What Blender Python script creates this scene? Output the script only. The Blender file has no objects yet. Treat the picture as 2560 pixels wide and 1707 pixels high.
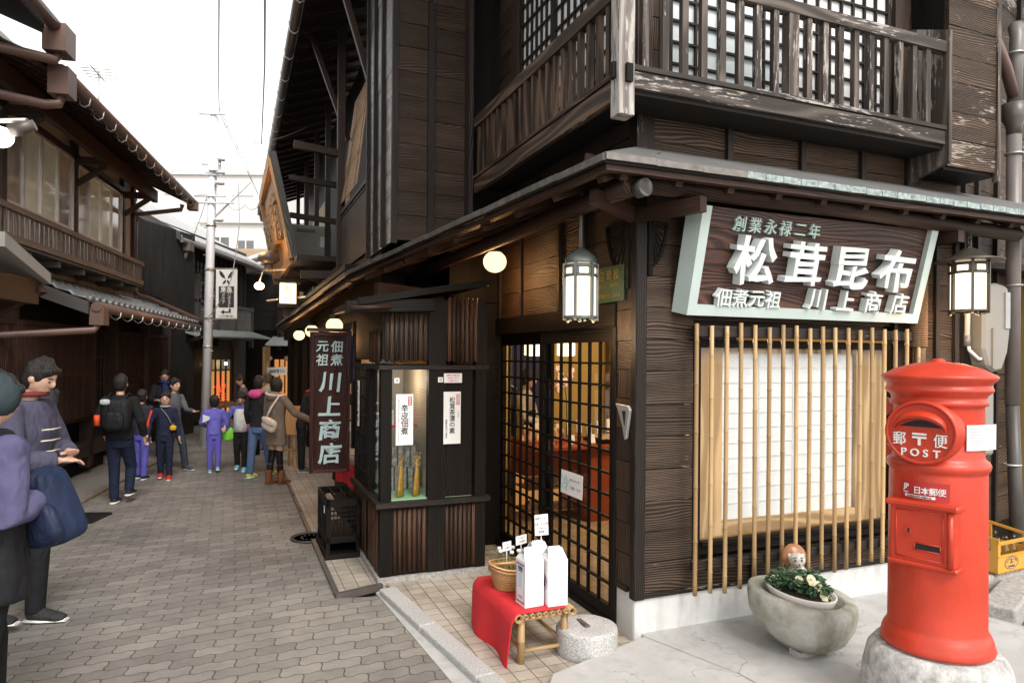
import bpy, math, random
from mathutils import Vector, Matrix, noise as mnoise
random.seed(7)
PI = math.pi
C = bpy.context.scene.collection
V = Vector
def fr(ox, oy, deg):
    return Matrix.Translation((ox, oy, 0)) @ Matrix.Rotation(math.radians(deg), 4, 'Z')
R = fr(.768, 4.2, 22.3)      # corner shop: x right along its front wall, y away along the lane
L = fr(-6.4, 10.8, 13.2)     # house across the lane: x towards the lane, y away
W = Matrix.Identity(4)
def rn(a, b): return random.uniform(a, b)

class MB:
    def __init__(s): s.v = []; s.f = []; s.uv = []; s.r = []; s.sm = []; s.pr = []
    def face(s, idx, uvs, r, sm=False): s.f.append(idx); s.uv.append(uvs); s.r.append(r); s.sm.append(sm)
    def obox(s, c, ax, ay, az, r=None):
        """box from centre and three half-axis vectors; grain runs along the longest"""
        s.pr.append((len(s.v), len(s.f))); c = V(c); A = [V(ax), V(ay), V(az)]
        if A[0].cross(A[1]).dot(A[2]) < 0: A[1] = -A[1]
        r = random.random() if r is None else r
        Ls = [a.length for a in A]; g = Ls.index(max(Ls)); i0 = len(s.v)
        S = [(-1,-1,-1),(1,-1,-1),(1,1,-1),(-1,1,-1),(-1,-1,1),(1,-1,1),(1,1,1),(-1,1,1)]
        for q in S: s.v.append(c + A[0]*q[0] + A[1]*q[1] + A[2]*q[2])
        F = [((0,3,2,1),2),((4,5,6,7),2),((0,1,5,4),1),((1,2,6,5),0),((2,3,7,6),1),((3,0,4,7),0)]
        for idx, n in F:
            t = [k for k in range(3) if k != n]
            if g in t: u = g; w = [k for k in t if k != g][0]
            else: u, w = t
            s.face(tuple(i0+k for k in idx), [(S[k][u]*Ls[u], S[k][w]*Ls[w] + n*.37) for k in idx], r)
        return s
    def box(s, x0, x1, y0, y1, z0, z1, r=None):
        return s.obox(((x0+x1)/2,(y0+y1)/2,(z0+z1)/2), (abs(x1-x0)/2,0,0), (0,abs(y1-y0)/2,0), (0,0,abs(z1-z0)/2), r)
    def beam(s, a, b, w, h, up=(0,0,1), r=None):
        a = V(a); b = V(b); d = b-a; u = V(up); sd = d.cross(u).normalized(); u2 = sd.cross(d).normalized()
        return s.obox((a+b)/2, d/2, sd*w/2, u2*h/2, r)
    def tube(s, pts, rad, n=10, caps=True, closed=False, flat=None):
        s.pr.append((len(s.v), len(s.f))); pts = [V(p) for p in pts]; m = len(pts); r = random.random()
        if not isinstance(rad, (list, tuple)): rad = [rad]*m
        i0 = len(s.v); ln = 0; prev = None; lens = []
        for i, p in enumerate(pts):
            t = (pts[(i+1) % m]-pts[i-1]) if closed else (pts[min(i+1, m-1)]-pts[max(i-1, 0)])
            t = t.normalized() if t.length > 1e-9 else V((0,0,1))
            if prev is None:
                u = t.orthogonal().normalized()
                if flat: u = V(flat) - t*t.dot(V(flat)); u.normalize()
            else:
                u = prev - t*t.dot(prev); u = u.normalized() if u.length > 1e-6 else t.orthogonal().normalized()
            prev = u; w = t.cross(u)
            if i: ln += (pts[i]-pts[i-1]).length
            lens.append(ln); rr = rad[i]; ra, rb = rr if isinstance(rr, tuple) else (rr, rr)
            for k in range(n):
                a = 2*PI*k/n; s.v.append(p + u*(ra*math.cos(a)) + w*(rb*math.sin(a)))
        mm = m if closed else m-1
        for i in range(mm):
            j = (i+1) % m
            for k in range(n):
                k2 = (k+1) % n; r0 = rad[i][0] if isinstance(rad[i], tuple) else rad[i]
                q = 2*PI*max(r0,.004)/n
                s.face((i0+i*n+k, i0+i*n+k2, i0+j*n+k2, i0+j*n+k), [(lens[i], k*q), (lens[i], (k+1)*q), (lens[i]+(pts[j]-pts[i]).length, (k+1)*q), (lens[i]+(pts[j]-pts[i]).length, k*q)], r, True)
        if caps and not closed:
            s.face(tuple(i0+k for k in range(n))[::-1], [(.01*math.cos(k), .01*math.sin(k)) for k in range(n)], r)
            s.face(tuple(i0+(m-1)*n+k for k in range(n)), [(.01*math.cos(k), .01*math.sin(k)) for k in range(n)], r)
        return s
    def lathe(s, prof, c=(0,0,0), n=32, sx=1, sy=1, a0=0):
        s.pr.append((len(s.v), len(s.f))); c = V(c); i0 = len(s.v); m = len(prof); r = random.random(); ln = 0
        for i, (q, z) in enumerate(prof):
            for k in range(n):
                a = 2*PI*k/n + a0; s.v.append(c + V((q*sx*math.cos(a), q*sy*math.sin(a), z)))
        for i in range(m-1):
            d = math.hypot(prof[i+1][0]-prof[i][0], prof[i+1][1]-prof[i][1])
            for k in range(n):
                k2 = (k+1) % n
                s.face((i0+i*n+k, i0+i*n+k2, i0+(i+1)*n+k2, i0+(i+1)*n+k), [(k/n, ln), ((k+1)/n, ln), ((k+1)/n, ln+d), (k/n, ln+d)], r, True)
            ln += d
        if prof[0][0] > 1e-5: s.face(tuple(i0+k for k in range(n))[::-1], [(0,0)]*n, r)
        if prof[-1][0] > 1e-5: s.face(tuple(i0+(m-1)*n+k for k in range(n)), [(0,0)]*n, r)
        return s
    def sph(s, c, rx, ry=None, rz=None, n=16, m=10, mat=None):
        s.pr.append((len(s.v), len(s.f))); ry = ry or rx; rz = rz or rx; c = V(c); i0 = len(s.v); r = random.random()
        for i in range(m+1):
            th = PI*i/m
            for k in range(n):
                a = 2*PI*k/n; d = V((rx*math.sin(th)*math.cos(a), ry*math.sin(th)*math.sin(a), -rz*math.cos(th)))
                s.v.append(c + (mat @ d if mat else d))
        for i in range(m):
            for k in range(n):
                k2 = (k+1) % n
                s.face((i0+i*n+k, i0+i*n+k2, i0+(i+1)*n+k2, i0+(i+1)*n+k), [(k/n,i/m),((k+1)/n,i/m),((k+1)/n,(i+1)/m),(k/n,(i+1)/m)], r, True)
        return s
    def prism(s, pts, off, r=None):
        """planar outline pts (3D) pushed along off"""
        s.pr.append((len(s.v), len(s.f))); pts = [V(p) for p in pts]; off = V(off); n = len(pts); i0 = len(s.v); r = random.random() if r is None else r
        nrm = V((0,0,0))
        for i in range(n): nrm += pts[i].cross(pts[(i+1) % n])
        if nrm.dot(off) > 0: pts = pts[::-1]
        nrm.normalize(); e = (pts[1]-pts[0]).normalized(); e2 = nrm.cross(e)
        for p in pts: s.v.append(p)
        for p in pts: s.v.append(p+off)
        uv = [((p-pts[0]).dot(e), (p-pts[0]).dot(e2)) for p in pts]
        s.face(tuple(range(i0, i0+n)), uv, r)
        s.face(tuple(range(i0+2*n-1, i0+n-1, -1)), uv[::-1], r)
        for k in range(n):
            k2 = (k+1) % n; d = (pts[k2]-pts[k]).length; o = off.length
            s.face((i0+k, i0+n+k, i0+n+k2, i0+k2), [(0,0),(0,o),(d,o),(d,0)], r)
        return s
    def grid(s, fn, nu, nv, sm=True, su=1, sv=1):
        s.pr.append((len(s.v), len(s.f))); i0 = len(s.v); r = random.random()
        for j in range(nv+1):
            for i in range(nu+1): s.v.append(V(fn(i/nu, j/nv)))
        for j in range(nv):
            for i in range(nu):
                a = i0+j*(nu+1)+i
                s.face((a, a+1, a+nu+2, a+nu+1), [(i/nu*su,j/nv*sv),((i+1)/nu*su,j/nv*sv),((i+1)/nu*su,(j+1)/nv*sv),(i/nu*su,(j+1)/nv*sv)], r, sm)
        return s
    def add_mesh(s, me, M):
        i0 = len(s.v)
        for v in me.vertices: s.v.append(M @ v.co)
        for p in me.polygons: s.face(tuple(i0+k for k in p.vertices), [(0,0)]*len(p.vertices), .5)
        return s
    def split(s):
        out = []; P_ = s.pr + [(len(s.v), len(s.f))]
        for (v0, f0), (v1, f1) in zip(P_, P_[1:]):
            m = MB(); m.v = s.v[v0:v1]; m.f = [tuple(i-v0 for i in f) for f in s.f[f0:f1]]; m.uv = s.uv[f0:f1]; m.r = s.r[f0:f1]; m.sm = s.sm[f0:f1]; out.append(m)
        return out
    def jitter(s, amp, sc, seed=0):
        for i, v in enumerate(s.v):
            n = mnoise.noise_vector(v*sc + V((seed, seed*.7, 0))); s.v[i] = v + n*amp
        return s
    def build(s, name, mat, parent=None, base=None, frame=None):
        if parent is not None and base is None: base = parent.get('_b', (0,0,0))
        b = V(base) if base is not None else V((0,0,0))
        me = bpy.data.meshes.new(name)
        me.from_pydata([v-b for v in s.v], [], s.f)
        ul = me.uv_layers.new(name='UVMap'); k = 0; buf = []
        for u in s.uv:
            for a in u: buf.extend(a)
        ul.data.foreach_set('uv', buf)
        at = me.attributes.new('rnd', 'FLOAT', 'FACE'); at.data.foreach_set('value', s.r)
        me.polygons.foreach_set('use_smooth', s.sm)
        me.materials.append(mat); me.update()
        o = bpy.data.objects.new(name, me); C.objects.link(o)
        if parent is not None: o.parent = parent
        else: o.matrix_world = (frame or W) @ Matrix.Translation(b)
        return o

BASES = {}
EACH = {k: k for k in 'batten apron_batten upper_post inner_wall cross_rail bracket_beam eaves_strut bay_post log_beam shutter_box_batten light_frame_piece sill_beam gallery_plaster storage_box_core shutter_box_core back_wall wedge display_pane leg rung support_post bolt wall_bracket roof_tile pane_piece curtain_crest lattice_post'.split()}
EACH.update({'near_edge':'near_edge','eaves_tile':'eaves_tile','closing_wall':'closing_wall','display_bay':'display_bay','rain_hopper':'rain_hopper','downpipe':'downpipe','upper_downpipe':'downpipe','bay_sill':'bay_sill','joist_row':'joist','hoops':'hoop','ribs':'rib','feet':'foot','shelves':'shelf','eyes':'eye','eyebrows':'eyebrow','footing_stones':'footing_stone','fittings':'fitting','upper_timber':'timber','timber_frame':'timber','base_stone':'base_stone','pale_panel':'pale_panel','hinge':'hinge','parapet':'parapet','price_cards':'price_card','roof':'roof','gutter':'gutter','bottom_rail':'bottom_rail','top_rail':'top_rail','cuffs':'cuff','upper_siding':'upper_siding','bay_kerb':'bay_kerb','gallery_wall':'gallery_wall','bench_board':'bench_board','cane':'cane'})
EACH.update(rafters='rafter', awning_rafters='awning_rafter', gutter_brackets='gutter_bracket', shop_front_posts='shop_front_post', gallery_frame='gallery_timber', gallery_window_bars='window_bar', legs='leg', brackets='bracket', posts='post', balusters='baluster', straps='strap', bottles='bottle', tiles_small='tile', crossarms='crossarm', noren_panels='cloth_panel')
def tag(o, label=None, cat=None, group=None, kind=None):
    if label: o['label'] = label
    if cat: o['category'] = cat
    if group: o['group'] = group
    if kind: o['kind'] = kind
    return o
def thing(name, label, cat, frame=W, base=(0,0,0), group=None):
    o = bpy.data.objects.new(name, None); C.objects.link(o); o.empty_display_size = .1
    o.matrix_world = frame @ Matrix.Translation(base)
    BASES[o.name] = V(base)
    return tag(o, label, cat, group)
def part(mb, name, mat, root, label=None, sub=None, bevel=0):
    """mb is in the frame of root; sub = parent part when this is a sub-part"""
    if name in EACH and len(mb.pr) > 1:
        for q in mb.split(): o = part(q, EACH[name], mat, root, label, sub, bevel)
        return o
    o = mb.build(name, mat, sub or root, base=BASES[root.name])
    if label: o['label'] = label
    if bevel:
        m = o.modifiers.new('b', 'BEVEL'); m.width = bevel; m.segments = 1; m.limit_method = 'ANGLE'; m.angle_limit = .7; m.harden_normals = False
    return o
def single(mb, name, mat, label, cat, frame=W, base=(0,0,0), group=None, bevel=0):
    o = mb.build(name, mat, None, base, frame); tag(o, label, cat, group)
    if bevel:
        m = o.modifiers.new('b', 'BEVEL'); m.width = bevel; m.segments = 2; m.limit_method = 'ANGLE'
    return o
def struct(mb, name, mat, frame=W):
    o = mb.build(name, mat, None, None, frame); o['kind'] = 'structure'; return o
def dup(root, M, label=None, group=None, name=None):
    r = root.copy(); C.objects.link(r); r.matrix_world = M
    if label: r['label'] = label
    if group: r['group'] = group
    for ch in root.children:
        c = ch.copy(); C.objects.link(c); c.parent = r
        for g in ch.children:
            d = g.copy(); C.objects.link(d); d.parent = c
    return r

_tc = {}
def tmesh(s, ext=.0, off=0.0):
    k = (s, ext, off)
    if k in _tc: return _tc[k]
    c = bpy.data.curves.new('t', 'FONT'); c.body = s; c.align_x = 'CENTER'; c.align_y = 'CENTER'
    c.extrude = ext; c.offset = off; c.resolution_u = 3
    o = bpy.data.objects.new('t', c); C.objects.link(o); bpy.context.view_layer.update()
    me = bpy.data.meshes.new_from_object(o.evaluated_get(bpy.context.evaluated_depsgraph_get()))
    bpy.data.objects.remove(o); _tc[k] = me
    xs = [v.co.x for v in me.vertices] or [0]; ys = [v.co.y for v in me.vertices] or [0]
    cx = (min(xs)+max(xs))/2; cy = (min(ys)+max(ys))/2
    for v in me.vertices: v.co.x -= cx; v.co.y -= cy
    return me
def txt(mb, s, c, right, up, size, ext=.001, off=0.0, wide=1.0, shear=0.0, brush=0.0, seed=0):
    """one string centred at c; right/up unit vectors in frame; size = em height"""
    me = tmesh(s, max(ext/size, .001), off)
    r = V(right).normalized(); u = V(up).normalized(); n = r.cross(u)
    i0 = len(mb.v)
    M = Matrix(((r.x*size*wide, u.x*size + r.x*size*shear, n.x*size, c[0]),
                (r.y*size*wide, u.y*size + r.y*size*shear, n.y*size, c[1]),
                (r.z*size*wide, u.z*size + r.z*size*shear, n.z*size, c[2]), (0,0,0,1)))
    if brush:
        m2 = me.copy()
        for v in m2.vertices:
            nv = mnoise.noise_vector(V((v.co.x*3.1+seed*5.3, v.co.y*3.1, seed)))
            nf = mnoise.noise_vector(V((v.co.x*11+seed*5.3, v.co.y*11, seed+9)))
            v.co.x += (nv.x*1.0 + nf.x*.35)*brush; v.co.y += (nv.y*1.0 + nf.y*.35)*brush
        me = m2
    mb.add_mesh(me, M); return mb
def vtxt(mb, s, c, right, up, size, pitch=1.0, **k):
    n = len(s); u = V(up).normalized()
    for i, ch in enumerate(s):
        if ch != ' ': txt(mb, ch, V(c) + u*((n-1)/2-i)*size*pitch, right, up, size, seed=i+1, **k)
    return mb
def htxt(mb, s, c, right, up, size, pitch=1.0, **k):
    n = len(s); r = V(right).normalized()
    for i, ch in enumerate(s):
        if ch != ' ': txt(mb, ch, V(c) - r*((n-1)/2-i)*size*pitch, right, up, size, seed=i+1, **k)
    return mb

# ---------------------------------------------------------------- materials
def new(name):
    m = bpy.data.materials.new(name); m.use_nodes = True; nt = m.node_tree; nt.nodes.clear()
    return m, nt
class N:
    def __init__(s, nt): s.nt = nt
    def __call__(s, t, **k):
        n = s.nt.nodes.new(t); ins = k.pop('i', {})
        for a, b in k.items(): setattr(n, a, b)
        for a, b in ins.items():
            sk = n.inputs[a]
            if hasattr(b, 'is_output'): s.nt.links.new(b, sk)
            else: sk.default_value = b
        return n
    def m(s, op, a, b=0.0, c=0.0, clamp=False):
        n = s.nt.nodes.new('ShaderNodeMath'); n.operation = op; n.use_clamp = clamp
        for i, x in enumerate((a, b, c)):
            if hasattr(x, 'is_output'): s.nt.links.new(x, n.inputs[i])
            else: n.inputs[i].default_value = x
        return n.outputs[0]
    def mix(s, f, a, b, blend='MIX'):
        n = s.nt.nodes.new('ShaderNodeMix'); n.data_type = 'RGBA'; n.blend_type = blend
        for i, x in ((0, f), (6, a), (7, b)):
            if hasattr(x, 'is_output'): s.nt.links.new(x, n.inputs[i])
            else: n.inputs[i].default_value = x if i == 0 else (tuple(x)+(1,) if len(x) == 3 else x)
        return n.outputs[2]
    def ramp(s, f, stops):
        n = s.nt.nodes.new('ShaderNodeValToRGB'); e = n.color_ramp.elements
        while len(e) < len(stops): e.new(.5)
        for k, (p, c) in enumerate(stops):
            e[k].position = p; e[k].color = tuple(c)+(1,) if not isinstance(c, (int, float)) else (c, c, c, 1)
        s.nt.links.new(f, n.inputs[0]); return n.outputs[0]
    def comb(s, x, y, z=0.0):
        n = s.nt.nodes.new('ShaderNodeCombineXYZ')
        for i, v in enumerate((x, y, z)):
            if hasattr(v, 'is_output'): s.nt.links.new(v, n.inputs[i])
            else: n.inputs[i].default_value = v
        return n.outputs[0]
    def noise(s, vec, sc, det=3, rough=.55, dist=0):
        return s('ShaderNodeTexNoise', i={'Vector': vec, 'Scale': sc, 'Detail': det, 'Roughness': rough, 'Distortion': dist}).outputs[0]
def finish(nt, n, col, rough, bump=None, bs=.3, bd=.01, metal=0.0, spec=.5, coat=0.0, trans=0.0, sss=0.0):
    b = n('ShaderNodeBsdfPrincipled', i={'Metallic': metal, 'Specular IOR Level': spec, 'Coat Weight': coat})
    for k, v in (('Base Color', col), ('Roughness', rough)):
        if hasattr(v, 'is_output'): nt.links.new(v, b.inputs[k])
        else: b.inputs[k].default_value = (tuple(v)+(1,)) if k == 'Base Color' else v
    if bump is not None:
        bn = n('ShaderNodeBump', i={'Strength': bs, 'Distance': bd, 'Height': bump}); nt.links.new(bn.outputs[0], b.inputs['Normal'])
    o = n('ShaderNodeOutputMaterial'); nt.links.new(b.outputs[0], o.inputs[0]); return b

def wood(name, dark, light, rough=.55, weather=0.0, wcol=(.42,.39,.36), relief=.5, fig=1.0, spec=.22, var=.25):
    m, nt = new(name); n = N(nt)
    uv = n('ShaderNodeUVMap', uv_map='UVMap').outputs[0]; sp = n('ShaderNodeSeparateXYZ', i={0: uv})
    rd = n('ShaderNodeAttribute', attribute_name='rnd').outputs['Fac']
    u = n.m('ADD', sp.outputs[0], n.m('MULTIPLY', rd, 37.3)); v = n.m('ADD', sp.outputs[1], n.m('MULTIPLY', rd, 11.7))
    # cathedral figure: growth rings cut by a low-frequency bend of the board
    bend = n.noise(n.comb(n.m('MULTIPLY', u, 1.1), n.m('MULTIPLY', v, 5.0)), 1.0, 1.0, .3)
    ring = n.m('ADD', n.m('MULTIPLY', v, 150.0*fig), n.m('MULTIPLY', bend, 24.0*min(1.0, fig*2)))
    sn = n.m('SINE', n.m('MULTIPLY', ring, 6.28/2.0)); ringv = n.m('POWER', n.m('MULTIPLY_ADD', sn, .5, .5), 1.4)
    fine = n.noise(n.comb(n.m('MULTIPLY', u, 3.0), n.m('MULTIPLY', v, 160.0)), 1.0, 4, .6)
    mid = n.noise(n.comb(n.m('MULTIPLY', u, 1.1), n.m('MULTIPLY', v, 9.0)), 1.0, 3, .6)
    g = n.m('ADD', n.m('MULTIPLY', ringv, .5), n.m('MULTIPLY', fine, .5))
    g2 = n.m('ADD', n.m('MULTIPLY', g, .7), n.m('MULTIPLY', mid, .5))
    col = n.ramp(g2, [(.30, dark), (.58, tuple(a*.5+b*.42 for a, b in zip(dark, light))), (.80, tuple(x*1.25 for x in light))])
    hv = n.m('MULTIPLY_ADD', rd, var*2, 1-var)
    col = n.mix(1.0, col, n.comb(hv, hv, hv), 'MULTIPLY')
    if weather > 0:
        w1 = n.noise(n.comb(n.m('MULTIPLY', u, 9.0), n.m('MULTIPLY', v, 60.0)), 1.0, 5, .65)
        w2 = n.noise(n.comb(n.m('MULTIPLY', u, 1.2), n.m('MULTIPLY', v, 4.0), 3.3), 1.0, 3, .5)
        w = n.m('ADD', n.m('MULTIPLY', w1, .55), n.m('MULTIPLY', w2, .6))
        t = .80-.28*weather
        wm = n.ramp(w, [(t, 0.0), (t+.045, 1.0)])
        col = n.mix(wm, col, wcol)
    finish(nt, n, col, rough, n.m('ADD', n.m('MULTIPLY', ringv, .5), fine), relief, .006, spec=spec)
    return m
def plain(name, col, rough=.6, metal=0.0, var=.15, sc=6.0, bump=0.0, bsc=40.0, spec=.5, coat=0.0, col2=None, sharp=False, dirt=0.0, crack=0.0):
    m, nt = new(name); n = N(nt)
    tc = n('ShaderNodeTexCoord').outputs['Object']
    a = n.noise(tc, sc, 5, .6); c2 = col2 or tuple(x*(1-var) for x in col); c1 = tuple(min(1, x*(1+var*.5)) for x in col)
    cc = n.ramp(a, [(.45, c2), (.55, c1)] if sharp else [(.3, c2), (.7, c1)])
    if dirt:
        d = n.noise(tc, 2.3, 6, .7); cc = n.mix(n.ramp(d, [(.48, 0.0), (.72, dirt)]), cc, (.12,.11,.09))
    if crack:
        wv = n('ShaderNodeVectorMath', operation='ADD', i={0: tc, 1: n('ShaderNodeTexNoise', i={'Vector': tc, 'Scale': 3.0, 'Detail': 4}).outputs[1]}).outputs[0]
        vo = n('ShaderNodeTexVoronoi', feature='DISTANCE_TO_EDGE', i={'Vector': wv, 'Scale': 1.1}).outputs[0]
        ck = n.m('MULTIPLY', n.ramp(vo, [(.0, 1.0), (.007, 0.0)]), n.ramp(n.noise(tc, 1.1, 3), [(.48, 0.0), (.58, crack)])); cc = n.mix(ck, cc, (.10,.095,.085))
        st = n.noise(n('ShaderNodeMapping', i={'Vector': tc, 'Scale': (9,9,.8)}).outputs[0], 1.0, 4, .6); cc = n.mix(n.ramp(st, [(.50, 0.0), (.75, .35)]), cc, (.23,.22,.20))
    b = n.noise(tc, bsc, 4, .6) if bump else None
    rr = n.m('MULTIPLY_ADD', a, .15, rough-.07)
    finish(nt, n, cc, rr, b, bump, .01, metal, spec, coat); return m
def emit(name, col, st):
    m, nt = new(name); n = N(nt)
    e = n('ShaderNodeEmission', i={'Color': tuple(col)+(1,), 'Strength': st}); o = n('ShaderNodeOutputMaterial'); nt.links.new(e.outputs[0], o.inputs[0]); return m
def glass(name, tint=(1,1,1), refl=1.0):
    m, nt = new(name); n = N(nt)
    geo = n('ShaderNodeNewGeometry'); f = n('ShaderNodeFresnel', i={'IOR': 1.45}); fb = n.m('SUBTRACT', 1.0, geo.outputs['Backfacing']); t = n('ShaderNodeBsdfTransparent', i={'Color': tuple(tint)+(1,)})
    g = n('ShaderNodeBsdfGlossy', i={'Roughness': .02, 'Color': (.95,.97,1,1)})
    mx = n('ShaderNodeMixShader', i={0: n.m('MULTIPLY', n.m('MULTIPLY', f.outputs[0], refl, clamp=True), fb), 1: t.outputs[0], 2: g.outputs[0]})
    o = n('ShaderNodeOutputMaterial'); nt.links.new(mx.outputs[0], o.inputs[0]); return m

M = {}
M['siding'] = wood('charred siding', (.006,.0045,.0035), (.088,.056,.036), .5, .12, (.30,.24,.19), .9)
M['siding_worn'] = wood('worn siding', (.008,.006,.005), (.10,.062,.038), .55, .45, (.33,.28,.24), .9)
M['siding_mid'] = wood('lower siding', (.006,.0045,.0035), (.095,.062,.042), .5, .32, (.24,.165,.12), .8)
M['siding_street'] = wood('lane siding', (.007,.005,.004), (.075,.047,.032), .5, .05, (.25,.22,.2), .7, spec=.25)
M['post'] = wood('dark post', (.007,.0055,.005), (.034,.025,.02), .55, .28, (.22,.18,.15), .4)
M['black'] = wood('black joinery', (.004,.0035,.003), (.014,.011,.009), .55, 0, relief=.25, spec=.12)
M['beam'] = wood('eaves beam', (.013,.007,.005), (.06,.03,.02), .5, 0, relief=.3)
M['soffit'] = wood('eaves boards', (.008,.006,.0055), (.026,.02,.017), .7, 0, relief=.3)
M['rail'] = wood('balcony rail', (.035,.028,.024), (.105,.085,.072), .7, .55, (.36,.335,.31), .4, fig=.12)
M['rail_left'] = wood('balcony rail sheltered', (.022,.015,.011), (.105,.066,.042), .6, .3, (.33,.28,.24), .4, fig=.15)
M['newel'] = wood('bleached newel', (.10,.085,.075), (.30,.27,.245), .75, .85, (.45,.43,.41), .5, fig=.12)
M['signwood'] = wood('sign board', (.016,.007,.0055), (.075,.032,.022), .38, .08, (.3,.24,.2), .5, fig=.45, spec=.4)
M['plum'] = wood('carved plum board', (.02,.008,.007), (.07,.025,.02), .35, 0, relief=1.0)
M['bamboo'] = wood('bamboo cane', (.27,.165,.07), (.40,.265,.125), .42, 0, relief=.04, var=.10, fig=.02, spec=.4)
M['oldbamboo'] = wood('old bamboo strip', (.016,.009,.006), (.10,.05,.028), .45, .12, (.32,.25,.19), .5, var=.5)
M['framewood'] = wood('window frame wood', (.34,.20,.09), (.50,.33,.17), .5, 0, relief=.06, var=.1, fig=.12)
M['brown'] = wood('house brown wood', (.018,.012,.010), (.065,.044,.034), .55, .06, (.3,.26,.23), .3)
M['redbrown'] = wood('lattice wood', (.020,.011,.008), (.065,.033,.023), .55, 0, relief=.3)
M['greywood'] = wood('grey weathered wood', (.04,.036,.034), (.11,.10,.093), .7, .1, (.3,.28,.27), .4)
M['darkhouse'] = wood('dark house boards', (.012,.011,.011), (.038,.035,.034), .6, .05, (.12,.11,.1), .4)
M['tan'] = wood('tan boards', (.28,.19,.12), (.52,.39,.27), .6, 0, relief=.3)
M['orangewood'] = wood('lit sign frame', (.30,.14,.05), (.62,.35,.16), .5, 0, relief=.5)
M['red'] = plain('post red', (.49,.040,.015), .40, var=.20, sc=5, bump=.12, bsc=45, coat=.05, spec=.45, dirt=.0)
M['white_letter'] = plain('white enamel', (.78,.77,.74), .4, var=.06)
M['minty'] = plain('pale green paint', (.44,.52,.49), .45, var=.08, sc=5)
M['letter_pale'] = plain('pale sign letter', (.62,.67,.65), .45, var=.06)
M['balc'] = wood('balcony brown', (.05,.038,.032), (.17,.13,.108), .6, .05, (.3,.26,.23), .3)
M['jade'] = plain('jade letter', (.42,.54,.50), .5, var=.12)
M['celadon'] = plain('celadon letter', (.44,.56,.55), .5, var=.15, sc=9)
M['concrete'] = plain('pale concrete', (.43,.42,.405), .8, var=.14, sc=4, bump=.2, bsc=70, dirt=.28, crack=.8)
M['plaster'] = plain('plinth plaster', (.60,.60,.585), .75, var=.10, sc=3, bump=.12, bsc=30, dirt=.28, crack=.7)
M['granite'] = plain('granite', (.47,.46,.445), .8, var=.55, sc=120, bump=.5, bsc=90, dirt=.15)
M['oldstone'] = plain('mossy stone', (.36,.35,.325), .9, var=.5, sc=7, bump=.45, bsc=45, col2=(.19,.185,.12))
M['copper'] = plain('brown copper edge', (.17,.155,.14), .4, .55, var=.45, sc=14)
M['verdigris'] = plain('verdigris copper', (.30,.36,.34), .6, .1, var=.6, sc=40, col2=(.10,.13,.13))
M['tin'] = plain('tin roofing', (.16,.16,.155), .55, .3, var=.2, sc=5)
M['gutter'] = plain('dark gutter', (.10,.085,.075), .4, .1, var=.15)
M['pipebrown'] = plain('brown pipe', (.13,.078,.062), .4, var=.15)
M['pipegrey'] = plain('grey brown pipe', (.17,.15,.14), .4, var=.12)
M['hook'] = plain('galvanised', (.5,.49,.47), .4, .7, var=.1)
M['tile'] = plain('roof tile', (.16,.165,.17), .35, .1, var=.4, sc=16, spec=.7)
M['paper'] = plain('paper', (.80,.79,.77), .8, var=.04)
M['ink'] = plain('ink', (.03,.03,.035), .6)
M['vermilion'] = plain('vermilion ink', (.5,.05,.06), .6)
M['bluegrey_ink'] = plain('faded ink', (.25,.25,.27), .6)
M['redcloth'] = plain('red felt', (.58,.018,.025), .9, var=.1, sc=20, bump=.12, bsc=220)
M['wicker'] = wood('wicker', (.30,.15,.05), (.62,.38,.18), .5, 0, relief=.4, var=.3)
M['white_card'] = plain('white carton', (.80,.80,.80), .5, var=.02)
M['glass'] = glass('window glass', (.93,.95,.94), 1.3)
M['bottle'] = glass('bottle glass', (.86,.93,.90), 1.6)
M['iron'] = plain('black iron', (.02,.02,.02), .5, .4)
M['lampmetal'] = plain('lantern metal', (.20,.22,.21), .45, .5, var=.2, sc=12)
M['lampbrown'] = plain('lantern dark metal', (.10,.085,.07), .4, .6)
M['glow'] = emit('lantern glow', (1.0,.82,.58), .95)
M['glow2'] = emit('globe glow', (1.0,.66,.34), .95)
M['hot'] = emit('bulb', (1.0,.62,.25), 20)
M['neon'] = emit('red neon', (1.0,.04,.015), 1.3)
M['paperlamp'] = emit('paper lantern glow', (1.0,.74,.42), 1.6)
M['shopglow'] = emit('lit shop paper', (1.0,.42,.12), .26)
M['crate_y'] = plain('yellow crate plastic', (.62,.31,.045), .4, var=.08)
M['crate_b'] = plain('blue print', (.03,.06,.18), .5)
M['soil'] = plain('soil', (.045,.03,.022), 1, var=.6, sc=90, bump=1, bsc=90)
M['cream_pot'] = plain('cream pot', (.72,.68,.62), .35, var=.04)
M['leaf'] = plain('pansy leaf', (.055,.13,.055), .5, var=.4, sc=30)
M['petal'] = plain('pale petal', (.86,.82,.56), .6, var=.06)
M['petal_c'] = plain('petal centre', (.75,.52,.05), .6)
M['ceramic'] = plain('glazed white clay', (.58,.54,.49), .35, var=.3, sc=26, col2=(.27,.23,.20))
M['ceramic_dark'] = plain('glazed dark clay', (.10,.09,.08), .35)
M['straw'] = plain('glazed straw hat', (.30,.125,.045), .3, var=.25, sc=12)
M['meter'] = plain('meter grey', (.24,.225,.20), .45, var=.05)
M['white_pl'] = plain('white plastic', (.72,.72,.70), .4, var=.04)
M['green_pl'] = plain('green plate', (.014,.055,.024), .4)
M['gold'] = plain('gold letter', (.26,.18,.05), .4, .3)
M['blackpl'] = plain('black plastic', (.03,.028,.027), .45, var=.2)
M['curtain'] = plain('curtain', (.50,.56,.52), .8, var=.12, sc=2)
M['alu'] = plain('aluminium sash', (.55,.54,.52), .4, .5, var=.06)
M['stucco'] = plain('beige stucco', (.46,.42,.38), .85, var=.08, bump=.1)
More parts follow.
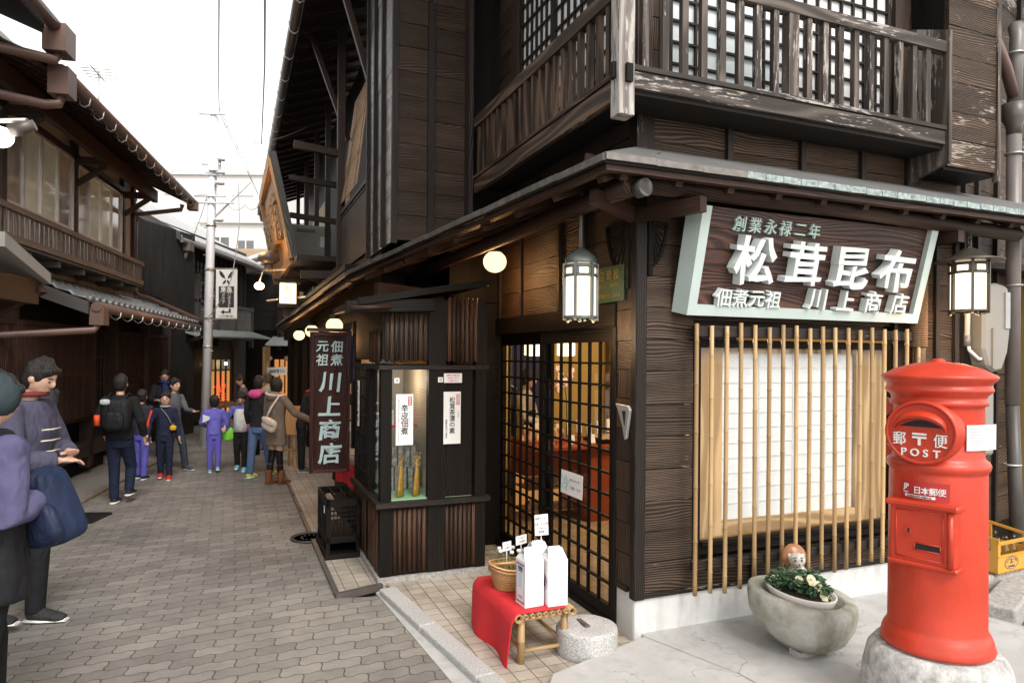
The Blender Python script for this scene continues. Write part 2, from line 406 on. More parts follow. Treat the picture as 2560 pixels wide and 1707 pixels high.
M['greystucco'] = plain('grey plaster', (.30,.285,.265), .85, var=.15, sc=3, bump=.1)
M['whitebldg'] = plain('white building', (.60,.58,.555), .7, var=.03)
M['windark'] = plain('dark window', (.10,.10,.10), .2, spec=.8)
M['polem'] = plain('glare-paled pole', (.72,.73,.76), .5, .1, var=.06)  # bright sky glare put into the colour, so the pole is extra pale
M['paneW'] = plain('shoji paper', (.78,.78,.77), .6, var=.03)
M['paneB'] = plain('frosted pane', (.60,.66,.68), .22, var=.12, sc=1.6, spec=.7)
M['noren'] = plain('navy cloth', (.03,.04,.10), .9)
M['ochre'] = plain('ochre wall', (.50,.34,.11), .8, var=.06)
M['navy'] = plain('navy curtain', (.035,.04,.11), .9)
M['counter'] = plain('red counter', (.34,.07,.025), .4, var=.1)
M['food'] = plain('dried food', (.36,.24,.13), .8, var=.8, sc=120, bump=.6, bsc=90)
M['green_pad'] = plain('green cloth', (.30,.52,.33), .8)
M['amber'] = plain('amber pack', (.45,.24,.04), .3, var=.4, sc=30)
M['drum'] = plain('cast iron', (.075,.07,.065), .6, .5, var=.3, sc=30, bump=.3)
M['kerb'] = plain('kerb stone', (.36,.345,.32), .85, var=.4, sc=40, bump=.6, bsc=60, dirt=.2)
M['paveL'] = plain('side pavement', (.20,.19,.175), .85, var=.15, sc=6, bump=.2, bsc=120)
# ---------------------------------------------------------------- ground
def pave_mat():
    m, nt = new('interlocking pavers'); n = N(nt)
    tc = n('ShaderNodeTexCoord').outputs['Object']; sp = n('ShaderNodeSeparateXYZ', i={0: tc}); x, y = sp.outputs[0], sp.outputs[1]
    wob = n.noise(tc, .7, 2)
    x = n.m('ADD', x, n.m('MULTIPLY', wob, .06)); y = n.m('ADD', y, n.m('MULTIPLY', wob, .05))
    row = n.m('FLOOR', n.m('DIVIDE', y, .118))
    # stretcher bond; the block edges zigzag in step, so the blocks key into each other
    s1 = n.m('SINE', n.m('MULTIPLY', x, 2*PI/.112)); s2 = n.m('SINE', n.m('MULTIPLY', y, 2*PI/.112))
    yy = n.m('ADD', y, n.m('MULTIPLY', s1, .008)); xx = n.m('ADD', x, n.m('MULTIPLY', s2, .007))
    bt = n('ShaderNodeTexBrick', offset=.5, i={'Vector': n.comb(xx, yy, 0.0), 'Scale': 1.0, 'Mortar Size': .004, 'Mortar Smooth': .3, 'Bias': 0.0, 'Brick Width': .224, 'Row Height': .112, 'Color1': (.225,.213,.198,1), 'Color2': (.33,.308,.280,1), 'Mortar': (.10,.093,.083,1)})
    big = n.noise(tc, .9, 5, .6); sm = n.noise(tc, 160, 3, .7); spot = n.noise(tc, 9, 3, .7)
    col = n.mix(1.0, bt.outputs[0], n.ramp(n.noise(tc, .55, 6, .65), [(.34, (.58,.58,.585)), (.5, (.88,.87,.86)), (.68, (1.1,1.07,1.02))]), 'MULTIPLY')
    col = n.mix(.5, col, n.ramp(sm, [(.3, .45), (.7, 1.0)]), 'MULTIPLY')
    col = n.mix(.3, col, n.ramp(spot, [(.35, .5), (.6, 1.0)]), 'MULTIPLY')
    h = n.m('ADD', n.m('MULTIPLY', bt.outputs[1], -1.0), n.m('MULTIPLY', sm, .35))
    finish(nt, n, col, n.m('MULTIPLY_ADD', big, .3, .45), h, .7, .006, spec=.4); return m
def tile_mat(name, a, b, grout, w, h, rot=0.0):
    m, nt = new(name); n = N(nt)
    tc = n('ShaderNodeTexCoord').outputs['Object']; sp = n('ShaderNodeSeparateXYZ', i={0: tc})
    bt = n('ShaderNodeTexBrick', offset=0.0, i={'Vector': tc, 'Scale': 1.0, 'Mortar Size': .0032, 'Mortar Smooth': .2, 'Bias': 0.0, 'Brick Width': w, 'Row Height': h, 'Color1': a+(1,), 'Color2': b+(1,), 'Mortar': grout+(1,)})
    big = n.noise(tc, 2.2, 6, .65); sm = n.noise(tc, 70, 3, .6)
    col = n.mix(1.0, bt.outputs[0], n.ramp(big, [(.35, (.66,.62,.57)), (.62, (1,1,1))]), 'MULTIPLY')
    col = n.mix(.3, col, n.ramp(sm, [(.3, .6), (.7, 1.0)]), 'MULTIPLY')
    finish(nt, n, col, n.m('MULTIPLY_ADD', big, .3, .3), n.m('MULTIPLY', bt.outputs[1], -1.0), .6, .004); return m
M['pave'] = pave_mat()
M['tiles'] = tile_mat('pale floor tiles', (.42,.375,.32), (.53,.48,.41), (.17,.15,.13), .108, .108)
M['tiles_in'] = tile_mat('shop floor tiles', (.45,.33,.2), (.55,.42,.27), (.12,.09,.06), .15, .15)

def flat(mb, pts, z, th=.03): mb.prism([(p, q, z) for p, q in pts], (0, 0, -th))
mb = MB(); mb.grid(lambda u, v: ((u-.5)*400, (v-.5)*400, -.06), 4, 4, False); struct(mb, 'ground', M['paveL'], R)
mb = MB(); flat(mb, [(-4.9,-6),(-1.0,-6),(-1.02,-1.0),(-1.27,1.36),(-1.60,1.45),(-1.60,22),(-7.5,26),(-7.5,12),(-3.38,12.2),(-3.40,8.8),(-3.93,5.6),(-4.9,0)], 0); struct(mb, 'lane', M['pave'], R)
# side pavement on the left, a little higher, with its worn edge
mb = MB(); flat(mb, [(-4.93,0),(-3.96,5.6),(-3.43,8.8),(-3.42,12),(-7.6,13),(-7.6,-2),(-5.4,-3)], .02); struct(mb, 'side_pavement', M['paveL'], R)
mb = MB()
kp = [(-4.93,0),(-3.96,5.6),(-3.43,8.8),(-3.42,12)]
for a, b in zip(kp, kp[1:]):
    n = max(2, int((V(b)-V(a)).length/.6))
    for k in range(n):
        p = V(a).lerp(V(b), k/n+.004); q = V(a).lerp(V(b), (k+1)/n-.004)
        mb.beam((p.x, p.y, .012), (q.x, q.y, .012), .11, .05)
struct(mb, 'kerb', plain('reddish kerb', (.20,.16,.13), .85, var=.35, sc=15, bump=.5), R)
mb = MB(); flat(mb, [(-1.575,1.47),(-1.20,1.60),(-1.18,1.40),(-.95,-.20),(-.74,-.32),(.04,-.06),(.04,2.6),(.2,2.7),(.2,3.6),(-.3,3.7),(-.3,18),(-1.575,18)], .008); struct(mb, 'tiled_pavement', M['tiles'], R)
mb = MB()
def strip(mb, pts, w, z0, z1, seg=.5):
    for a, b in zip(pts, pts[1:]):
        n = max(1, round((V(b)-V(a)).length/seg))
        for k in range(n):
            p = V(a).lerp(V(b), k/n); q = V(a).lerp(V(b), (k+1)/n-.005)
            mb.beam((p.x, p.y, (z0+z1)/2), (q.x, q.y, (z0+z1)/2), w, z1-z0)
strip(mb, [(-1.587,1.49),(-1.587,3.05)], .035, -.02, .03, 1.0); strip(mb, [(-1.587,3.32),(-1.587,18)], .035, -.02, .03, 1.0)
strip(mb, [(-1.60,1.455),(-1.24,1.56)], .04, -.02, .03)
struct(mb, 'drain_edge', M['gutter'], R)
mb = MB(); strip(mb, [(-1.235,1.40),(-1.03,-.17),(-.90,-1.3),(-.86,-3)], .125, -.02, .05, .8)
o = struct(mb, 'stone_kerb', M['granite'], R); bm = o.modifiers.new('b', 'BEVEL'); bm.width = .012; bm.segments = 2
mb = MB(); flat(mb, [(-1.31,1.44),(-1.24,1.50),(-1.06,-.17),(-.93,-1.3),(-.93,-3),(-1.12,-3),(-1.10,-1.3),(-1.20,-.1)], .006, .02)
struct(mb, 'cement_margin', M['concrete'], R)
# raised concrete apron in front of the post box, cast in three slabs
mb = MB()
flat(mb, [(.03,-.05),(.235,-.66),(.42,-3),(-.82,-3),(-.83,-1.2),(-.79,-.42),(-.70,-.29)], .055, .1)
flat(mb, [(.04,-.045),(.245,-.66),(.43,-3),(3.0,-3),(2.35,-.60),(2.30,.0),(.04,.0)], .055, .1)
o = struct(mb, 'concrete_apron', M['concrete'], R); bm = o.modifiers.new('b', 'BEVEL'); bm.width = .008; bm.segments = 2
# right-hand yard
mb = MB(); flat(mb, [(2.38,-.5),(2.31,.0),(2.9,.02),(3.9,.3),(4.7,.5),(7,.2),(7,-4),(3.1,-4)], -.02, .02); struct(mb, 'yard', plain('yard dirt', (.11,.10,.09), .95, var=.4, sc=5, bump=.6), R)
for (p_, q_, w_, h_, lb) in (((2.36,-.66,.06), (3.9,-.02,.06), .2, .16, 'long rough grey kerb stone lying in the yard to the right of the post box'), ((2.62,-.18,.08),(3.9,-.10,.08), .30, .20, 'rough grey kerb stone under the yellow bottle crate')):
    mb = MB(); mb.beam(p_, q_, w_, h_); o = mb.build('kerb_block', M['kerb'], None, None, R); tag(o, lb, 'kerb stone'); bm = o.modifiers.new('b', 'BEVEL'); bm.width = .015; bm.segments = 2
def grate(name, label, c, d, w, l, n, cross=0):
    d = V(d).normalized(); s = V((-d.y, d.x, 0)); t = thing(name, label, 'drain grate', R, c); c = V(c)
    f = MB()
    for k in (-1, 1):
        f.beam(c+s*k*w/2-d*l/2, c+s*k*w/2+d*l/2, .02, .02); f.beam(c+d*k*l/2-s*w/2, c+d*k*l/2+s*w/2, .02, .02)
    part(f, 'frame', M['hook'] if cross else M['iron'], t)
    b = MB()
    for k in range(n):
        q = c + d*(l*((k+.5)/n-.5)); b.beam(q-s*w/2, q+s*w/2, .012, .03)
    part(b, 'bars', M['hook'] if cross else M['iron'], t)
    m = MB(); m.obox(c-V((0,0,.012)), d*l/2, s*w/2, V((0,0,.002))); part(m, 'pit', M['iron'], t)
grate('drain_grate', 'small dark iron grate in the paving beside the walking boy', (-3.70,4.80,.012), (.3,.95,0), .26, .42, 14)
grate('drain_grate', 'steel bar grate in the yard behind the foot of the post box', (2.72,-.98,.0), (.9,.38,0), .45, 1.3, 30, 1)
t = thing('manhole_cover', 'round iron manhole cover at the edge of the tiles by the black crate', 'manhole cover', R, (-1.60,3.18,.01))
mb = MB(); mb.lathe([(.0,.0),(.15,.0),(.155,.006),(.16,.006),(.165,0)], (-1.60,3.18,.010), 40)
for k in range(12):
    a = k*PI/6; mb.box(-1.6+.08*math.cos(a)-.008, -1.6+.08*math.cos(a)+.008, 3.18+.08*math.sin(a)-.008, 3.18+.08*math.sin(a)+.008, .009, .016)
part(mb, 'lid', M['drum'], t); mb = MB(); mb.tube([(-1.6+.175*math.cos(a*PI/20), 3.18+.175*math.sin(a*PI/20), .012) for a in range(40)], .010, 6, closed=True); part(mb, 'ring', M['drum'], t)

# ---------------------------------------------------------------- the corner shop
S = thing('wooden_shop', 'dark two storey timber shop on the corner with balcony and tin-edged awning', 'shop building', R, (0,0,0))
def P(mb, name, mat, sub=None, label=None, bevel=0): return part(mb, name, M[mat] if isinstance(mat, str) else mat, S, label, sub, bevel)
def sid_q(mb, x0, x1, z0, z1, q, h=.19, th=.02):      # boards on a wall facing the viewer (-y)
    z = z0
    while z < z1-.02:
        zz = min(z+h*rn(.93,1.07), z1)
        if z1-zz < .05: zz = z1
        j = rn(0,.004); mb.box(x0, x1, q-th-j, q, z+.003, zz-.002); z = zz
def sid_p(mb, y0, y1, z0, z1, p, h=.19, th=.02):      # boards on a wall facing the lane (-x)
    z = z0
    while z < z1-.02:
        zz = min(z+h*rn(.93,1.07), z1)
        if z1-zz < .05: zz = z1
        j = rn(0,.004); mb.box(p-th-j, p, y0, y1, z+.003, zz-.002); z = zz
# plinth
mb = MB(); mb.box(-.01,2.82,-.012,.2,-.05,.275); mb.box(-.012,.19,-.0,.215,-.05,.30); P(mb, 'plinth', 'plaster', bevel=.008)
mb = MB(); mb.box(.05,2.8,-.028,.05,.27,.30); mb.box(-.03,.06,.06,.215,.295,.33); P(mb, 'sill_beam', 'post')
# ground floor front
mb = MB(); sid_q(mb, .05,.405,.30,2.85,0,.20); P(mb, 'front_siding', 'siding_mid')
mb = MB(); sid_q(mb, 2.2,2.84,.30,2.95,0,.20); sid_q(mb, .405,2.2,.30,.47,0,.17); sid_q(mb, .405,2.2,1.99,2.95,0,.2); P(mb, 'front_siding', 'siding')
mb = MB(); mb.box(.0,2.85,.002,.04,.25,2.95); mb.box(.002,.04,.1,.22,.25,2.95)
mb2 = MB(); mb2.box(0,.36,.003,.05,.25,2.9); mb2.box(2.25,2.85,.003,.05,.25,2.9); mb2.box(.36,2.25,.003,.05,.25,.5); mb2.box(.36,2.25,.003,.05,1.93,2.95); P(mb2, 'inner_wall', 'black')
mb = MB(); mb.box(-.028,.05,-.035,.03,.265,3.0); P(mb, 'corner_post', 'post', bevel=.006)
mb = MB()
for x in (2.18,2.62,2.83): mb.box(x-.02,x+.02,-.05,-.018,.28,2.95)
for x in (.88,1.62): mb.box(x-.018,x+.018,-.045,-.018,.28,.50)
P(mb, 'batten', 'post')
mb = MB(); mb.tube([(2.33,-.10,.55),(2.33,-.10,2.3)], .055, 16); P(mb, 'bamboo_post', 'oldbamboo')
mb = MB()
for k in range(40): mb.tube([(2.33+.062*math.cos(a), -.10+.062*math.sin(a), 1.85+.0125*k) for a in [j*PI/8 for j in range(16)]], .0055, 5, closed=True)
P(mb, 'rope_binding', plain('brown cord', (.16,.085,.04), .8))
# street side beside the door
mb = MB(); sid_p(mb, .03,.205,.33,3.0,0,.19); sid_p(mb, .205,2.75,2.10,3.05,0,.21); P(mb, 'side_siding', 'siding_street')
mb = MB(); mb.box(.02,.05,.2,2.8,2.0,3.1); mb.box(.02,.05,.02,.2,.3,3.1); P(mb, 'inner_wall', 'black')
mb = MB()
for q in (.62,1.02,1.75,2.25): mb.box(-.045,-.018,q-.018,q+.018,2.10,2.85)
P(mb, 'batten', 'post')
mb = MB(); mb.box(-.04,.09,.20,2.42,1.95,2.10); mb.box(-.035,.08,.195,.235,.03,1.95); mb.box(-.035,.08,2.36,2.44,.03,1.95); mb.box(-.03,.09,.2,2.42,.008,.05); P(mb, 'door_frame', 'black', bevel=.004)
# sliding lattice doors
def door(y0, y1, p):
    f = MB(); f.box(p-.018,p+.018,y0,y0+.055,.05,1.95); f.box(p-.018,p+.018,y1-.055,y1,.05,1.95); f.box(p-.017,p+.017,y0+.055,y1-.055,1.855,1.95); f.box(p-.017,p+.017,y0+.055,y1-.055,.05,.13)
    d = P(f, 'sliding_door', 'black')
    g = MB(); n = 7
    for k in range(1, n): y = y0+.055+(y1-y0-.11)*k/n; g.box(p-.016,p+.004,y-.009,y+.009,.13,1.855)
    for k in range(1, 12): z = .13+1.725*k/12; g.box(p-.0185,p+.001,y0+.05,y1-.05,z-.0075,z+.0075)
    P(g, 'lattice', 'black', d)
    g = MB(); g.box(p+.006,p+.009,y0+.04,y1-.04,.1,1.9); P(g, 'pane', 'glass', d)
door(.235,1.38,.0); door(1.30,2.37,.045)
# front window behind the bamboo bars
fw = MB(); fw.box(.41,.455,-.035,.02,.45,1.96); fw.box(2.17,2.215,-.035,.02,.45,1.96); fw.box(.455,2.17,-.034,.02,1.82,1.87); fw.box(.455,2.17,-.034,.02,.50,.56)
fw.box(.455,2.17,-.06,.0,.56,.585)
win = P(fw, 'front_window', 'black')
g = MB(); g.box(.36,2.30,-.115,-.06,1.885,1.955); g.box(.36,2.30,-.115,-.06,.425,.485); P(g, 'cross_rail', 'post', win, bevel=.004)
g = MB(); g.box(.47,.67,.02,.045,.59,1.82); g.box(1.86,2.15,.02,.045,.59,1.82); g.box(.67,1.86,.021,.044,.59,.685); g.box(.67,1.86,.021,.044,1.79,1.83)
P(g, 'light_frame', 'framewood', win)
g = MB(); g.box(.65,1.88,.05,.055,.66,1.82); P(g, 'paper_screen', emit('x', (1,1,1), 1) if 0 else 'paneW', win)
g = MB()
for k in range(1, 11): z = .69+1.1*k/11; g.box(.67,1.86,.0455,.0495,z-.004,z+.004)
for x in (1.0,1.3,1.6): g.box(x-.006,x+.006,.0457,.0495,.69,1.79)
P(g, 'screen_slats', plain('pale slats', (.72,.72,.72), .6), win)
g = MB(); g.box(.455,2.17,.004,.008,.57,1.84); P(g, 'pane', glass('front glass', (.97,.98,.98), 1.0), win)
for k in range(18):
    x = .343 + k*.1148; zb = .335+rn(-.03,.02)-(.03 if k < 4 else 0); zt = 1.965+rn(-.012,.012); g = MB(); pts = []; rad = []; z = zb; nd = zb + rn(.02,.3)
    ph = rn(-.004,.004)
    pts += [(x+ph, -.135, z)]; rad += [.0138]
    while nd < zt-.02:
        for dz, r in ((-.010,.0136),(-.004,.0136),(0,.0155),(.004,.0155),(.010,.0136)):
            if nd+dz > pts[-1][2]+.001: pts.append((x+ph*(1-2*(nd-zb)/1.6), -.135, nd+dz)); rad.append(r)
        nd += rn(.24,.34)
    pts.append((x-ph, -.135, zt)); rad.append(.013)
    g.tube(pts, rad, 12)
    P(g, 'bamboo_bar', 'bamboo', win)
# upper floor -------------------------------------------------
mb = MB(); sid_q(mb, .05,2.86,2.90,3.30,0,.2); P(mb, 'upper_apron_boards', 'siding')
mb = MB()
for x in (.66,1.28,1.84,2.30): mb.box(x-.02,x+.02,-.055,-.018,2.90,3.28)
P(mb, 'apron_batten', 'post')
mb = MB(); mb.box(-.035,.09,-.04,.05,2.86,3.28); P(mb, 'upper_post', 'post')
mb = MB(); sid_p(mb, .05,2.9,2.95,3.30,0,.18); P(mb, 'upper_apron_boards', 'siding_street')
mb = MB()
for q in (.7,1.4,2.1): mb.box(-.05,-.018,q-.02,q+.02,2.95,3.25)
P(mb, 'apron_batten', 'post')
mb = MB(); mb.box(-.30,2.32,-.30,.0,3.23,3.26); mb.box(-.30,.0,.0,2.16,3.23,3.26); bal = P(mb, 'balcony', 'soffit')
def PB(m, n, mat, **k): return P(m, n, mat, bal, **k)
g = MB(); g.box(-.25,2.30,-.325,-.285,3.255,3.352); PB(g, 'floor_beam', 'rail', bevel=.004)
g = MB(); g.box(-.25,2.30,-.335,-.270,3.356,3.383); PB(g, 'bottom_rail', 'rail')
g = MB(); g.box(-.325,-.285,-.25,2.15,3.20,3.318); PB(g, 'floor_beam', 'rail_left', bevel=.004)
g = MB(); g.box(-.335,-.27,-.25,2.15,3.322,3.350); PB(g, 'bottom_rail', 'rail_left')
g = MB(); g.box(-.25,2.30,-.33,-.27,3.90,3.975); PB(g, 'top_rail', 'rail')
g = MB(); g.box(-.33,-.27,-.25,2.15,3.775,3.865); PB(g, 'top_rail', 'rail_left')
g = MB(); g.box(-.345,-.245,-.345,-.245,3.09,4.15); PB(g, 'newel_post', 'newel', bevel=.006)
g = MB()
for z in (3.32,): g.box(-.31,-.27,-.365,-.345,z-.05,z+.05); g.box(-.365,-.345,-.31,-.27,z-.02,z+.07)
PB(g, 'wedge', 'black')
for k in range(19):
    x = -.16 + k*.135
    if k == 8: continue
    if k < 18: g = MB(); g.box(x-.021,x+.021,-.318,-.282,3.383,3.90); PB(g, 'baluster', 'rail')
g = MB(); g.box(.86+.02,.96,-.325,-.262,3.383,3.90); PB(g, 'middle_post', 'rail')
for k in range(20):
    y = -.16 + k*.118
    if k == 10: continue
    g = MB(); g.box(-.318,-.282,y-.019,y+.019,3.35,3.775); PB(g, 'baluster', 'rail_left')
g = MB(); g.box(-.325,-.262,.99,1.06,3.35,3.775); PB(g, 'middle_post', 'rail_left')
g = MB(); g.prism([(2.305,-.345,3.13),(2.305,-.345,4.05),(2.305,.0,4.2),(2.305,.0,3.0),(2.305,-.10,3.07)], (.03,0,0)); PB(g, 'end_board', 'rail')
# upper wall and lattice windows
mb = MB(); sid_q(mb, .05,.20,3.26,5.6,0,.2); sid_q(mb, 2.30,3.0,3.26,5.6,0,.2); sid_q(mb,.2,2.3,5.2,5.6,0,.2); P(mb, 'upper_siding', 'siding')
mb = MB(); sid_p(mb, 2.0,2.32,3.26,5.8,0,.2); sid_p(mb, .1,2.0,5.15,5.8,0,.2); P(mb, 'upper_siding', 'siding_street')
mb = MB(); mb.box(-.03,.08,-.03,.08,3.26,5.8); mb.box(.13,.19,-.04,.05,3.26,5.6); mb.box(-.035,.07,1.88,2.02,3.26,5.8); mb.box(2.16,2.30,-.04,.05,3.26,5.6); P(mb, 'upper_post', 'brown')
def latwin(axis, u0, u1, z0, z1, n, m, pane, lat='post'):
    f = MB(); bx = (lambda a,b,c,d,e,g_: f.box(a,b,c,d,e,g_)) if axis == 'q' else (lambda a,b,c,d,e,g_: f.box(c,d,a,b,e,g_))
    bx(u0,u0+.04,-.01,.03,z0,z1); bx(u1-.04,u1,-.01,.03,z0,z1); bx(u0+.04,u1-.04,-.009,.03,z0,z0+.05); bx(u0+.04,u1-.04,-.009,.03,z1-.05,z1)
    w = P(f, 'upper_window', 'post')
    f = MB(); bx = (lambda a,b,c,d,e,g_: f.box(a,b,c,d,e,g_)) if axis == 'q' else (lambda a,b,c,d,e,g_: f.box(c,d,a,b,e,g_))
    for k in range(1, n): u = u0+.04+(u1-u0-.08)*k/n; bx(u-.008,u+.008,-.006,.012,z0+.05,z1-.05)
    for k in range(1, m): z = z0+.05+(z1-z0-.1)*k/m; bx(u0+.04,u1-.04,-.008,.010,z-.007,z+.007)
    P(f, 'lattice', lat, w)
    f = MB(); bx = (lambda a,b,c,d,e,g_: f.box(a,b,c,d,e,g_)) if axis == 'q' else (lambda a,b,c,d,e,g_: f.box(c,d,a,b,e,g_))
    bx(u0+.03,u1-.03,.016,.024,z0+.02,z1-.02); P(f, 'pane', pane, w)
latwin('q', .20,1.20,3.28,5.15,5,13,'paneB'); latwin('q', 1.19,2.16,3.28,5.15,8,13,'paneW')
latwin('p', .12,.62,3.28,5.12,4,11,'paneW'); latwin('p', .62,1.22,3.28,5.12,5,11,'paneW'); latwin('p', 1.22,1.88,3.28,5.12,6,11,'paneW')
mb = MB(); mb.box(.05,3.0,.04,.08,2.9,5.8); mb.box(.04,.08,.08,3.4,2.9,5.8); P(mb, 'inner_wall', 'black')
# storage wing at the right end of the balcony
mb = MB(); sid_q(mb, 2.36,2.88,3.12,5.6,-.28,.2); P(mb, 'storage_box', 'siding_worn')
mb = MB(); mb.box(2.345,2.895,-.279,.0,3.10,5.6); P(mb, 'storage_box_core', 'black')
mb = MB(); mb.box(2.87,2.905,-.315,-.275,3.06,5.6); P(mb, 'storage_box_trim', 'rail')
# projecting shutter box over the lane
mb = MB(); sid_q(mb, -1.0,-.36,2.76,6.1,2.3,.21); P(mb, 'shutter_box', 'siding_street')
mb = MB(); sid_p(mb, 2.3,3.45,2.75,6.1,-1.0,.21); P(mb, 'shutter_box_lane_face', wood('polished lane boards', (.02,.017,.015), (.075,.056,.044), .25, .05, (.25,.22,.2), .6, spec=.8))
mb = MB(); mb.box(-.98,-.34,2.302,3.45,2.77,6.1); mb.box(-.36,.0,2.32,3.45,2.95,6.1); P(mb, 'shutter_box_core', 'black')
mb = MB(); mb.box(-1.035,-.985,2.265,2.31,2.73,6.1); mb.box(-.72,-.66,2.25,2.282,2.78,6.1); mb.box(-.375,-.335,2.15,2.30,3.02,6.1)
for q in (2.68,3.05,3.42): mb.box(-1.05,-1.02,q-.022,q+.022,2.75,6.1)
P(mb, 'shutter_box_batten', 'post')
mb = MB(); mb.beam((-1.5,2.2,6.0),(-.70,2.2,5.2),.07,.07); mb.beam((-1.4,3.6,5.95),(-.95,3.6,4.5),.06,.06); mb.beam((-1.4,5.6,5.95),(-.9,5.6,4.6),.06,.06); P(mb, 'eaves_strut', 'beam')
# long upper gallery behind
mb = MB(); mb.box(-.5,-.45,3.45,16,2.7,6.2); mb.box(-1.0,-.3,3.46,3.50,2.7,6.1); P(mb, 'gallery_wall', 'darkhouse')
mb = MB()
y = 3.47
while y < 5.35: mb.box(-1.02,-.99,y,y+.085,2.83,3.50); y += .09
P(mb, 'gallery_apron', 'brown')
mb = MB(); mb.box(-1.03,-.97,3.46,5.42,3.55,3.60); mb.box(-1.03,-.97,3.46,5.42,3.50,3.515)
for k in range(12): mb.box(-1.02,-.98,3.6+k*.15,3.62+k*.15,3.51,3.55)
P(mb, 'gallery_rail', 'brown')
mb = MB()
for q in (5.45,): mb.box(-1.06,-.97,q-.05,q+.05,2.6,6.0)
mb.beam((-1.6,5.45,4.42),(-1.0,5.45,4.36),.07,.09); mb.beam((-1.55,6.9,4.35),(-.8,6.9,4.3),.07,.08); mb.beam((-1.5,7.4,3.9),(-.8,7.4,3.85),.07,.08)
mb.beam((-1.50,5.5,2.78),(-.98,5.5,2.80),.08,.10); mb.box(-1.5,-.9,6.1,11,3.05,3.12)
for q in (6.4,8.0,9.6,11.5,13.5): mb.box(-.9,-.82,q-.04,q+.04,2.7,5.9)
P(mb, 'gallery_frame', 'brown')
mb = MB()
for k in range(7): mb.box(-.49,-.46,9.2+k*.14,9.27+k*.14,3.2,4.4)
P(mb, 'gallery_window_bars', 'alu')
mb = MB(); mb.box(-.52,-.505,7.9,8.7,3.1,4.9); mb.box(-.52,-.505,10.5,13.5,2.9,5.0); P(mb, 'gallery_plaster', 'tan')
# main roof: soffit, rafters, gutter
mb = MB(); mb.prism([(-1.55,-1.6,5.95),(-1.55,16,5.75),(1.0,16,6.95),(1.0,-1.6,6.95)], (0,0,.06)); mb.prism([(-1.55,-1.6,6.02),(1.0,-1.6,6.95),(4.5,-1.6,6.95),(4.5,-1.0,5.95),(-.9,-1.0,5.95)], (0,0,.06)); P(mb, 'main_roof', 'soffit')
mb = MB()
for k in range(40):
    y = -1.2+k*.44; zz = 5.93-.2*(y+1.6)/17.6; mb.beam((-1.50,y,zz),(-.3,y,zz+.48),.055,.07)
P(mb, 'rafters', 'beam')
mb = MB(); mb.tube([(-1.62,-1.8,5.93),(-1.62,16,5.72)], .062, 12); P(mb, 'main_gutter', 'gutter')
mb = MB()
for k in range(22):
    y = -1+k*.78; zz = 5.92-.2*(y+1.8)/17.8
    mb.tube([(-1.56,y,zz+.04),(-1.575,y,zz-.09),(-1.62,y,zz-.125),(-1.68,y,zz-.09),(-1.685,y,zz+.02)], .008, 6)
P(mb, 'gutter_brackets', 'hook')
mb = MB(); mb.box(-1.70,-1.54,15.6,16.0,5.5,5.75); mb.tube([(-1.62,15.8,5.5),(-1.6,15.8,5.35),(-1.2,15.6,5.2)], .05, 10); P(mb, 'gutter_hopper', 'gutter')
# awning ------------------------------------------------------
E0 = V((-.506,-.472,2.80)); E1 = V((-1.335,2.82,2.50)); E2 = V((-1.56,9.4,2.28)); E3 = V((3.9,-.47,2.80))
mb = MB()
mb.prism([E0, E1, V((-.0,2.9,3.08)), V((0,-.0,3.02))], (0,0,-.03)); mb.prism([E0, V((0,0,3.02)), V((2.9,0,3.02)), V((3.9,0,3.02)), E3], (0,0,-.03))
mb.prism([E1, E2, V((-.5,9.4,2.85)), V((-.5,2.9,2.95))], (0,0,-.03)); mb.prism([E1, V((-.5,2.9,2.95)), V((-.0,2.9,3.06))], (0,0,-.03))
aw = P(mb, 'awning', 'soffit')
g = MB()
def edge(a, b, n, mat, nm, h=.045, sub=aw):
    g = MB()
    for k in range(n):
        p = a.lerp(b, k/n); q = a.lerp(b, (k+1)/n-.0015); j = rn(-.003,.003); g.beam(p+V((0,0,.002+j)), q+V((0,0,.002+rn(-.003,.003))), .035, h*.8)
    P(g, nm, mat, sub)
edge(E0+V((-.0,0,0)), E1, 9, 'copper', 'awning_edge'); edge(E1, E2, 10, 'copper', 'awning_edge', .05)
edge(E0, V((.42,-.472,2.80)), 3, 'copper', 'awning_edge'); edge(V((.42,-.472,2.80)), E3, 26, 'verdigris', 'awning_edge', .048)
g = MB(); g.prism([E0+V((0,0,.026)), E1+V((0,0,.026)), V((-.0,2.9,3.11)), V((0,0,3.05))], (0,0,-.004)); g.prism([E0+V((0,0,.026)), V((0,0,3.05)), V((3.9,0,3.05)), E3+V((0,0,.026))], (0,0,-.004)); g.prism([E1+V((0,0,.026)), E2+V((0,0,.026)), V((-.5,9.4,2.88)), V((-.5,2.9,2.98))], (0,0,-.004)); P(g, 'tin_sheet', 'tin', aw)
g = MB(); g.beam(E0+V((.04,.02,-.045)), E1+V((.04,0,-.045)), .05, .035); g.beam(E0+V((.02,.04,-.045)), E3+V((0,.04,-.045)), .05, .035); g.beam(E1+V((.04,0,-.05)), E2+V((.04,0,-.05)), .05, .05); P(g, 'fascia', 'beam', aw)
g = MB()
for k in range(9):
    p = E0.lerp(E1, (k+.3)/9); g.beam((p.x+.06,p.y,p.z-.075),(0.0,p.y+.15,3.0-.075),.045,.05)
for k in range(12):
    x = -.35+k*.36; g.beam((x,-.41,2.73),(x,.0,2.94),.045,.05)
for k in range(14):
    p = E1.lerp(E2, (k+.5)/14); g.beam((p.x+.06,p.y,p.z-.08),(-.5,p.y,p.z+.4),.04,.05)
P(g, 'awning_rafters', 'beam', aw)
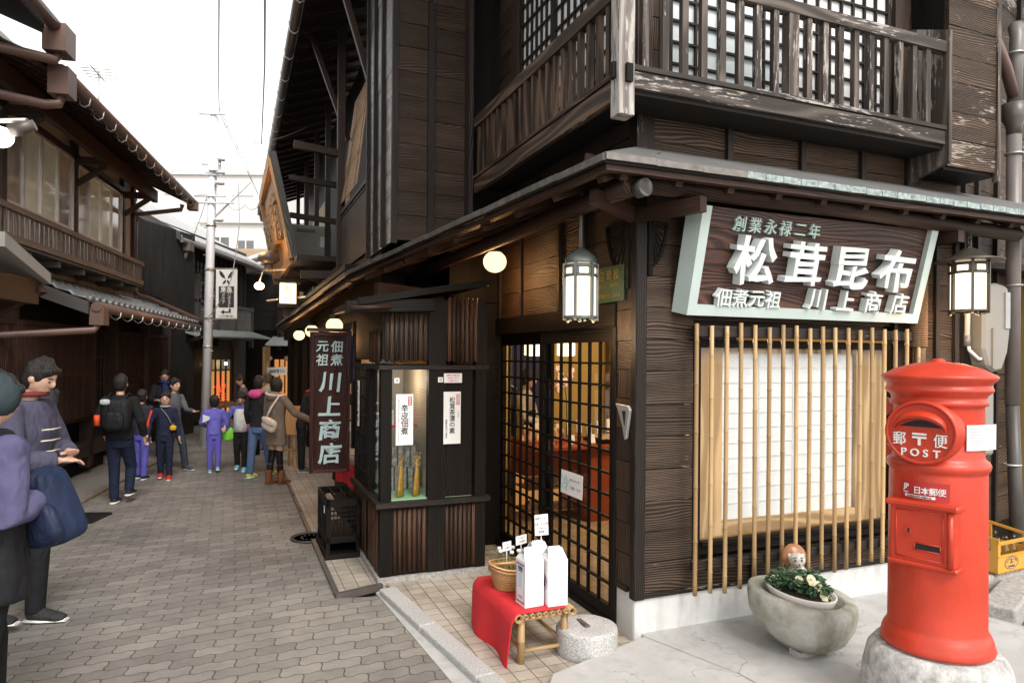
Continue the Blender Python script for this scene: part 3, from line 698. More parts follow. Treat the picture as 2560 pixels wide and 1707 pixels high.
g = MB(); g.tube([(-.31,-.30,2.74),(1.3,-.305,2.725),(3.12,-.30,2.69)], [.06,.055,.052], 12); g.tube([(-.27,-.36,2.70),(-.33,.2,2.68),(-.62,2.0,2.56),(-.75,3.0,2.45)], [.06,.055,.05,.05], 12); P(g, 'log_beam', 'beam')
g = MB(); g.beam((-.02,-.02,2.62),(.15,-.44,2.62),.07,.085); g.beam((2.40,.0,2.62),(2.42,-.36,2.62),.07,.08); g.beam((-.0,.02,2.62),(-.42,-.2,2.66),.06,.08); g.beam((0,2.5,2.25),(-1.15,2.35,2.33),.12,.11); P(g, 'bracket_beam', 'beam')
g = MB(); g.tube([(-.235,-.365,2.68),(-.225,-.43,2.68)], .05, 14); P(g, 'log_end', 'greywood')
# carved fan brackets at the corner
def fan(o, u, h, w, nm='fan_bracket'):
    o = V(o); u = V(u); g = MB(); pts = []
    for k in range(9):
        a = k/8*PI/2; pts.append(o + u*(w*math.cos(a)**1.0*(1)) + V((0,0,-h*math.sin(a)**1.2)))
    g.tube(pts, .012, 6); g.beam(o+V((0,0,.01)), o+V((0,0,-h-.06)), .02,.03, u); g.beam(o, o+u*w, .02, .02)
    for k in range(1, 8):
        g.beam(o, pts[k], .006, .012, (0,0,1) if k < 5 else tuple(u))
    P(g, nm, 'black')
fan((-.03,.06,2.60),(0,1,0),.36,.26); fan((.07,-.03,2.58),(1,0,0),.26,.12)
# display bay ----------------------------------------------------
X0,X1,Y0,Y1 = -1.235,-.42,1.635,2.83
mb = MB(); mb.box(X0,X1,Y0,Y1,.03,.58); mb.box(X0,X1,Y0,Y1,1.72,2.2); P(mb, 'display_bay', 'black')
mb = MB(); mb.box(X0-.03,X1+.05,Y0-.03,Y1+.03,.0,.05); P(mb, 'bay_kerb', 'kerb')
mb = MB(); mb.box(X0-.05,X1+.06,Y0-.05,Y1+.04,.585,.625); mb.box(X0-.03,X1+.05,Y0-.03,Y1+.02,1.645,1.68); P(mb, 'bay_sill', 'post')
mb = MB(); mb.box(X0-.01,X0+.075,Y0-.01,Y0+.075,.05,1.68); mb.box(-.98+.11,-.98+.25,Y0-.012,Y0+.06,.05,2.18); mb.box(X1-.06,X1+.03,Y0-.015,Y0+.06,.05,2.2); mb.box(X0-.01,X0+.06,2.13,2.22,.05,1.66); mb.box(X0-.01,X0+.06,Y1-.06,Y1,.05,1.66); mb.box(X1-.02,X1+.44,Y0+.7,Y0+1.0,.0,2.6); P(mb, 'bay_post', 'black')
def reeds(x0, x1, y0, y1, z0, z1, mat='oldbamboo'):
    g = MB(); L_ = math.hypot(x1-x0, y1-y0); n = int(L_/.034)
    for k in range(n):
        t = (k+.5)/n; x = x0+(x1-x0)*t; y = y0+(y1-y0)*t; zz = z0 + rn(0,.015)
        g.tube([(x,y,zz),(x,y,z1)], .0165*rn(.85,1.05), 8)
    P(g, 'bamboo_panel', mat)
reeds(-1.15,-.88,Y0-.002,Y0-.002,.06,.565); reeds(-.73,-.47,Y0-.002,Y0-.002,.06,.565)
reeds(-1.22,-.88,Y0-.002,Y0-.002,1.70,2.08,'siding'); reeds(-.72,-.46,Y0-.002,Y0-.002,1.70,2.22)
reeds(X0,X0,Y0+.09,2.12,.06,.565,'oldbamboo'); reeds(X0,X0,2.22,Y1-.06,.06,.565); reeds(X0,X0,Y0+.09,2.12,1.70,1.95)
mb = MB(); mb.box(-.80,-.79,Y0+.02,Y1,.63,1.64); P(mb, 'bay_divider', wood('bay lining',(.30,.24,.17),(.42,.34,.25),.6,0,relief=.1))
mb = MB(); mb.box(-1.2,-.8,Y1-.03,Y1-.02,.63,1.64); P(mb, 'bay_back', 'stucco')
mb = MB(); mb.box(-1.2,-.5,Y0+.02,Y1-.04,.626,.634); P(mb, 'bay_shelf', 'green_pad')
mb = MB(); mb.box(-.87+.02,-.80,Y0+.0,Y0+.02,.63,1.64); mb.box(-.75,-.74,Y0+.02,Y0+.9,.63,1.64)
mb.box(-.72,-.5,Y0+.018,Y0+.022,.63,1.64); P(mb, 'bay_panel', 'black')
g = MB(); g.box(X0+.02,X0+.024,Y0+.08,2.13,.63,1.64); g.box(X0+.02,X0+.024,2.2,Y1-.06,.63,1.64); g.box(-1.16,-.87,Y0+.02,Y0+.024,.63,1.64); P(g, 'display_pane', 'glass')
g = MB()
for k in range(5): g.box(X0-.012,X0+.012,2.25+k*.11,2.27+k*.11,.63,1.64)
for k in range(6): g.box(X0-.014,X0+.008,2.22,Y1-.06,.75+k*.16,.765+k*.16)
P(g, 'bay_lattice', 'black')
# little lean-to roof over the bay with its bamboo pole
mb = MB(); mb.prism([(X0-.2,Y0-.12,2.13),(X0-.2,Y1+.1,2.13),(-.4,Y1+.1,2.32),(-.4,Y0-.12,2.32)], (0,0,.05)); mb.beam((-1.52,Y0-.05,2.11),(-.85,Y0-.05,2.15),.1,.09); P(mb, 'bay_roof', 'black')
mb = MB(); mb.tube([(-1.50,Y0-.14,2.10),(-1.2,Y0-.14,2.12)], .016, 8); P(mb, 'bamboo_pole', 'oldbamboo')
mb = MB(); mb.box(-.9,.05,2.86,3.02,2.0,3.4); mb.box(-1.25,-.45,3.47,9.4,2.62,2.68); mb.box(-.5,.0,2.3,2.9,2.25,3.4); P(mb, 'closing_wall', 'black')
# wall between bay and door, and shop front beyond
mb = MB(); mb.box(-.45,.06,2.42,2.5,.0,2.7); mb.box(-.5,-.4,2.8,2.9,0,2.7)
for q in (4.6,6.2,8.0,9.9,12,14): mb.box(-.98,-.88,q,q+.1,0,2.7)
mb.box(-1.0,-.6,2.85,16,2.15,2.8); mb.box(-.9,-.85,8.0,16,0,2.3); P(mb, 'shop_front_posts', 'black')
mb = MB(); mb.box(.3,.35,2.9,8.2,0,2.6); P(mb, 'open_front_back_wall', 'ochre')
mb = MB(); mb.box(-.95,.3,2.86,8.0,2.42,2.46); P(mb, 'open_front_ceiling', 'brown')
# interior seen through the doors
mb = MB(); mb.box(.08,4.4,.08,4.3,-.02,.03); P(mb, 'shop_floor', 'tiles_in')
mb = MB(); mb.box(1.35,2.6,4.2,4.25,0,2.6); mb.box(4.35,4.4,.1,4.3,0,2.6); P(mb, 'back_wall', 'ochre')
mb = MB(); mb.box(.06,4.4,.06,4.3,2.5,2.55); P(mb, 'ceiling', 'brown')
mb = MB(); mb.box(.05,1.35,4.2,4.25,0,2.6); mb.box(2.6,4.4,4.2,4.25,0,2.6); P(mb, 'navy_curtain', 'navy')
mb = MB(); mb.tube([(2.15,3.9,0),(2.16,3.9,2.5)], .05, 12); P(mb, 'room_post', 'framewood')
g = MB()
for x in (.62,3.3):
    for k in (-1,1): g.beam((x,4.17,1.55),(x+k*.32,4.17,1.36),.01,.035,(0,1,0))
P(g, 'curtain_crest', 'paper')
# ---------------------------------------------------------------- side wing beyond the storage box (turned away a little)
A_ = R @ Matrix.Translation((2.86,.02,0)) @ Matrix.Rotation(math.radians(15.7), 4, 'Z')
T = thing('side_wing', 'peeling timber side wall right of the shop behind the drainpipe', 'building', A_, (0,0,0))
mb = MB(); sid_q(mb, .0,4.2,.35,6.2,0,.21); part(mb, 'siding', M['siding_worn'], T)
mb = MB(); mb.box(0,4.2,.003,.1,0,6.2); mb.box(0,4.2,-.02,.1,0,.35); part(mb, 'core_wall', M['black'], T)
mb = MB()
for x in (.14,.42,.86,1.42,1.95,2.6): mb.box(x-.025,x+.025,-.055,-.018,.35,6.2)
part(mb, 'batten', M['post'], T)
mb = MB(); mb.box(1.62,2.6,-.07,-.02,.05,1.62); part(mb, 'side_door', M['black'], T)
mb = MB(); mb.box(-.3,4.5,-.9,.3,6.2,6.3); part(mb, 'eaves', M['soffit'], T)
# drainpipe
T = thing('drainpipe', 'tall grey-brown drainpipe with a hopper down the right-hand wall', 'drainpipe', R, (3.46,-.06,.0))
mb = MB(); mb.tube([(3.50,-.10,-.02),(3.475,-.06,1.4)], .048, 16); part(mb, 'lower_pipe', plain('lower pipe', (.055,.05,.047), .45), T)
mb = MB(); mb.tube([(3.475,-.06,1.4),(3.47,-.06,3.6)], .052, 16); part(mb, 'pipe', M['pipegrey'], T)
mb = MB(); mb.lathe([(.052,3.55),(.056,3.62),(.085,3.68),(.085,3.80),(.05,3.81)], (3.47,-.06,0), 20); part(mb, 'hopper', M['gutter'], T)
mb = MB(); mb.tube([(3.47,-.06,3.8),(3.50,-.06,4.35),(3.54,-.02,4.44),(3.68,.04,4.5)], .05, 14); part(mb, 'top_pipe', M['pipegrey'], T)
mb = MB(); mb.tube([(3.47,-.06,3.84),(3.30,-.10,4.05),(3.0,-.16,4.3)], .042, 12); part(mb, 'branch_pipe', M['pipebrown'], T)
mb = MB()
for z in (.92,2.35,3.40,4.2): mb.tube([(3.475+.06*math.cos(a),-.06+.06*math.sin(a),z) for a in [k*PI/8 for k in range(16)]], .009, 6, closed=True)
part(mb, 'straps', M['hook'], T)
# utility meter and conduit
T = thing('utility_meter', 'grey plastic meter box with rounded lid behind the right-hand lantern', 'meter', R, (3.15,-.05,1.9))
mb = MB(); pr = [(-.14,.43),(-.16,.38),(-.16,-.02),(-.11,-.16),(-.03,-.2),(.06,-.19),(.13,-.05),(.155,.1),(.155,.40),(.12,.47),(.0,.49),(-.10,.48)]
mb.prism([(3.18+x,-.13,1.86+z) for x, z in pr], (0,.14,0)); part(mb, 'case', M['meter'], T, bevel=.02)
mb = MB(); mb.prism([(3.215+x*.45,-.155,1.93+z*.55) for x, z in [(-.2,.4),(.2,.4),(.2,-.2),(.0,-.3),(-.2,-.2)]], (0,.03,0)); mb2 = MB(); mb2.box(3.255,3.31,-.142,-.128,2.0,2.28); part(mb2, 'window', plain('meter glass', (.30,.31,.31), .15), T)
mb = MB(); mb.box(3.105,3.115,-.145,-.13,1.7,2.0); part(mb, 'seam', M['meter'], T)
T = thing('conduit', 'white power conduit running down the wall behind the right lantern', 'conduit', R, (2.92,-.05,1.8))
mb = MB(); mb.tube([(2.93,-.06,1.92),(2.95,-.06,2.95)], .019, 10); mb.tube([(2.93,-.06,1.92),(2.94,-.07,1.83),(3.02,-.09,1.76),(3.10,-.09,1.77)], .013, 8); part(mb, 'tube', M['white_pl'], T)
mb = MB(); mb.tube([(2.93,-.06,1.86),(2.93,-.06,1.94)], .024, 10); part(mb, 'coupling', M['pipegrey'], T)
mb = MB(); mb.box(3.36,3.52,-.02,-.01,1.9,2.28); single(mb, 'wall_plate', M['white_pl'], 'blank white plate on the wall between meter and drainpipe', 'plate', R)
mb = MB(); mb.box(2.90,3.15,-.13,-.03,1.02,1.62); single(mb, 'junction_box', M['meter'], 'grey junction box on the wall behind the post box cap', 'box', R, bevel=.02)

# ---------------------------------------------------------------- lanterns
def lantern(root_label, R_, c, rad, h, brim, met, mat, n=6, rod=None, chain=None):
    t = thing('hanging_lantern', root_label, 'lantern', R_, c); x, y, z = c
    g = MB(); g.lathe([(rad*.90,z-h/2),(rad*.90,z+h/2)], (x,y,0), 32); g.lathe([(0.0,z-h/2-.002),(rad*.88,z-h/2-.002)], (x,y,0), 32); part(g, 'lamp_shade', M['glow'], t)
    g = MB()
    for zz, tk in ((z-h/2,.008),(z+h*.32,.009),(z+h/2,.010)): g.lathe([(rad*.92,zz-tk),(rad*1.02,zz-tk),(rad*1.02,zz+tk),(rad*.92,zz+tk),(rad*.92,zz-tk)], (x,y,0), 32)
    part(g, 'hoops', met, t)
    g = MB()
    for k in range(n):
        a = 2*PI*(k+.5)/n+.25; g.obox((x+rad*.97*math.cos(a), y+rad*.97*math.sin(a), z), (0,0,h/2+.02), (.011*math.cos(a),.011*math.sin(a),0), (-.008*math.sin(a),.008*math.cos(a),0))
        for q in (-1, 1):
            b = a + q*2*PI/n*.13; g.obox((x+rad*.95*math.cos(b), y+rad*.95*math.sin(b), z+h*.40), (0,0,h*.075), (.004*math.cos(b),.004*math.sin(b),0), (-.009*math.sin(b),.009*math.cos(b),0))
    part(g, 'ribs', met, t)
    g = MB(); g.lathe([(brim,z+h/2+.02),(brim,z+h/2+.028),(rad*.95,z+h/2+.055),(rad*.5,z+h/2+.10),(.02,z+h/2+.12)], (x,y,0), 32); part(g, 'cap', met, t)
    g = MB()
    for k in range(3):
        a = 2*PI*k/3; g.sph((x+rad*.9*math.cos(a), y+rad*.9*math.sin(a), z-h/2-.02), .014, n=8, m=6)
    part(g, 'feet', met, t)
    if rod:
        g = MB(); g.tube([(x,y,z+h/2+.11),(x,y,rod)], .012, 10); part(g, 'rod', met, t)
        g = MB(); g.lathe([(.05,rod-.02),(.05,rod)], (x,y,0), 16); part(g, 'ceiling_plate', met, t)
    if chain:
        g = MB(); zz = z+h/2+.12; k = 0
        while zz < chain:
            o = [(.014*math.cos(a), 0 if k % 2 else .014*math.cos(a), .024*math.sin(a)) for a in [j*PI/5 for j in range(10)]]
            g.tube([(x+(q[0] if k % 2 else 0), y+(0 if k % 2 else q[1]), zz+q[2]) for q in o], .004, 5, closed=True); zz += .036; k += 1
        part(g, 'chain', M['iron'], t)
    l = bpy.data.lights.new('lantern_light', 'POINT'); l.energy = LP*.5; l.color = (1,.66,.36); l.shadow_soft_size = .12; lo = bpy.data.objects.new('lantern_light', l); C.objects.link(lo); lo.parent = t; lo.location = (0,0,-h/2-.12)
    return t
LP = 9.0
lantern('bronze six-panelled lantern glowing over the shop door', R, (-.25,.27,2.165), .107, .32, .10, M['lampmetal'], None, rod=2.93)
lantern('dark wide-brimmed lantern on a chain at the right end of the awning', R, (2.545,-.33,2.265), .125, .33, .215, M['lampbrown'], None, chain=2.68)
def globe(c, r, label):
    x, y, z = c; t = thing('globe_lamp', label, 'lamp', R, c, 'globe lamps under the awning')
    g = MB(); g.sph((x,y,z), r, r, r*.92, 24, 16); part(g, 'globe', M['glow2'], t)
    g = MB(); g.lathe([(r*.62,z+r*.80),(r*.66,z+r*.86),(r*.66,z+r*1.15),(r*.4,z+r*1.3)], (x,y,0), 20); part(g, 'holder', M['iron'], t)
    l = bpy.data.lights.new('globe_light', 'POINT'); l.energy = 5; l.color = (1,.50,.18); l.shadow_soft_size = .1; lo = bpy.data.objects.new('globe_light', l); C.objects.link(lo); lo.parent = t; lo.location = (0,0,-r-.05)
globe((-.27,1.76,2.545), .098, 'glowing round lamp under the awning left of the door lantern')
globe((-1.30,3.83,2.067), .088, 'round lamp beside the top of the hanging plum signboard, nearest of the far three')
globe((-1.31,5.95,2.078), .088, 'round lamp half hidden behind the top of the hanging signboard')
globe((-1.30,7.95,2.074), .088, 'round lamp farthest down the lane under the awning')

# ---------------------------------------------------------------- the big leaning signboard
T = thing('shop_signboard', 'large pale-framed board leaning out over the bamboo window with raised white characters', 'signboard', R, (1.3,-.12,2.0))
BL, BR = V((.262,-.115,2.02)), V((2.275,-.115,2.02)); TL, TR = V((.262,-.27,2.66)), V((2.275,-.27,2.66))
upv = (TL-BL).normalized(); rt = V((1,0,0)); nr = rt.cross(upv); Hh = (TL-BL).length
# the frame flares outwards towards its face
def pl(x, h, d=0): return BL + rt*x + upv*h + nr*d
Wd = BR.x-BL.x
g = MB(); D_ = .028
def barq(a, b, c, d, e, f_, g_, h_): # 8-corner bar
    g2 = [a,b,c,d,e,f_,g_,h_]; i0 = len(g.v); g.pr.append((i0, len(g.f))); g.v.extend(g2)
    for F in ((0,3,2,1),(4,5,6,7),(0,1,5,4),(1,2,6,5),(2,3,7,6),(3,0,4,7)): g.face(tuple(i0+k for k in F), [(0,0),(1,0),(1,.1),(0,.1)], .5)
t_ = .065; fl = .03
barq(pl(-fl,0,-.09),pl(-fl+t_,0+t_,-.09),pl(-fl+t_,Hh,-.09),pl(-fl,Hh,-.09), pl(0,0,D_),pl(t_,t_,D_),pl(t_,Hh,D_),pl(0,Hh,D_))
barq(pl(Wd-t_,t_,-.09),pl(Wd+.0,0,-.09),pl(Wd+.0,Hh,-.09),pl(Wd-t_,Hh,-.09), pl(Wd-t_,t_,D_),pl(Wd,0,D_),pl(Wd,Hh,D_),pl(Wd-t_,Hh,D_))
barq(pl(-fl,0,-.09),pl(Wd,0,-.09),pl(Wd-t_,t_,-.09),pl(-fl+t_,t_,-.09), pl(0,0,D_),pl(Wd,0,D_),pl(Wd-t_,t_,D_),pl(t_,t_,D_))
part(g, 'frame', M['minty'], T)
g = MB(); nb = 5
for k in range(nb): g.obox(pl(Wd/2, t_*.5+(Hh-t_*.5)*(k+.5)/nb, -.02), rt*(Wd/2-.02), nr*.012, upv*((Hh-t_*.5)/nb/2-.0015))
part(g, 'board', M['signwood'], T)
for k, ch in enumerate('松茸昆布'):
    g = MB(); txt(g, ch, pl(.425+k*.409, .362, .03), rt, upv, .305, .034, .018, 1.10, -.02, .05, k+3); part(g, 'letter', M['letter_pale'], T)
for k, ch in enumerate('創業永禄二年'):
    g = MB(); txt(g, ch, pl(.305+k*.121, .572, .0), rt, upv, .098, .010, .008, 1.0, .0, .04, k+20); part(g, 'small_letter', M['jade'], T)
for k, ch in enumerate('佃煮元祖'):
    g = MB(); txt(g, ch, pl(.248+k*.132, .120, .018), rt, upv, .118, .020, .010, 1.08, .0, .035, k+30); part(g, 'small_letter', M['letter_pale'], T)
for k, ch in enumerate('川上商店'):
    g = MB(); txt(g, ch, pl(1.005+k*.254, .138, .022), rt, upv, .150, .026, .014, 1.12, .0, .035, k+40); part(g, 'small_letter', M['letter_pale'], T)

# carved hanging signboard, edge-on to the lane
T = thing('hanging_signboard', 'tall carved plum-coloured board with pale blue characters hanging before the display bay', 'signboard', R, (-1.48,3.0,.65))
YS = 3.0; Z0, Z1 = .655, 1.97
g = MB(); g.box(-1.60,-1.30,YS-.015,YS+.02,Z0+.03,Z1-.03); part(g, 'board', M['plum'], T)
g = MB(); g.box(-1.632,-1.60,YS-.035,YS+.03,Z0,Z1); g.box(-1.30,-1.268,YS-.035,YS+.03,Z0,Z1); g.box(-1.60,-1.30,YS-.034,YS+.03,Z0,Z0+.035); g.box(-1.60,-1.30,YS-.034,YS+.03,Z1-.035,Z1); part(g, 'frame', M['plum'], T)
for k, ch in enumerate('川上商店'):
    g = MB(); txt(g, ch, (-1.452,YS-.022,1.50-k*.222), (1,0,0), (0,0,1), .20, .008, .022, 1.08, .08, .045, k+50); part(g, 'letter', M['celadon'], T)
for k, ch in enumerate('佃煮'):
    g = MB(); txt(g, ch, (-1.392,YS-.022,1.835-k*.125), (1,0,0), (0,0,1), .115, .006, .014, 1, .08, .04, k+60); part(g, 'small_letter', M['celadon'], T)
for k, ch in enumerate('元祖'):
    g = MB(); txt(g, ch, (-1.522,YS-.022,1.835-k*.125), (1,0,0), (0,0,1), .115, .006, .014, 1, .08, .04, k+70); part(g, 'small_letter', M['celadon'], T)
g = MB(); g.beam((-1.5,YS,1.95),(-1.5,YS,2.3),.03,.03); g.beam((-1.38,YS,1.95),(-1.38,YS,2.3),.03,.03); part(g, 'brackets', M['iron'], T)
g = MB(); g.box(-1.66,-1.27,YS-.05,YS+.05,1.975,2.005); part(g, 'top_board', M['beam'], T)

# ---------------------------------------------------------------- small signs on the shop
def sheet(name, label, cat, c, rt_, up_, w, h, items, mat='paper', th=.002, frame=R):
    c = V(c); r = V(rt_).normalized(); u = V(up_).normalized(); n_ = r.cross(u)
    t = thing(name, label, cat, frame, c)
    g = MB(); g.obox(c, r*w/2, u*h/2, n_*th); part(g, 'sheet', M[mat] if isinstance(mat, str) else mat, t)
    for k, it in enumerate(items):
        s_, x, y, sz, col, mode = it[:6]; g = MB(); fn = vtxt if mode == 'v' else htxt
        if mode == 'box': g.obox(c+r*x+u*y+n_*(th+.0006), r*sz[0]/2, u*sz[1]/2, n_*.0006); part(g, 'print', M[col], t); continue
        fn(g, s_, c+r*x+u*y+n_*(th+.002), r, u, sz, it[6] if len(it) > 6 else 1.05, ext=.0004, off=.012); part(g, 'writing', M[col], t)
    return t
X = (1,0,0); Z = (0,0,1); q_ = Y0-.012
sheet('poster', 'white poster with four bold characters on the left pane of the display bay', 'poster', (-1.062,q_,1.258), X, Z, .136, .395,
      [('辛皮佃煮', 0, -.0, .062, 'ink', 'v', .95), ('一瓶の木の皮から作った珍味しびれるうまさをぜひ', -.046, 0, .013, 'bluegrey_ink', 'v', 1.15), ('', .042, .142, (.03,.07), 'vermilion', 'box'), ('限定品', .042, .142, .020, 'paper', 'v', 1.0), ('からか', .04, .03, .013, 'bluegrey_ink', 'v', 1.8)])
sheet('poster', 'white poster with brush writing on the dark right panel of the display bay', 'poster', (-.677,q_,1.262), X, Z, .142, .415,
      [('松茸茶漬の素', -.0, .02, .05, 'ink', 'v', .98), ('季節限定', .048, .145, .019, 'paper', 'v', 1.0), ('二百円', .05, .03, .014, 'bluegrey_ink', 'v', 1.3), ('有限会社川上商店', -.048, -.085, .017, 'ink', 'v', 1.1), ('', .048, .145, (.026,.085), 'vermilion', 'box')])
sheet('notice', 'small pinkish notice with three lines above the right-hand poster', 'notice', (-.672,q_,1.578), X, Z, .15, .075,
      [('店頭での飲食は', 0, .022, .015, 'vermilion', 'h'), ('お気をつけて', 0, 0, .015, 'vermilion', 'h'), ('ご遠慮下さい', 0, -.022, .015, 'vermilion', 'h')])
sheet('sticker', 'tiny security sticker left of the small pink notice', 'sticker', (-.775,q_,1.565), X, Z, .04, .04, [('日', 0, 0, .022, 'ink', 'h')])
sheet('sticker', 'tiny white sticker high on the glass of the left display pane', 'sticker', (-1.12,q_+.02,1.56), X, Z, .04, .04, [('日', 0, 0, .022, 'ink', 'h')])
sheet('poster', 'narrow paper strip on the lattice of the display bay behind the hanging board', 'poster', (X0-.03,2.52,1.33), (0,-1,0), Z, .07, .40, [('手づくり佃煮', 0, 0, .045, 'ink', 'v', 1.2)])
sheet('door_card', 'white card with a blue ice character hanging on the lattice door', 'sign', (-.03,.80,.835), (0,-1,0), (0,-.06,1), .33, .17,
      [('冷', -.095, 0, .13, 'iceblue', 'h'), ('冷えたサイダー', .06, .03, .024, 'bluegrey_ink', 'h'), ('ご用意してます', .06, -.025, .024, 'bluegrey_ink', 'h')]) if M.setdefault('iceblue', plain('ice blue', (.42,.62,.72), .6)) else 0
sheet('wall_plaque', 'green plaque with gold characters above the door behind the lantern', 'plaque', (-.035,.27,2.225), (0,-1,0), Z, .36, .23,
      [('店茸松', 0, .06, .07, 'gold', 'h', 1.3), ('TOKUSEN SHOKUHIN', 0, -.01, .026, 'gold', 'h', .68), ('KOMOTO DAKA', 0, -.075, .034, 'gold', 'h', .72)], 'green_pl', .006)
sheet('wall_plaque', 'narrow black plaque with gilt edge left of the door lantern', 'plaque', (-.035,.585,2.19), (0,-1,0), Z, .11, .26,
      [('よろず屋', .0, 0, .045, 'gold', 'v', 1.1), ('', -.052, 0, (.004,.26), 'gold', 'box')], 'ink', .006)
T = thing('wall_bracket', 'loose triangular metal bracket on the corner beside the door', 'bracket', R, (-.03,.08,1.37))
g = MB(); g.prism([(-.05,.17,1.46),(-.05,.02,1.455),(-.05,.0,1.43),(-.05,.04,1.25),(-.05,.06,1.24),(-.05,.09,1.33),(-.05,.14,1.42)], (.02,0,0)); part(g, 'plate', M['hook'], T, bevel=.004)
g = MB(); g.prism([(-.053,.085,1.42),(-.053,.045,1.42),(-.053,.055,1.33)], (.003,0,0)); part(g, 'slot', M['iron'], T)
# wares in the display bay
for k, (x, lab) in enumerate(((-1.06,'amber pack of pickles tied with wheat ears, left one in the display bay'), (-.93,'amber pack of pickles tied with wheat ears, right one in the display bay'))):
    T = thing('pickle_pack', lab, 'food pack', R, (x,Y0+.12,.635), 'pickle packs in the display bay')
    g = MB(); g.tube([(x,Y0+.12,.635),(x,Y0+.12,.70),(x+.005,Y0+.12,.84),(x,Y0+.12,.93)], [(.05,.02),(.042,.02),(.024,.016),(.012,.01)], 10); part(g, 'bag', M['amber'], T)
    g = MB()
    for j in range(22):
        a = rn(-.035,.03); z0 = rn(.86,.98); g.sph((x+a, Y0+.12+rn(-.02,.02), z0), .006, .005, .013, 6, 4)
        g.tube([(x,Y0+.12,.84),(x+a,Y0+.12,z0)], .0015, 4)
    part(g, 'wheat', M['bamboo'], T)
T = thing('display_rack', 'clear rack of packets and a red-handled scoop behind the display glass', 'rack', R, (-.98,Y0+.5,.635))
g = MB()
for k in range(6):
    for j in range(2): x = -1.15+k*.055; g.box(x,x+.04,Y0+.4+j*.12,Y0+.46+j*.12,.64+j*.16,.80+j*.16+rn(0,.04))
part(g, 'packets', plain('packets', (.42,.40,.37), .3, var=.8, sc=30), T)
g = MB(); g.box(-1.2,-.86,Y0+.38,Y0+.7,1.16,1.172); part(g, 'shelf', M['redcloth'], T)
g = MB()
for k in range(4): g.box(-1.18+k*.08,-1.13+k*.08,Y0+.42,Y0+.5,1.174,1.25+rn(0,.05))
part(g, 'jars', M['white_card'], T)

# ---------------------------------------------------------------- post box
PX, PY = .825, -1.343
T = thing('post_box', 'red cylindrical pillar post box on a concrete foot', 'post box', R, (PX,PY,.17))
def face(a): return None
zb = .40
g = MB(); g.lathe([(.335,-.02),(.33,.12),(.315,.26),(.295,.345),(.265,.385),(.0,.395)], (PX,PY,0), 40); g.jitter(.007, 6); part(g, 'concrete_foot', plain('foot concrete', (.45,.44,.42), .9, var=.45, sc=22, bump=.8, bsc=40), T)
prof = [(.0,zb),(.238,zb),(.241,.412),(.234,.43),(.230,.45),(.222,.47),(.212,.485),(.2065,.50),(.2055,.7),(.203,1.215),(.202,1.221),(.203,1.229),(.206,1.233),(.214,1.243),(.216,1.262),(.208,1.278),(.194,1.288),(.190,1.30),(.1875,1.53),(.189,1.535),(.202,1.54),(.205,1.553),(.200,1.563),(.194,1.567),(.200,1.585),(.221,1.603),(.224,1.612),(.218,1.625),(.214,1.63),(.220,1.642),(.238,1.66),(.243,1.672),(.235,1.68),(.18,1.710),(.10,1.734),(.03,1.742),(.028,1.753),(.015,1.757),(0,1.758)]
g = MB(); g.lathe(prof, (PX,PY,0), 72); part(g, 'body', M['red'], T)
# front direction of the box
FA = math.radians(198.5)   # towards the lane corner
f_ = V((math.cos(FA), math.sin(FA), 0)); s_ = V((-f_.y, f_.x, 0))*1.0
# right as seen by a viewer standing in front
rt_ = V((0,0,1)).cross(f_)
ctr = V((PX,PY,1.418))
def pb(x, z, d): return ctr + rt_*x + V((0,0,z)) + f_*d
def oval(mbx, rx, rz, d0, d1, cz=0, n=48, bev=.006):
    prs = [(1.0,d0),(1.0,d1-bev),(1-bev/rx,d1),(0,d1)]
    i0 = len(mbx.v); mbx.pr.append((i0, len(mbx.f))); r = .5
    for k_, (s1, d) in enumerate(prs[:-1]):
        for k in range(n):
            a = 2*PI*k/n; mbx.v.append(pb(rx*s1*math.cos(a), cz+rz*s1*math.sin(a), d))
    for i in range(2):
        for k in range(n):
            k2 = (k+1) % n; mbx.face((i0+i*n+k, i0+i*n+k2, i0+(i+1)*n+k2, i0+(i+1)*n+k), [(0,0)]*4, r, i == 0)
    mbx.face(tuple(i0+2*n+k for k in range(n)), [(0,0)]*n, r)
g = MB(); oval(g, .152,.148,.04,.222); g.tube([pb(.143*math.cos(a), .138*math.sin(a), .225) for a in [k*PI/24 for k in range(48)]], .0085, 8, closed=True); ov = part(g, 'mouth_plate', M['red'], T)
g = MB()
def hood(u, v):
    a = PI*u; x = .108*math.cos(a)*-1; z0_ = .036 + .066*math.sin(a); dd = .215 + v*.055*(.35+.65*math.sin(a)); return pb(x, z0_ - v*v*.022, dd)
g.grid(hood, 20, 6); g.grid(lambda u, v: pb(-.108*math.cos(PI*u), (.036+.066*math.sin(PI*u))-.022-.012*v, .215+.055*(.35+.65*math.sin(PI*u))-.004*v), 20, 1); g.grid(lambda u, v: pb(-.105*math.cos(PI*u), (.026+.056*math.sin(PI*u))*1-.010, .215+v*.05*(.35+.65*math.sin(PI*u))), 20, 2); part(g, 'hood', M['red'], T, sub=ov)
g = MB(); g.prism([pb(-.09+.18*k/10, .026+.030*math.sin(PI*k/10), .2235) for k in range(11)], f_*.001); part(g, 'slot', M['iron'], T, sub=ov)
for k, (ch, x, z, sz, wd) in enumerate((('郵',-.088,-.032,.066,.86),('〒',-.004,-.030,.074,1.1),('便',.082,-.032,.066,.88))):
    g = MB(); txt(g, ch, pb(x, z, .226), rt_, (0,0,1), sz, .004, {'〒': .022, '便': 0.0}.get(ch, .008), wd); part(g, 'letter', M['white_letter'], T, sub=ov)
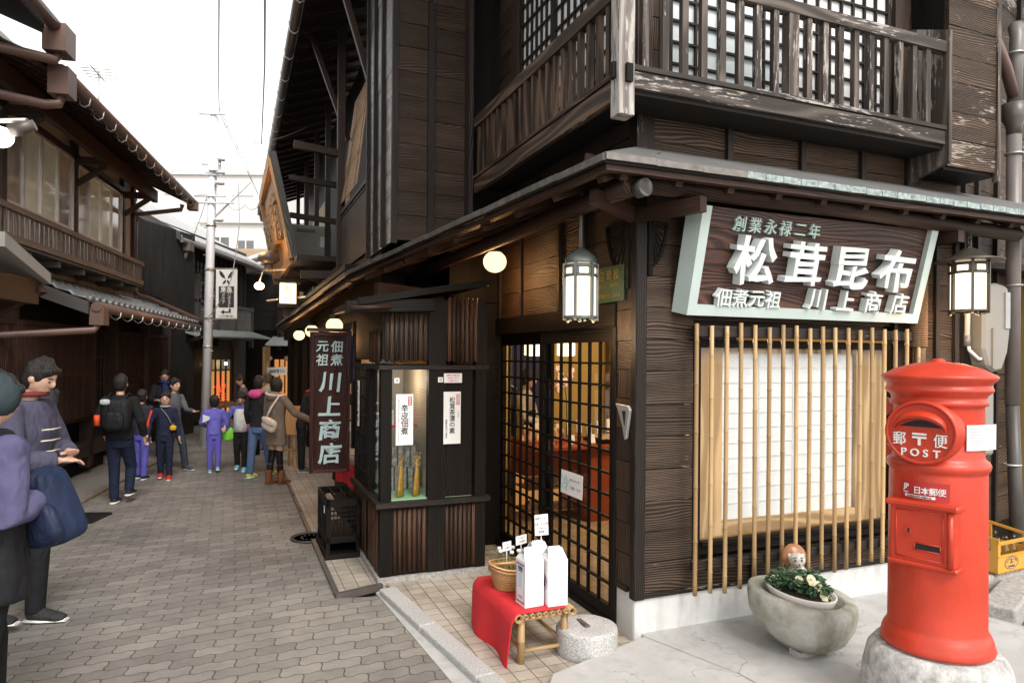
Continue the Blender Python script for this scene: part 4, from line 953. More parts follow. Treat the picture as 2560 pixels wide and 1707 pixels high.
for k, ch in enumerate('POST'):
    g = MB(); txt(g, ch, pb(-.068+k*.045, -.092, .226), rt_, (0,0,1), .048, .004, .012, 1.0); part(g, 'letter', M['white_letter'], T, sub=ov)
def curved(mbx, x0, x1, z0, z1, r, th=.0015, n=12):
    mbx.grid(lambda u, v: ctr + V((0,0,z0+(z1-z0)*v)) + (f_*math.cos((x0+(x1-x0)*u)/r) + rt_*math.sin((x0+(x1-x0)*u)/r))*(r+th), n, 1)
g = MB(); curved(g, -.10, .11, -.312, -.228, .2035, .0015); lb = part(g, 'label_plate', plain('label red', (.40,.03,.03), .3), T)
def ctxt(mbx, s_c, x, z, sz, r, off=.01, wide=1):
    a = x/r; n_ = f_*math.cos(a)+rt_*math.sin(a); rr = rt_*math.cos(a)-f_*math.sin(a); txt(mbx, s_c, ctr+V((0,0,z))+n_*r, rr, (0,0,1), sz, .0006, off, wide)
g = MB()
for k, ch in enumerate('日本郵便'): ctxt(g, ch, -.018+k*.033, -.268, .036, .2068, 0.0 if k == 3 else .01)
ctxt(g, 'JP', -.070, -.258, .032, .2068, .03); ctxt(g, 'POST', -.070, -.282, .010, .2068, .01)
part(g, 'writing', M['white_letter'], T, sub=lb)
g = MB(); curved(g, -.075, .055, -.303, -.291, .2045, .001); part(g, 'small_label', M['paper'], T, sub=lb)
g = MB(); ctxt(g, '取集時刻毎日郵便局', -.01, -.297, .009, .2058, .01, 1.3); part(g, 'writing', M['ink'], T, sub=lb)
def pd(x, z, d): return pb(x*.97, -.318+(z+.455)*.9, d-.006)
# collection door
g = MB(); g.prism([pd(-.135,-.48,.05),pd(.145,-.48,.05),pd(.145,-.77,.05),pd(-.135,-.77,.05)], f_*.172); g.prism([pd(-.15,-.455,.05),pd(.16,-.455,.05),pd(.16,-.485,.05),pd(-.15,-.485,.05)], f_*.192)
g.prism([pd(-.145,-.765,.05),pd(.155,-.765,.05),pd(.155,-.79,.05),pd(-.145,-.79,.05)], f_*.180)
cd = part(g, 'collection_door', M['red'], T, bevel=.007)
g = MB(); 
for a, b in ((pd(-.105,-.505,.2235),pd(.095,-.505,.2235)),(pd(-.105,-.745,.2235),pd(.095,-.745,.2235)),(pd(-.105,-.505,.2235),pd(-.105,-.745,.2235)),(pd(.095,-.505,.2235),pd(.095,-.745,.2235)),(pd(.03-.055,-.665,.2235),pd(.03+.055,-.665,.2235)),(pd(.03-.055,-.70,.2235),pd(.03+.055,-.70,.2235)),(pd(-.025,-.665,.2235),pd(-.025,-.70,.2235)),(pd(.085,-.665,.2235),pd(.085,-.70,.2235))): g.tube([a,b], .003, 6)
g.tube([pd(.125,-.49,.222),pd(.125,-.765,.222)], .012, 10)
part(g, 'door_moulding', M['red'], T, sub=cd)
g = MB(); g.prism([pd(-.021,-.668,.222),pd(.081,-.668,.222),pd(.081,-.697,.222),pd(-.021,-.697,.222)], f_*.0012); part(g, 'card_slot', M['iron'], T, sub=cd)
g = MB(); g.prism([pd(-.065,-.585,.222),pd(-.035,-.585,.222),pd(-.035,-.63,.222),pd(-.065,-.63,.222)], f_*.004); part(g, 'lock_plate', M['red'], T, sub=cd)
g = MB(); g.prism([pd(-.054,-.595,.2265),pd(-.046,-.595,.2265),pd(-.046,-.62,.2265),pd(-.054,-.62,.2265)], f_*.0008); part(g, 'keyhole', M['iron'], T, sub=cd)
g = MB()
for z in (.10,-.13): g.prism([ctr+V((0,0,z))+rt_*-.185+f_*.0, ctr+V((0,0,z+.045))+rt_*-.218+f_*.01, ctr+V((0,0,z-.045))+rt_*-.218+f_*.01], f_*.02)
part(g, 'hinge', M['red'], T)
# times card taped round the right side
c0 = V((PX,PY,1.40))
def cardp(u, v):
    a = .55 + .62*min(u,.62); r_ = .1985; p = c0 + (f_*math.cos(a)*0 + 0*rt_)
    dirv = f_*math.cos(a+.35) + rt_*math.sin(a+.35); q = c0 + dirv*r_
    if u > .62: tg = (rt_*math.cos(.55+.62*.62+.35) - f_*math.sin(.55+.62*.62+.35)); q = q + tg*((u-.62)*.30)
    return q + V((0,0,(v-.5)*.115))
g = MB(); g.grid(cardp, 16, 1); T2 = thing('times_card', 'laminated white card with fine print curling off the post box side', 'card', R, tuple(c0)); part(g, 'sheet', M['paper'], T2)
g = MB()
for k in range(6): g.grid(lambda u, v, k=k: cardp(.10+.72*u, .85-.12*k+.022*v) + (cardp(.5,.5)-c0).normalized()*.0015, 8, 1)
part(g, 'writing', M['bluegrey_ink'], T2)

# ---------------------------------------------------------------- stone basin, pot, pansies, clay figure
BX, BY = .835, -.50
T = thing('stone_basin', 'rough mossy stone basin on a flat stone holding a white flower bowl', 'stone basin', R, (BX,BY,.06))
TK = lambda v: .15*((v.x-BX)*-.70+(v.y-BY)*.71)
def basin_pt(a, r, z): return V((BX + r*1.12*math.cos(a)+.02*math.cos(2*a), BY + r*1.0*math.sin(a), z + .0*math.cos(a)))
prof = [(.02,.06),(.10,.068),(.17,.085),(.235,.135),(.275,.215),(.288,.30),(.285,.34),(.278,.352),(.262,.356),(.225,.356),(.21,.345),(.19,.25),(.10,.22),(0.0,.22)]
g = MB(); i0 = 0; n = 56
for r_, z_ in prof:
    for k in range(n): g.v.append(basin_pt(2*PI*k/n, r_, z_))
for i in range(len(prof)-1):
    for k in range(n): k2 = (k+1) % n; g.face((i*n+k, i*n+k2, (i+1)*n+k2, (i+1)*n+k), [(0,0)]*4, .5, True)
g.v = [V((v.x, v.y, .06+(v.z-.06)*1.02 + TK(v))) for v in g.v]; g.jitter(.012, 5, 3); part(g, 'bowl', M['oldstone'], T)
g = MB()
for x, y, s1 in ((-.08,-.10,.07),(.1,-.12,.06),(.0,.08,.08)): g.box(BX+x-s1,BX+x+s1,BY+y-s1*.6,BY+y+s1*.6,.055,.085)
part(g, 'footing_stones', M['granite'], T)
T = thing('flower_bowl', 'round cream bowl of soil set into the stone basin', 'bowl', R, (BX,BY,.25))
cx, cy = BX-.01, BY-.0
g = MB(); g.lathe([(.0,.25),(.13,.25),(.19,.36),(.200,.385),(.2,.392),(.19,.392),(.183,.372),(.0,.37)], (cx,cy,0), 48); g.v = [v+V((0,0,.0+TK(v))) for v in g.v]; part(g, 'pot', M['cream_pot'], T)
g = MB(); g.lathe([(.183,.366),(.15,.376),(.08,.38),(0,.377)], (cx,cy,0), 40); g.v = [v+V((0,0,.0+TK(v))) for v in g.v]; g.jitter(.006, 40); part(g, 'soil', M['soil'], T)
def pansy(x, y, h, sp, nl, flowers, label):
    t = thing('pansy_plant', label, 'plant', R @ Matrix.Translation((0,0,.0+TK(V((x,y,0))))), (x,y,.375)); g = MB(); st = MB()
    for k in range(nl):
        a = rn(0,2*PI); rr = sp*math.sqrt(rn(0,1)); z = .39 + h*rn(.15,1)*(1-.5*(rr/sp)**2); c = V((x+rr*math.cos(a), y+rr*math.sin(a), z))
        d = V((math.cos(a+rn(-.8,.8)), math.sin(a+rn(-.8,.8)), rn(-.4,.6))).normalized(); s1 = d.cross(V((0,0,1))).normalized(); L1 = rn(.022,.04); w1 = L1*rn(.30,.45); up1 = s1.cross(d)
        i0 = len(g.v); pts = [c, c+d*L1*.35+s1*w1+up1*.004, c+d*L1*.75+s1*w1*.8, c+d*L1-up1*.006, c+d*L1*.75-s1*w1*.8, c+d*L1*.35-s1*w1+up1*.004, c+d*L1*.5-up1*.004]
        g.v.extend(pts); 
        for q in range(6): g.face((i0+6, i0+q, i0+(q+1) % 6), [(0,0)]*3, random.random(), False)
        st.tube([(x+rn(-.02,.02),y+rn(-.02,.02),.375), ((x+c.x)/2,(y+c.y)/2,z-.01), c], .0016, 4)
    part(g, 'leaves', M['leaf'], t); part(st, 'stems', M['leaf'], t)
    for fx, fy, fz in flowers:
        c = V((x+fx,y+fy,.39+fz)); n_ = V((-.35,-.85,.4)).normalized(); r1 = V((1,-.3,0)).normalized(); u1 = n_.cross(r1); g = MB()
        for a, sz in ((1.2,.017),(1.95,.017),(.15,.016),(3.0,.016),(4.71,.020)):
            cc = c + (r1*math.cos(a) + u1*math.sin(a))*sz*.8 + n_*rn(0,.003); i0 = len(g.v); g.v.append(cc+n_*.002)
            for q in range(10): b = 2*PI*q/10; g.v.append(cc + (r1*math.cos(b)+u1*math.sin(b))*sz + n_*rn(-.002,.003))
            for q in range(10): g.face((i0, i0+1+q, i0+1+(q+1) % 10), [(0,0)]*3, .5, True)
        fl = part(g, 'flower', M['petal'], t); g = MB(); g.sph(c+n_*.004, .006, n=8, m=6); part(g, 'flower_centre', M['petal_c'], t, sub=fl)
pansy(cx-.07, cy+.03, .10, .105, 170, [], 'leafy pansy clump at the left of the cream bowl')
pansy(cx+.03, cy-.06, .09, .095, 150, [(-.03,-.02,.085),(-.01,-.05,.055),(.02,-.07,.0),(-.07,.03,.07)], 'pansy with pale yellow blooms in the middle of the cream bowl')
pansy(cx+.10, cy+.05, .10, .085, 130, [(-.02,-.03,.05)], 'pansy clump at the right of the cream bowl by the clay figure')
# clay raccoon-dog figure with straw hat, standing behind the plants
t = thing('clay_figurine', 'glazed clay raccoon dog with a brown hat behind the flower bowl', 'figurine', R @ Matrix.Translation((1.03,-.27,.0)) @ Matrix.Rotation(-.35, 4, 'Z') @ Matrix.Scale(1.12, 4) @ Matrix.Translation((-1.03,.315,-.055)), (1.0,-.30,.30))
fx, fy, fz = 1.03, -.315, .0
sc_ = 1.0
g = MB(); g.sph((fx,fy,.375), .062, .052, .085, 20, 14); g.sph((fx-.035,fy-.03,.36), .022,.02,.05, 10, 8); g.sph((fx+.04,fy-.02,.36), .022,.02,.05, 10, 8); o = part(g, 'body', M['ceramic'], t)
hd = Matrix.Rotation(-.25, 3, 'Y')
g = MB(); g.sph((fx-.012,fy-.02,.485), .046, .042, .040, 20, 14); g.sph((fx-.022,fy-.062,.472), .020,.018,.015, 12, 8)
for k in (-1, 1): g.sph((fx-.012+k*.038,fy-.01,.505), .012,.008,.014, 8, 6)
part(g, 'head', M['ceramic'], t)
g = MB()
for k in (-1, 1): g.sph((fx-.02+k*.018,fy-.0595,.493), .0075,.004,.007, 8, 6)
g.sph((fx-.024,fy-.080,.476), .007,.005,.005, 8, 6); g.tube([(fx-.036,fy-.068,.461),(fx-.024,fy-.077,.457),(fx-.010,fy-.070,.461)], .0018, 5)
for k in (-1, 1): g.tube([(fx-.02+k*.028,fy-.054,.506),(fx-.02+k*.012,fy-.058,.508)], .003, 5)
part(g, 'face_markings', M['ceramic_dark'], t)
hm = Matrix.Rotation(1.35, 4, 'X')
g = MB(); g.lathe([(.0,.018),(.04,.012),(.070,-.004),(.072,-.008),(.068,-.010),(.04,.002),(0,.006)], (0,0,0), 32); g.v = [hm @ v + V((fx-.005,fy+.022,.492)) for v in g.v]; part(g, 'hat', M['straw'], t)

# ---------------------------------------------------------------- bamboo stand with red felt, basket, cartons
SX0, SX1, SYa, SYb, SZ = -.80, -.465, -.07, .62, .30
T = thing('bamboo_bench', 'low bamboo bench by the door, half covered with red felt', 'bench', R, (-.63,.27,.01))
g = MB()
for x in (SX0+.03, SX1-.03):
    for y in (SYa+.05, SYb-.06): g.tube([(x,y,.0),(x,y,.13),(x,y,.135),(x,y,.14),(x,y,SZ-.04)], [.022,.0215,.0245,.0215,.021], 12)
part(g, 'legs', M['bamboo'], T)
g = MB(); nn = 9
for k in range(nn):
    x = SX0 + (SX1-SX0)*k/(nn-1); r_ = .026 if k in (0, nn-1) else .0135; zc = SZ-.022 if k in (0, nn-1) else SZ-.016
    tb = MB(); pts = [(x,SYa,zc),(x,SYb,zc)]
    # hollow cane: outer skin, inner skin and ring ends
    m_ = 14
    for (r0, flip) in ((r_, 0), (r_*.68, 1)):
        i0 = len(tb.v)
        for (px, py, pz) in pts:
            for j in range(m_): a = 2*PI*j/m_; tb.v.append(V((px+r0*math.cos(a), py, pz+r0*math.sin(a))))
        for j in range(m_):
            j2 = (j+1) % m_; F = (i0+j, i0+j2, i0+m_+j2, i0+m_+j); tb.face(F if flip else F[::-1], [(0,j*.005),(0,j2*.005),(.65,j2*.005),(.65,j*.005)], rn(0,1), True)
    for e in (0, 1):
        for j in range(m_):
            j2 = (j+1) % m_; tb.face((e*m_+j, e*m_+j2, 2*m_+e*m_+j2, 2*m_+e*m_+j), [(0,0)]*4, .5)
    part(tb, 'top_cane', M['bamboo'], T)
    if k % 4 != 9:
        g2 = MB(); g2.lathe([(0,-.0005),(r_*.66,0)], (0,0,0), 12); g2.v = [V((x+v.x, SYa+.035, zc+v.y)) for v in g2.v]; part(g2, 'cane_hollow', plain('cane hollow', (.10,.05,.025), .8) if k == 0 else bpy.data.materials['cane hollow'], T)
g = MB()
for x in (SX0+.03, SX1-.03): g.tube([(x,SYa+.05,.09),(x,SYb-.06,.09)], .012, 10)
g.tube([(SX0+.03,SYa+.05,.075),(SX1-.03,SYa+.05,.075)], .011, 10); g.tube([(SX0+.05,SYa+.1,.26),(SX1-.05,SYb-.2,.09)], .010, 8); g.tube([(SX0+.03,SYa+.05,.255),(SX1-.03,SYa+.05,.255)], .012, 8)
part(g, 'rung', M['bamboo'], T)
# red felt: a sheet over the top hanging down the lane side
prof = []
def felt(u, v):
    # v along the bench, u across: top then over the edge and down
    y = SYa+.005 + (SYb-SYa)*v; s1 = u*.66
    wt = SX1-.035-SX0
    if s1 < wt: x = SX1-.035-s1; z = SZ+.006 + .0015*math.sin(y*40)
    else:
        d = s1-wt; x = SX0-.03-.010*(1-math.exp(-d*20)) - d*.05 - .016*d/.27*math.sin(v*9+1.2) ; z = SZ+.004 - d*(.88+.06*math.sin(v*7)+.10*(1-v)); x -= .0
        if d < .04: z = SZ+.006 - .9*d*d/.04; x = SX0-.03*(d/.04)
    return V((x, y, z))
T = thing('red_cloth', 'bright red felt cloth draped over the bamboo bench down to the tiles', 'cloth', R, (-.65,.27,.30)); g = MB(); g.grid(felt, 44, 40); o = part(g, 'felt', M['redcloth'], T); sm = o.modifiers.new('s', 'SOLIDIFY'); sm.thickness = .003
# cartons
def carton(cx, cy, w, d, h, ang, label, art):
    t = thing('bottle_carton', label, 'carton', R @ Matrix.Translation((cx,cy,SZ+.010)) @ Matrix.Rotation(ang, 4, 'Z'), (0,0,0))
    g = MB(); g.box(-w/2,w/2,-d/2,d/2,0,h); part(g, 'box', M['white_card'], t, bevel=.002)
    g = MB()
    for k in (-1, 1):
        for a, b in (((-w/2),(w/2)),): 
            g.prism([(a,k*d/2,h),(b,k*d/2,h),(b*.74,k*d*.09,h+.062),(a*.74,k*d*.09,h+.062)], (0,-k*.0015,0))
        g.prism([(k*w/2,-d/2,h),(k*w/2,d/2,h),(k*w*.34,d*.25,h+.03),(k*w*.34,-d*.25,h+.03)], (-k*.0015,0,0))
    g.box(-w*.30,w*.30,-.004,.004,h+.055,h+.070); part(g, 'gable_top', M['white_card'], t)
    g = MB(); g.box(-w*.12,w*.12,-.0055,.0055,h+.057,h+.064); g.box(-.0015,.0015,-d*.10-.004,-d*.10,h+.02,h+.05); part(g, 'handle_hole', M['bluegrey_ink'], t)
    n_ = 'label_print'
    if art == 'rect':
        g = MB()
        for y0, y1, z0, z1 in ((-.85,.85,.93,.90),(-.85,.85,.10,.07)): g.box(-w/2-.0012,-w/2-.0002,y0*d/2,y1*d/2,h*z1,h*z0)
        for k in (-.85,.78): g.box(-w/2-.0012,-w/2-.0002,k*d/2,(k+.07)*d/2,h*.07,h*.93)
        part(g, n_, plain('maroon print', (.30,.10,.16), .6), t)
        g = MB(); g.box(-w/2-.0014,-w/2-.0004,-.35*d/2,.35*d/2,h*.40,h*.72); part(g, 'label_patch', plain('pale blue print', (.55,.68,.76), .6), t)
        g = MB(); 
        for k, s1 in enumerate(('ARIMA','CIDER')): txt(g, s1, (-w/2-.0016,0,h*(.84-.055*k)), (0,-1,0), (0,0,1), .026, .0003, .01, .8)
        txt(g, 'テッポウ水', (-w/2-.0016,0,h*.2), (0,-1,0), (0,0,1), .014, .0003, .01, .8); part(g, 'writing', M['crate_b'] if 'crate_b' in M else M['ink'], t)
    else:
        g = MB(); g.tube([(-w/2-.001, .36*d*math.cos(a), h*.5+.36*d*math.sin(a)) for a in [k*PI/16 for k in range(32)]], .0012, 4, closed=True); g.tube([(-w/2-.001, .25*d*math.cos(a), h*.5+.25*d*math.sin(a)) for a in [k*PI/16 for k in range(32)]], .0009, 4, closed=True)
        part(g, n_, plain('maroon print 2', (.32,.10,.20), .6), t)
        g = MB(); s1 = 'ARIMA HOT SPRING'
        for k, ch in enumerate(s1):
            a = PI*.93 - PI*.86*k/(len(s1)-1); 
            if ch != ' ': txt(g, ch, (-w/2-.0015, -.305*d*math.cos(a), h*.5+.305*d*math.sin(a)), V((0,-math.sin(a),-math.cos(a)))*1.0, V((0,-math.cos(a),math.sin(a))), .016, .0003, .01)
        part(g, 'writing', M['vermilion'], t)
        g = MB(); g.sph((-w/2-.0005,0,h*.49), .0015,.018,.028, 8, 6); part(g, 'emblem', M['crate_b'], t)
    return t
carton(-.685,.055, .122,.122,.262, .06, 'white gable-top carton with maroon border, left on the bench', 'rect')
carton(-.545,.02, .122,.122,.262, -.04, 'white gable-top carton with round print, right on the bench', 'ring')
carton(-.585,.17, .118,.118,.262, .03, 'open-topped white carton behind the other two on the bench', 'rect')
# basket of bottles
bx, by = -.695, .36
T = thing('wicker_basket', 'split-wood basket with a bent handle at the far end of the bench', 'basket', R, (bx,by,SZ+.01))
def bas(u, v, off=0):
    a = 2*PI*u; z = v; rx = .085+.035*v**.8; ry = .085+.04*v**.8; w_ = .0022*math.sin(u*2*PI*26+ (PI if int(v*9) % 2 else 0)); return V((bx+(rx+w_+off)*math.cos(a), by+(ry+w_+off)*math.sin(a), SZ+.012+.145*z+.010*math.cos(2*a)*v))
g = MB(); g.grid(lambda u, v: bas(u, v), 104, 18, True, .7, .14); g.lathe([(0,SZ+.014),(.084,SZ+.014)], (bx,by,0), 30); g.grid(lambda u, v: bas(u, 1-v, -.006), 52, 2); part(g, 'weave', M['wicker'], T)
g = MB(); g.tube([bas(k/40, 1.0, .002)+V((0,0,.004)) for k in range(40)], .007, 8, closed=True); g.tube([bas(k/40, .88, .004) for k in range(40)], .004, 6, closed=True); part(g, 'rim', M['wicker'], T)
g = MB(); g.tube([(bx-.125,by-.0,SZ+.135),(bx-.115,by-.03,SZ+.17),(bx-.02,by-.12,SZ+.20),(bx+.08,by-.10,SZ+.18),(bx+.12,by-.02,SZ+.14)], [(.004,.012)]*5, 8); part(g, 'handle', M['wicker'], T)
def bottle(frm, x, y, z, label, h=.19, r=.024, cap='white_pl', group='soda bottles in the basket', mat='bottle'):
    t = thing('soda_bottle', label, 'bottle', frm, (x,y,z), group)
    g = MB(); g.lathe([(r*.9,z),(r,z+.006),(r,z+h*.48),(r*.8,z+h*.60),(r*.45,z+h*.76),(r*.42,z+h*.90),(r*.5,z+h*.91),(r*.5,z+h*.97),(r*.40,z+h)], (x,y,0), 14); part(g, 'glass', M[mat], t)
    g = MB(); g.lathe([(r*.56,z+h*.955),(r*.56,z+h*1.0),(r*.45,z+h*1.03),(0,z+h*1.035)], (x,y,0), 12); part(g, 'cap', M[cap], t)
    return t
pos = ['nearest the lane','at the middle of the basket','beside the tall price tag','at the back of the basket','next to the left carton','closest to the door','at the far rim']
for k, (x, y) in enumerate(((-.055,.0),(.0,-.05),(.0,.03),(.05,.05),(.055,-.03),(-.04,.06),(.02,.085))):
    bottle(R, bx+x, by+y, SZ+.02, 'clear glass soda bottle '+pos[k]+' on the bench', .225)
def ptag(c, label, w, h, rr, items):
    t = sheet('price_tag', label, 'price tag', c, rr, (0,.1,1), w, h, items)
    c = V(c); g = MB(); g.tube([c-V((0,-.003,h*.4)), c-V((0,-.003,h*.5+.10))], .003, 6); part(g, 'stick', M['white_pl'], t)
ptag((bx-.02,by-.02,SZ+.275), 'small white price tag leaning over the front bottles of the basket', .055, .055, (.85,-.4,.22), [('サイダー', 0, .012, .011, 'ink', 'h'), ('250円', 0, -.008, .012, 'ink', 'h', .7)])
ptag((bx+.085,by-.0,SZ+.300), 'white price tag in the middle behind the left carton', .07, .055, (.85,-.35,.25), [('てっぽう', 0, .012, .011, 'ink', 'h'), ('250円', 0, -.01, .014, 'ink', 'h', .7)])
ptag((-.545,.20,SZ+.425), 'tall white price tag standing over the right carton', .082, .125, (.88,-.42,.12), [('有馬サイダー', 0, .04, .012, 'ink', 'h'), ('3本 850円', 0, .005, .015, 'vermilion', 'h', .8), ('てっぽう水', 0, -.02, .012, 'ink', 'h'), ('復刻版', 0, -.04, .012, 'ink', 'h')])
# millstone stool
T = thing('millstone', 'short round granite millstone in front of the lattice door', 'millstone', R, (-.33,.04,.0))
g = MB(); g.lathe([(.178,-.01),(.181,.02),(.181,.135),(.176,.15),(.163,.157),(.05,.145),(0,.143)], (-.345,-.02,.01), 48); g.jitter(.004, 30); part(g, 'stone', M['granite'], T)
g = MB(); g.box(-.36,-.33,-.03,.09,.14,.165); part(g, 'wooden_peg', M['greywood'], T)
# slatted black crate
T = thing('slatted_crate', 'black slatted wooden bin on a raised base beside the display bay', 'bin', R, (-1.39,2.7,.0))
cx0, cx1, cy0, cy1 = -1.55, -1.27, 2.38, 3.02
g = MB(); g.box(cx0-.01,cx1+.01,cy0-.01,cy1+.01,.0,.055); g.box(cx0,cx1,cy0,cy1,.145,.20); part(g, 'base', M['black'], T)
g = MB()
for x in (cx0+.015, cx1-.015):
    for y in (cy0+.015, cy1-.015, (cy0+cy1)/2): g.box(x-.015,x+.015,y-.015,y+.015,.055,.52)
part(g, 'posts', M['black'], T)
g = MB(); g.box(cx0,cx1,cy0,cy0+.015,.455,.52); g.box(cx0,cx1,cy1-.015,cy1,.455,.52); g.box(cx0,cx0+.015,cy0,cy1,.455,.519); g.box(cx1-.015,cx1,cy0,cy1,.455,.519); g.box(cx0+.09,cx0+.10,cy0,cy1,.49,.515); g.box(cx1-.10,cx1-.09,cy0,cy1,.49,.515); part(g, 'top_frame', M['black'], T)
g = MB()
for k in range(8): x = cx0+.035+k*.028; g.box(x-.004,x+.004,cy0+.002,cy0+.01,.20,.455)
for k in range(16): y = cy0+.05+k*.036; g.box(cx0+.002,cx0+.010,y-.004,y+.004,.20,.455); g.box(cx1-.010,cx1-.002,y-.004,y+.004,.20,.455)
for z in (.30,.345,.38,.42):
    g.box(cx0+.02,cx1-.02,cy0+.004,cy0+.012,z-.006,z+.006); g.box(cx0+.004,cx0+.012,cy0+.02,cy1-.02,z-.006,z+.006)
part(g, 'slats', M['black'], T)
sheet('sticker', 'scuffed pale sticker on the corner of the black slatted bin', 'sticker', (cx0-.017,cy0+.02,.44), (0,-1,0), Z, .035, .06, [], M['hook'])
# yellow bottle crate
def crate():
    fr_ = R @ Matrix.Translation((2.87,-.34,.19)) @ Matrix.Rotation(math.radians(4), 4, 'Z')
    t = thing('bottle_crate', 'yellow plastic crate of empty bottles with blue oval print behind the post box', 'crate', fr_, (0,0,0))
    w, d, h = .42, .33, .30; g = MB(); tk = .01
    for (a, b, yy) in ((0,w,0),(0,w,d)):
        y0, y1 = (yy, yy+tk) if yy == 0 else (yy-tk, yy)
        g.box(a,b,y0,y1,0,.135); g.box(a,b,y0,y1,.21,.235); g.box(a,a+.03,y0,y1,.135,.21); g.box(b-.03,b,y0,y1,.135,.21)
        g.box(a,a+.11,y0,y1,.235,h-.02) if yy else g.box(a,a+.02,y0,y1,.235,.25)
        g.box(b-.11,b,y0,y1,.235,h-.02) if yy else g.box(b-.02,b,y0,y1,.235,.25)
        if yy: g.box(a,b,y0,y1,h-.02,h)
    for xx in (0, w-tk):
        g.box(xx,xx+tk,tk,d-tk,0,.16); g.prism([(xx,0,.235),(xx,d,h-.02),(xx,d,h),(xx,0,.255)], (tk,0,0)); g.box(xx,xx+tk,tk,.05,.16,.24); g.box(xx,xx+tk,d-.06,d-tk,.16,.28)
    g.box(0,w,0,d,0,.01); part(g, 'shell', M['crate_y'], t)
    g = MB(); g.box(-.004,w+.004,-.006,0,.125,.135); g.box(-.004,w+.004,-.006,0,.225,.237); part(g, 'rib', M['crate_y'], t)
    c = V((.17,-.0012,.07)); g = MB(); g.tube([c+V((.085*math.cos(a),0,.045*math.sin(a))) for a in [k*PI/20 for k in range(40)]], .0025, 5, closed=True)
    for k in range(3): a = PI/2+k*2*PI/3; g.prism([c+V((0,0,.008)), c+V((.012*math.cos(a-.6),0,.008+.012*math.sin(a-.6))), c+V((.022*math.cos(a),0,.008+.022*math.sin(a))), c+V((.012*math.cos(a+.6),0,.008+.012*math.sin(a+.6)))], (0,-.001,0))
    s1 = 'MITSUYA CIDER'
    for k, ch in enumerate('MITSUYA CIDER'):
        a = PI*.90-PI*.80*k/12
        if ch != ' ': txt(g, ch, c+V((.066*math.cos(a),-.001,.030*math.sin(a))), (math.sin(a)*.6+.4,0,-math.cos(a)*.5), (math.cos(a)*.5,0,1), .014, .0005, .01)
    txt(g, '(有)沖野商店', c+V((0,-.001,-.026)), X, Z, .015, .0005, .01); part(g, 'print', M['crate_b'], t)
    lab = ['front left','front second','front third','front right','rear left','rear second','rear third','rear right']
    for k in range(8):
        x = .06+(k % 4)*.10; y = .09+(k//4)*.13
        bottle(fr_, x, y, .012, 'empty clear bottle in the yellow crate, '+lab[k], .215, .031, 'bottle', 'bottles in the yellow crate')
crate()
# wares inside the shop
T = thing('shop_counter', 'red lacquered counter with a glass case seen through the lattice doors', 'counter', R, (1.4,3.0,.03))
g = MB(); g.box(.55,1.15,2.95,3.5,.50,.86); g.box(1.15,2.9,2.7,3.4,.03,.80); g.box(.5,3.0,2.65,3.5,.80,.83); part(g, 'cabinet', M['counter'], T)
g = MB(); g.box(.60,1.2,3.0,3.4,.34,.36); g.box(.60,1.2,3.0,3.4,.10,.12); part(g, 'shelf', M['framewood'], T)
g = MB(); g.box(.60,1.15,3.35,3.38,.05,.5); part(g, 'lit_back', M['shopglow'], T)
g = MB(); g.box(1.3,2.9,2.74,3.1,.84,.87); part(g, 'tray', M['black'], T)
g = MB(); g.grid(lambda u, v: (1.32+1.5*u, 2.76+.32*v, .875+.035*abs(mnoise.noise(V((u*30,v*8,1))))+.02*math.sin(PI*v)), 80, 14); part(g, 'dried_food', M['food'], T)
g = MB()
for k in range(9): x = .72+k*.24; g.obox((x,2.70,.90), (.025,0,0), (0,.012,.045), (0,.003,-.001))
for k in range(14): x = .7+k*.13; g.obox((x,3.3,.93+.02*(k%3)), (.03,0,0), (0,.005,.07), (0,.012,0))
part(g, 'price_cards', M['paper'], T)
g = MB()
for k in range(26): g.box(.62+rn(0,.5),.66+rn(0,.5),3.05+rn(0,.2),3.1+rn(0,.2),.36,.40+rn(0,.05))
for k in range(26): x = .62+rn(0,.5); g.box(x,x+.05,3.05,3.12,.12,.17+rn(0,.05))
for k in range(16): x = .55+rn(0,.5); g.box(x,x+.05,3.1,3.2,.86,.90+rn(0,.10))
part(g, 'packets', plain('mixed packets', (.66,.55,.36), .4, var=.9, sc=11, col2=(.42,.06,.04)), T)
for k, (x, lab) in enumerate(((.645,'drum paper lantern lit inside the shop, seen through the far door'),(1.03,'drum paper lantern lit inside the shop, seen through the near door'))):
    T = thing('paper_lantern', lab, 'lantern', R, (x,3.0,1.84)); g = MB()
    pr = [(.055,1.76)]+[(.095+.004*(j % 2), 1.77+j*.016) for j in range(11)]+[(.055,1.945)]
    g.lathe(pr, (x,3.0,0), 24); part(g, 'shade', M['paperlamp'], T); g = MB(); g.tube([(x,3.0,1.94),(x,3.0,2.5)], .004, 6); part(g, 'cord', M['iron'], T)
l = bpy.data.lights.new('shop_light', 'POINT'); l.energy = 75; l.color = (1,.70,.42); l.shadow_soft_size = .25; lo = bpy.data.objects.new('shop_light', l); C.objects.link(lo); lo.matrix_world = R @ Matrix.Translation((1.6,2.0,2.25))
l = bpy.data.lights.new('bay_light', 'POINT'); l.energy = 2.5; l.color = (1,.82,.62); l.shadow_soft_size = .06; lo = bpy.data.objects.new('bay_light', l); C.objects.link(lo); lo.matrix_world = R @ Matrix.Translation((-1.0,Y0+.6,1.55))
l = bpy.data.lights.new('open_shop_light', 'POINT'); l.energy = 7; l.color = (1,.62,.32); l.shadow_soft_size = .15; lo = bpy.data.objects.new('open_shop_light', l); C.objects.link(lo); lo.matrix_world = R @ Matrix.Translation((-.3,4.6,2.2))
T = thing('orchid', 'pale pink orchid spray standing on the counter inside the shop', 'plant', R, (1.12,3.2,.86)); g = MB()
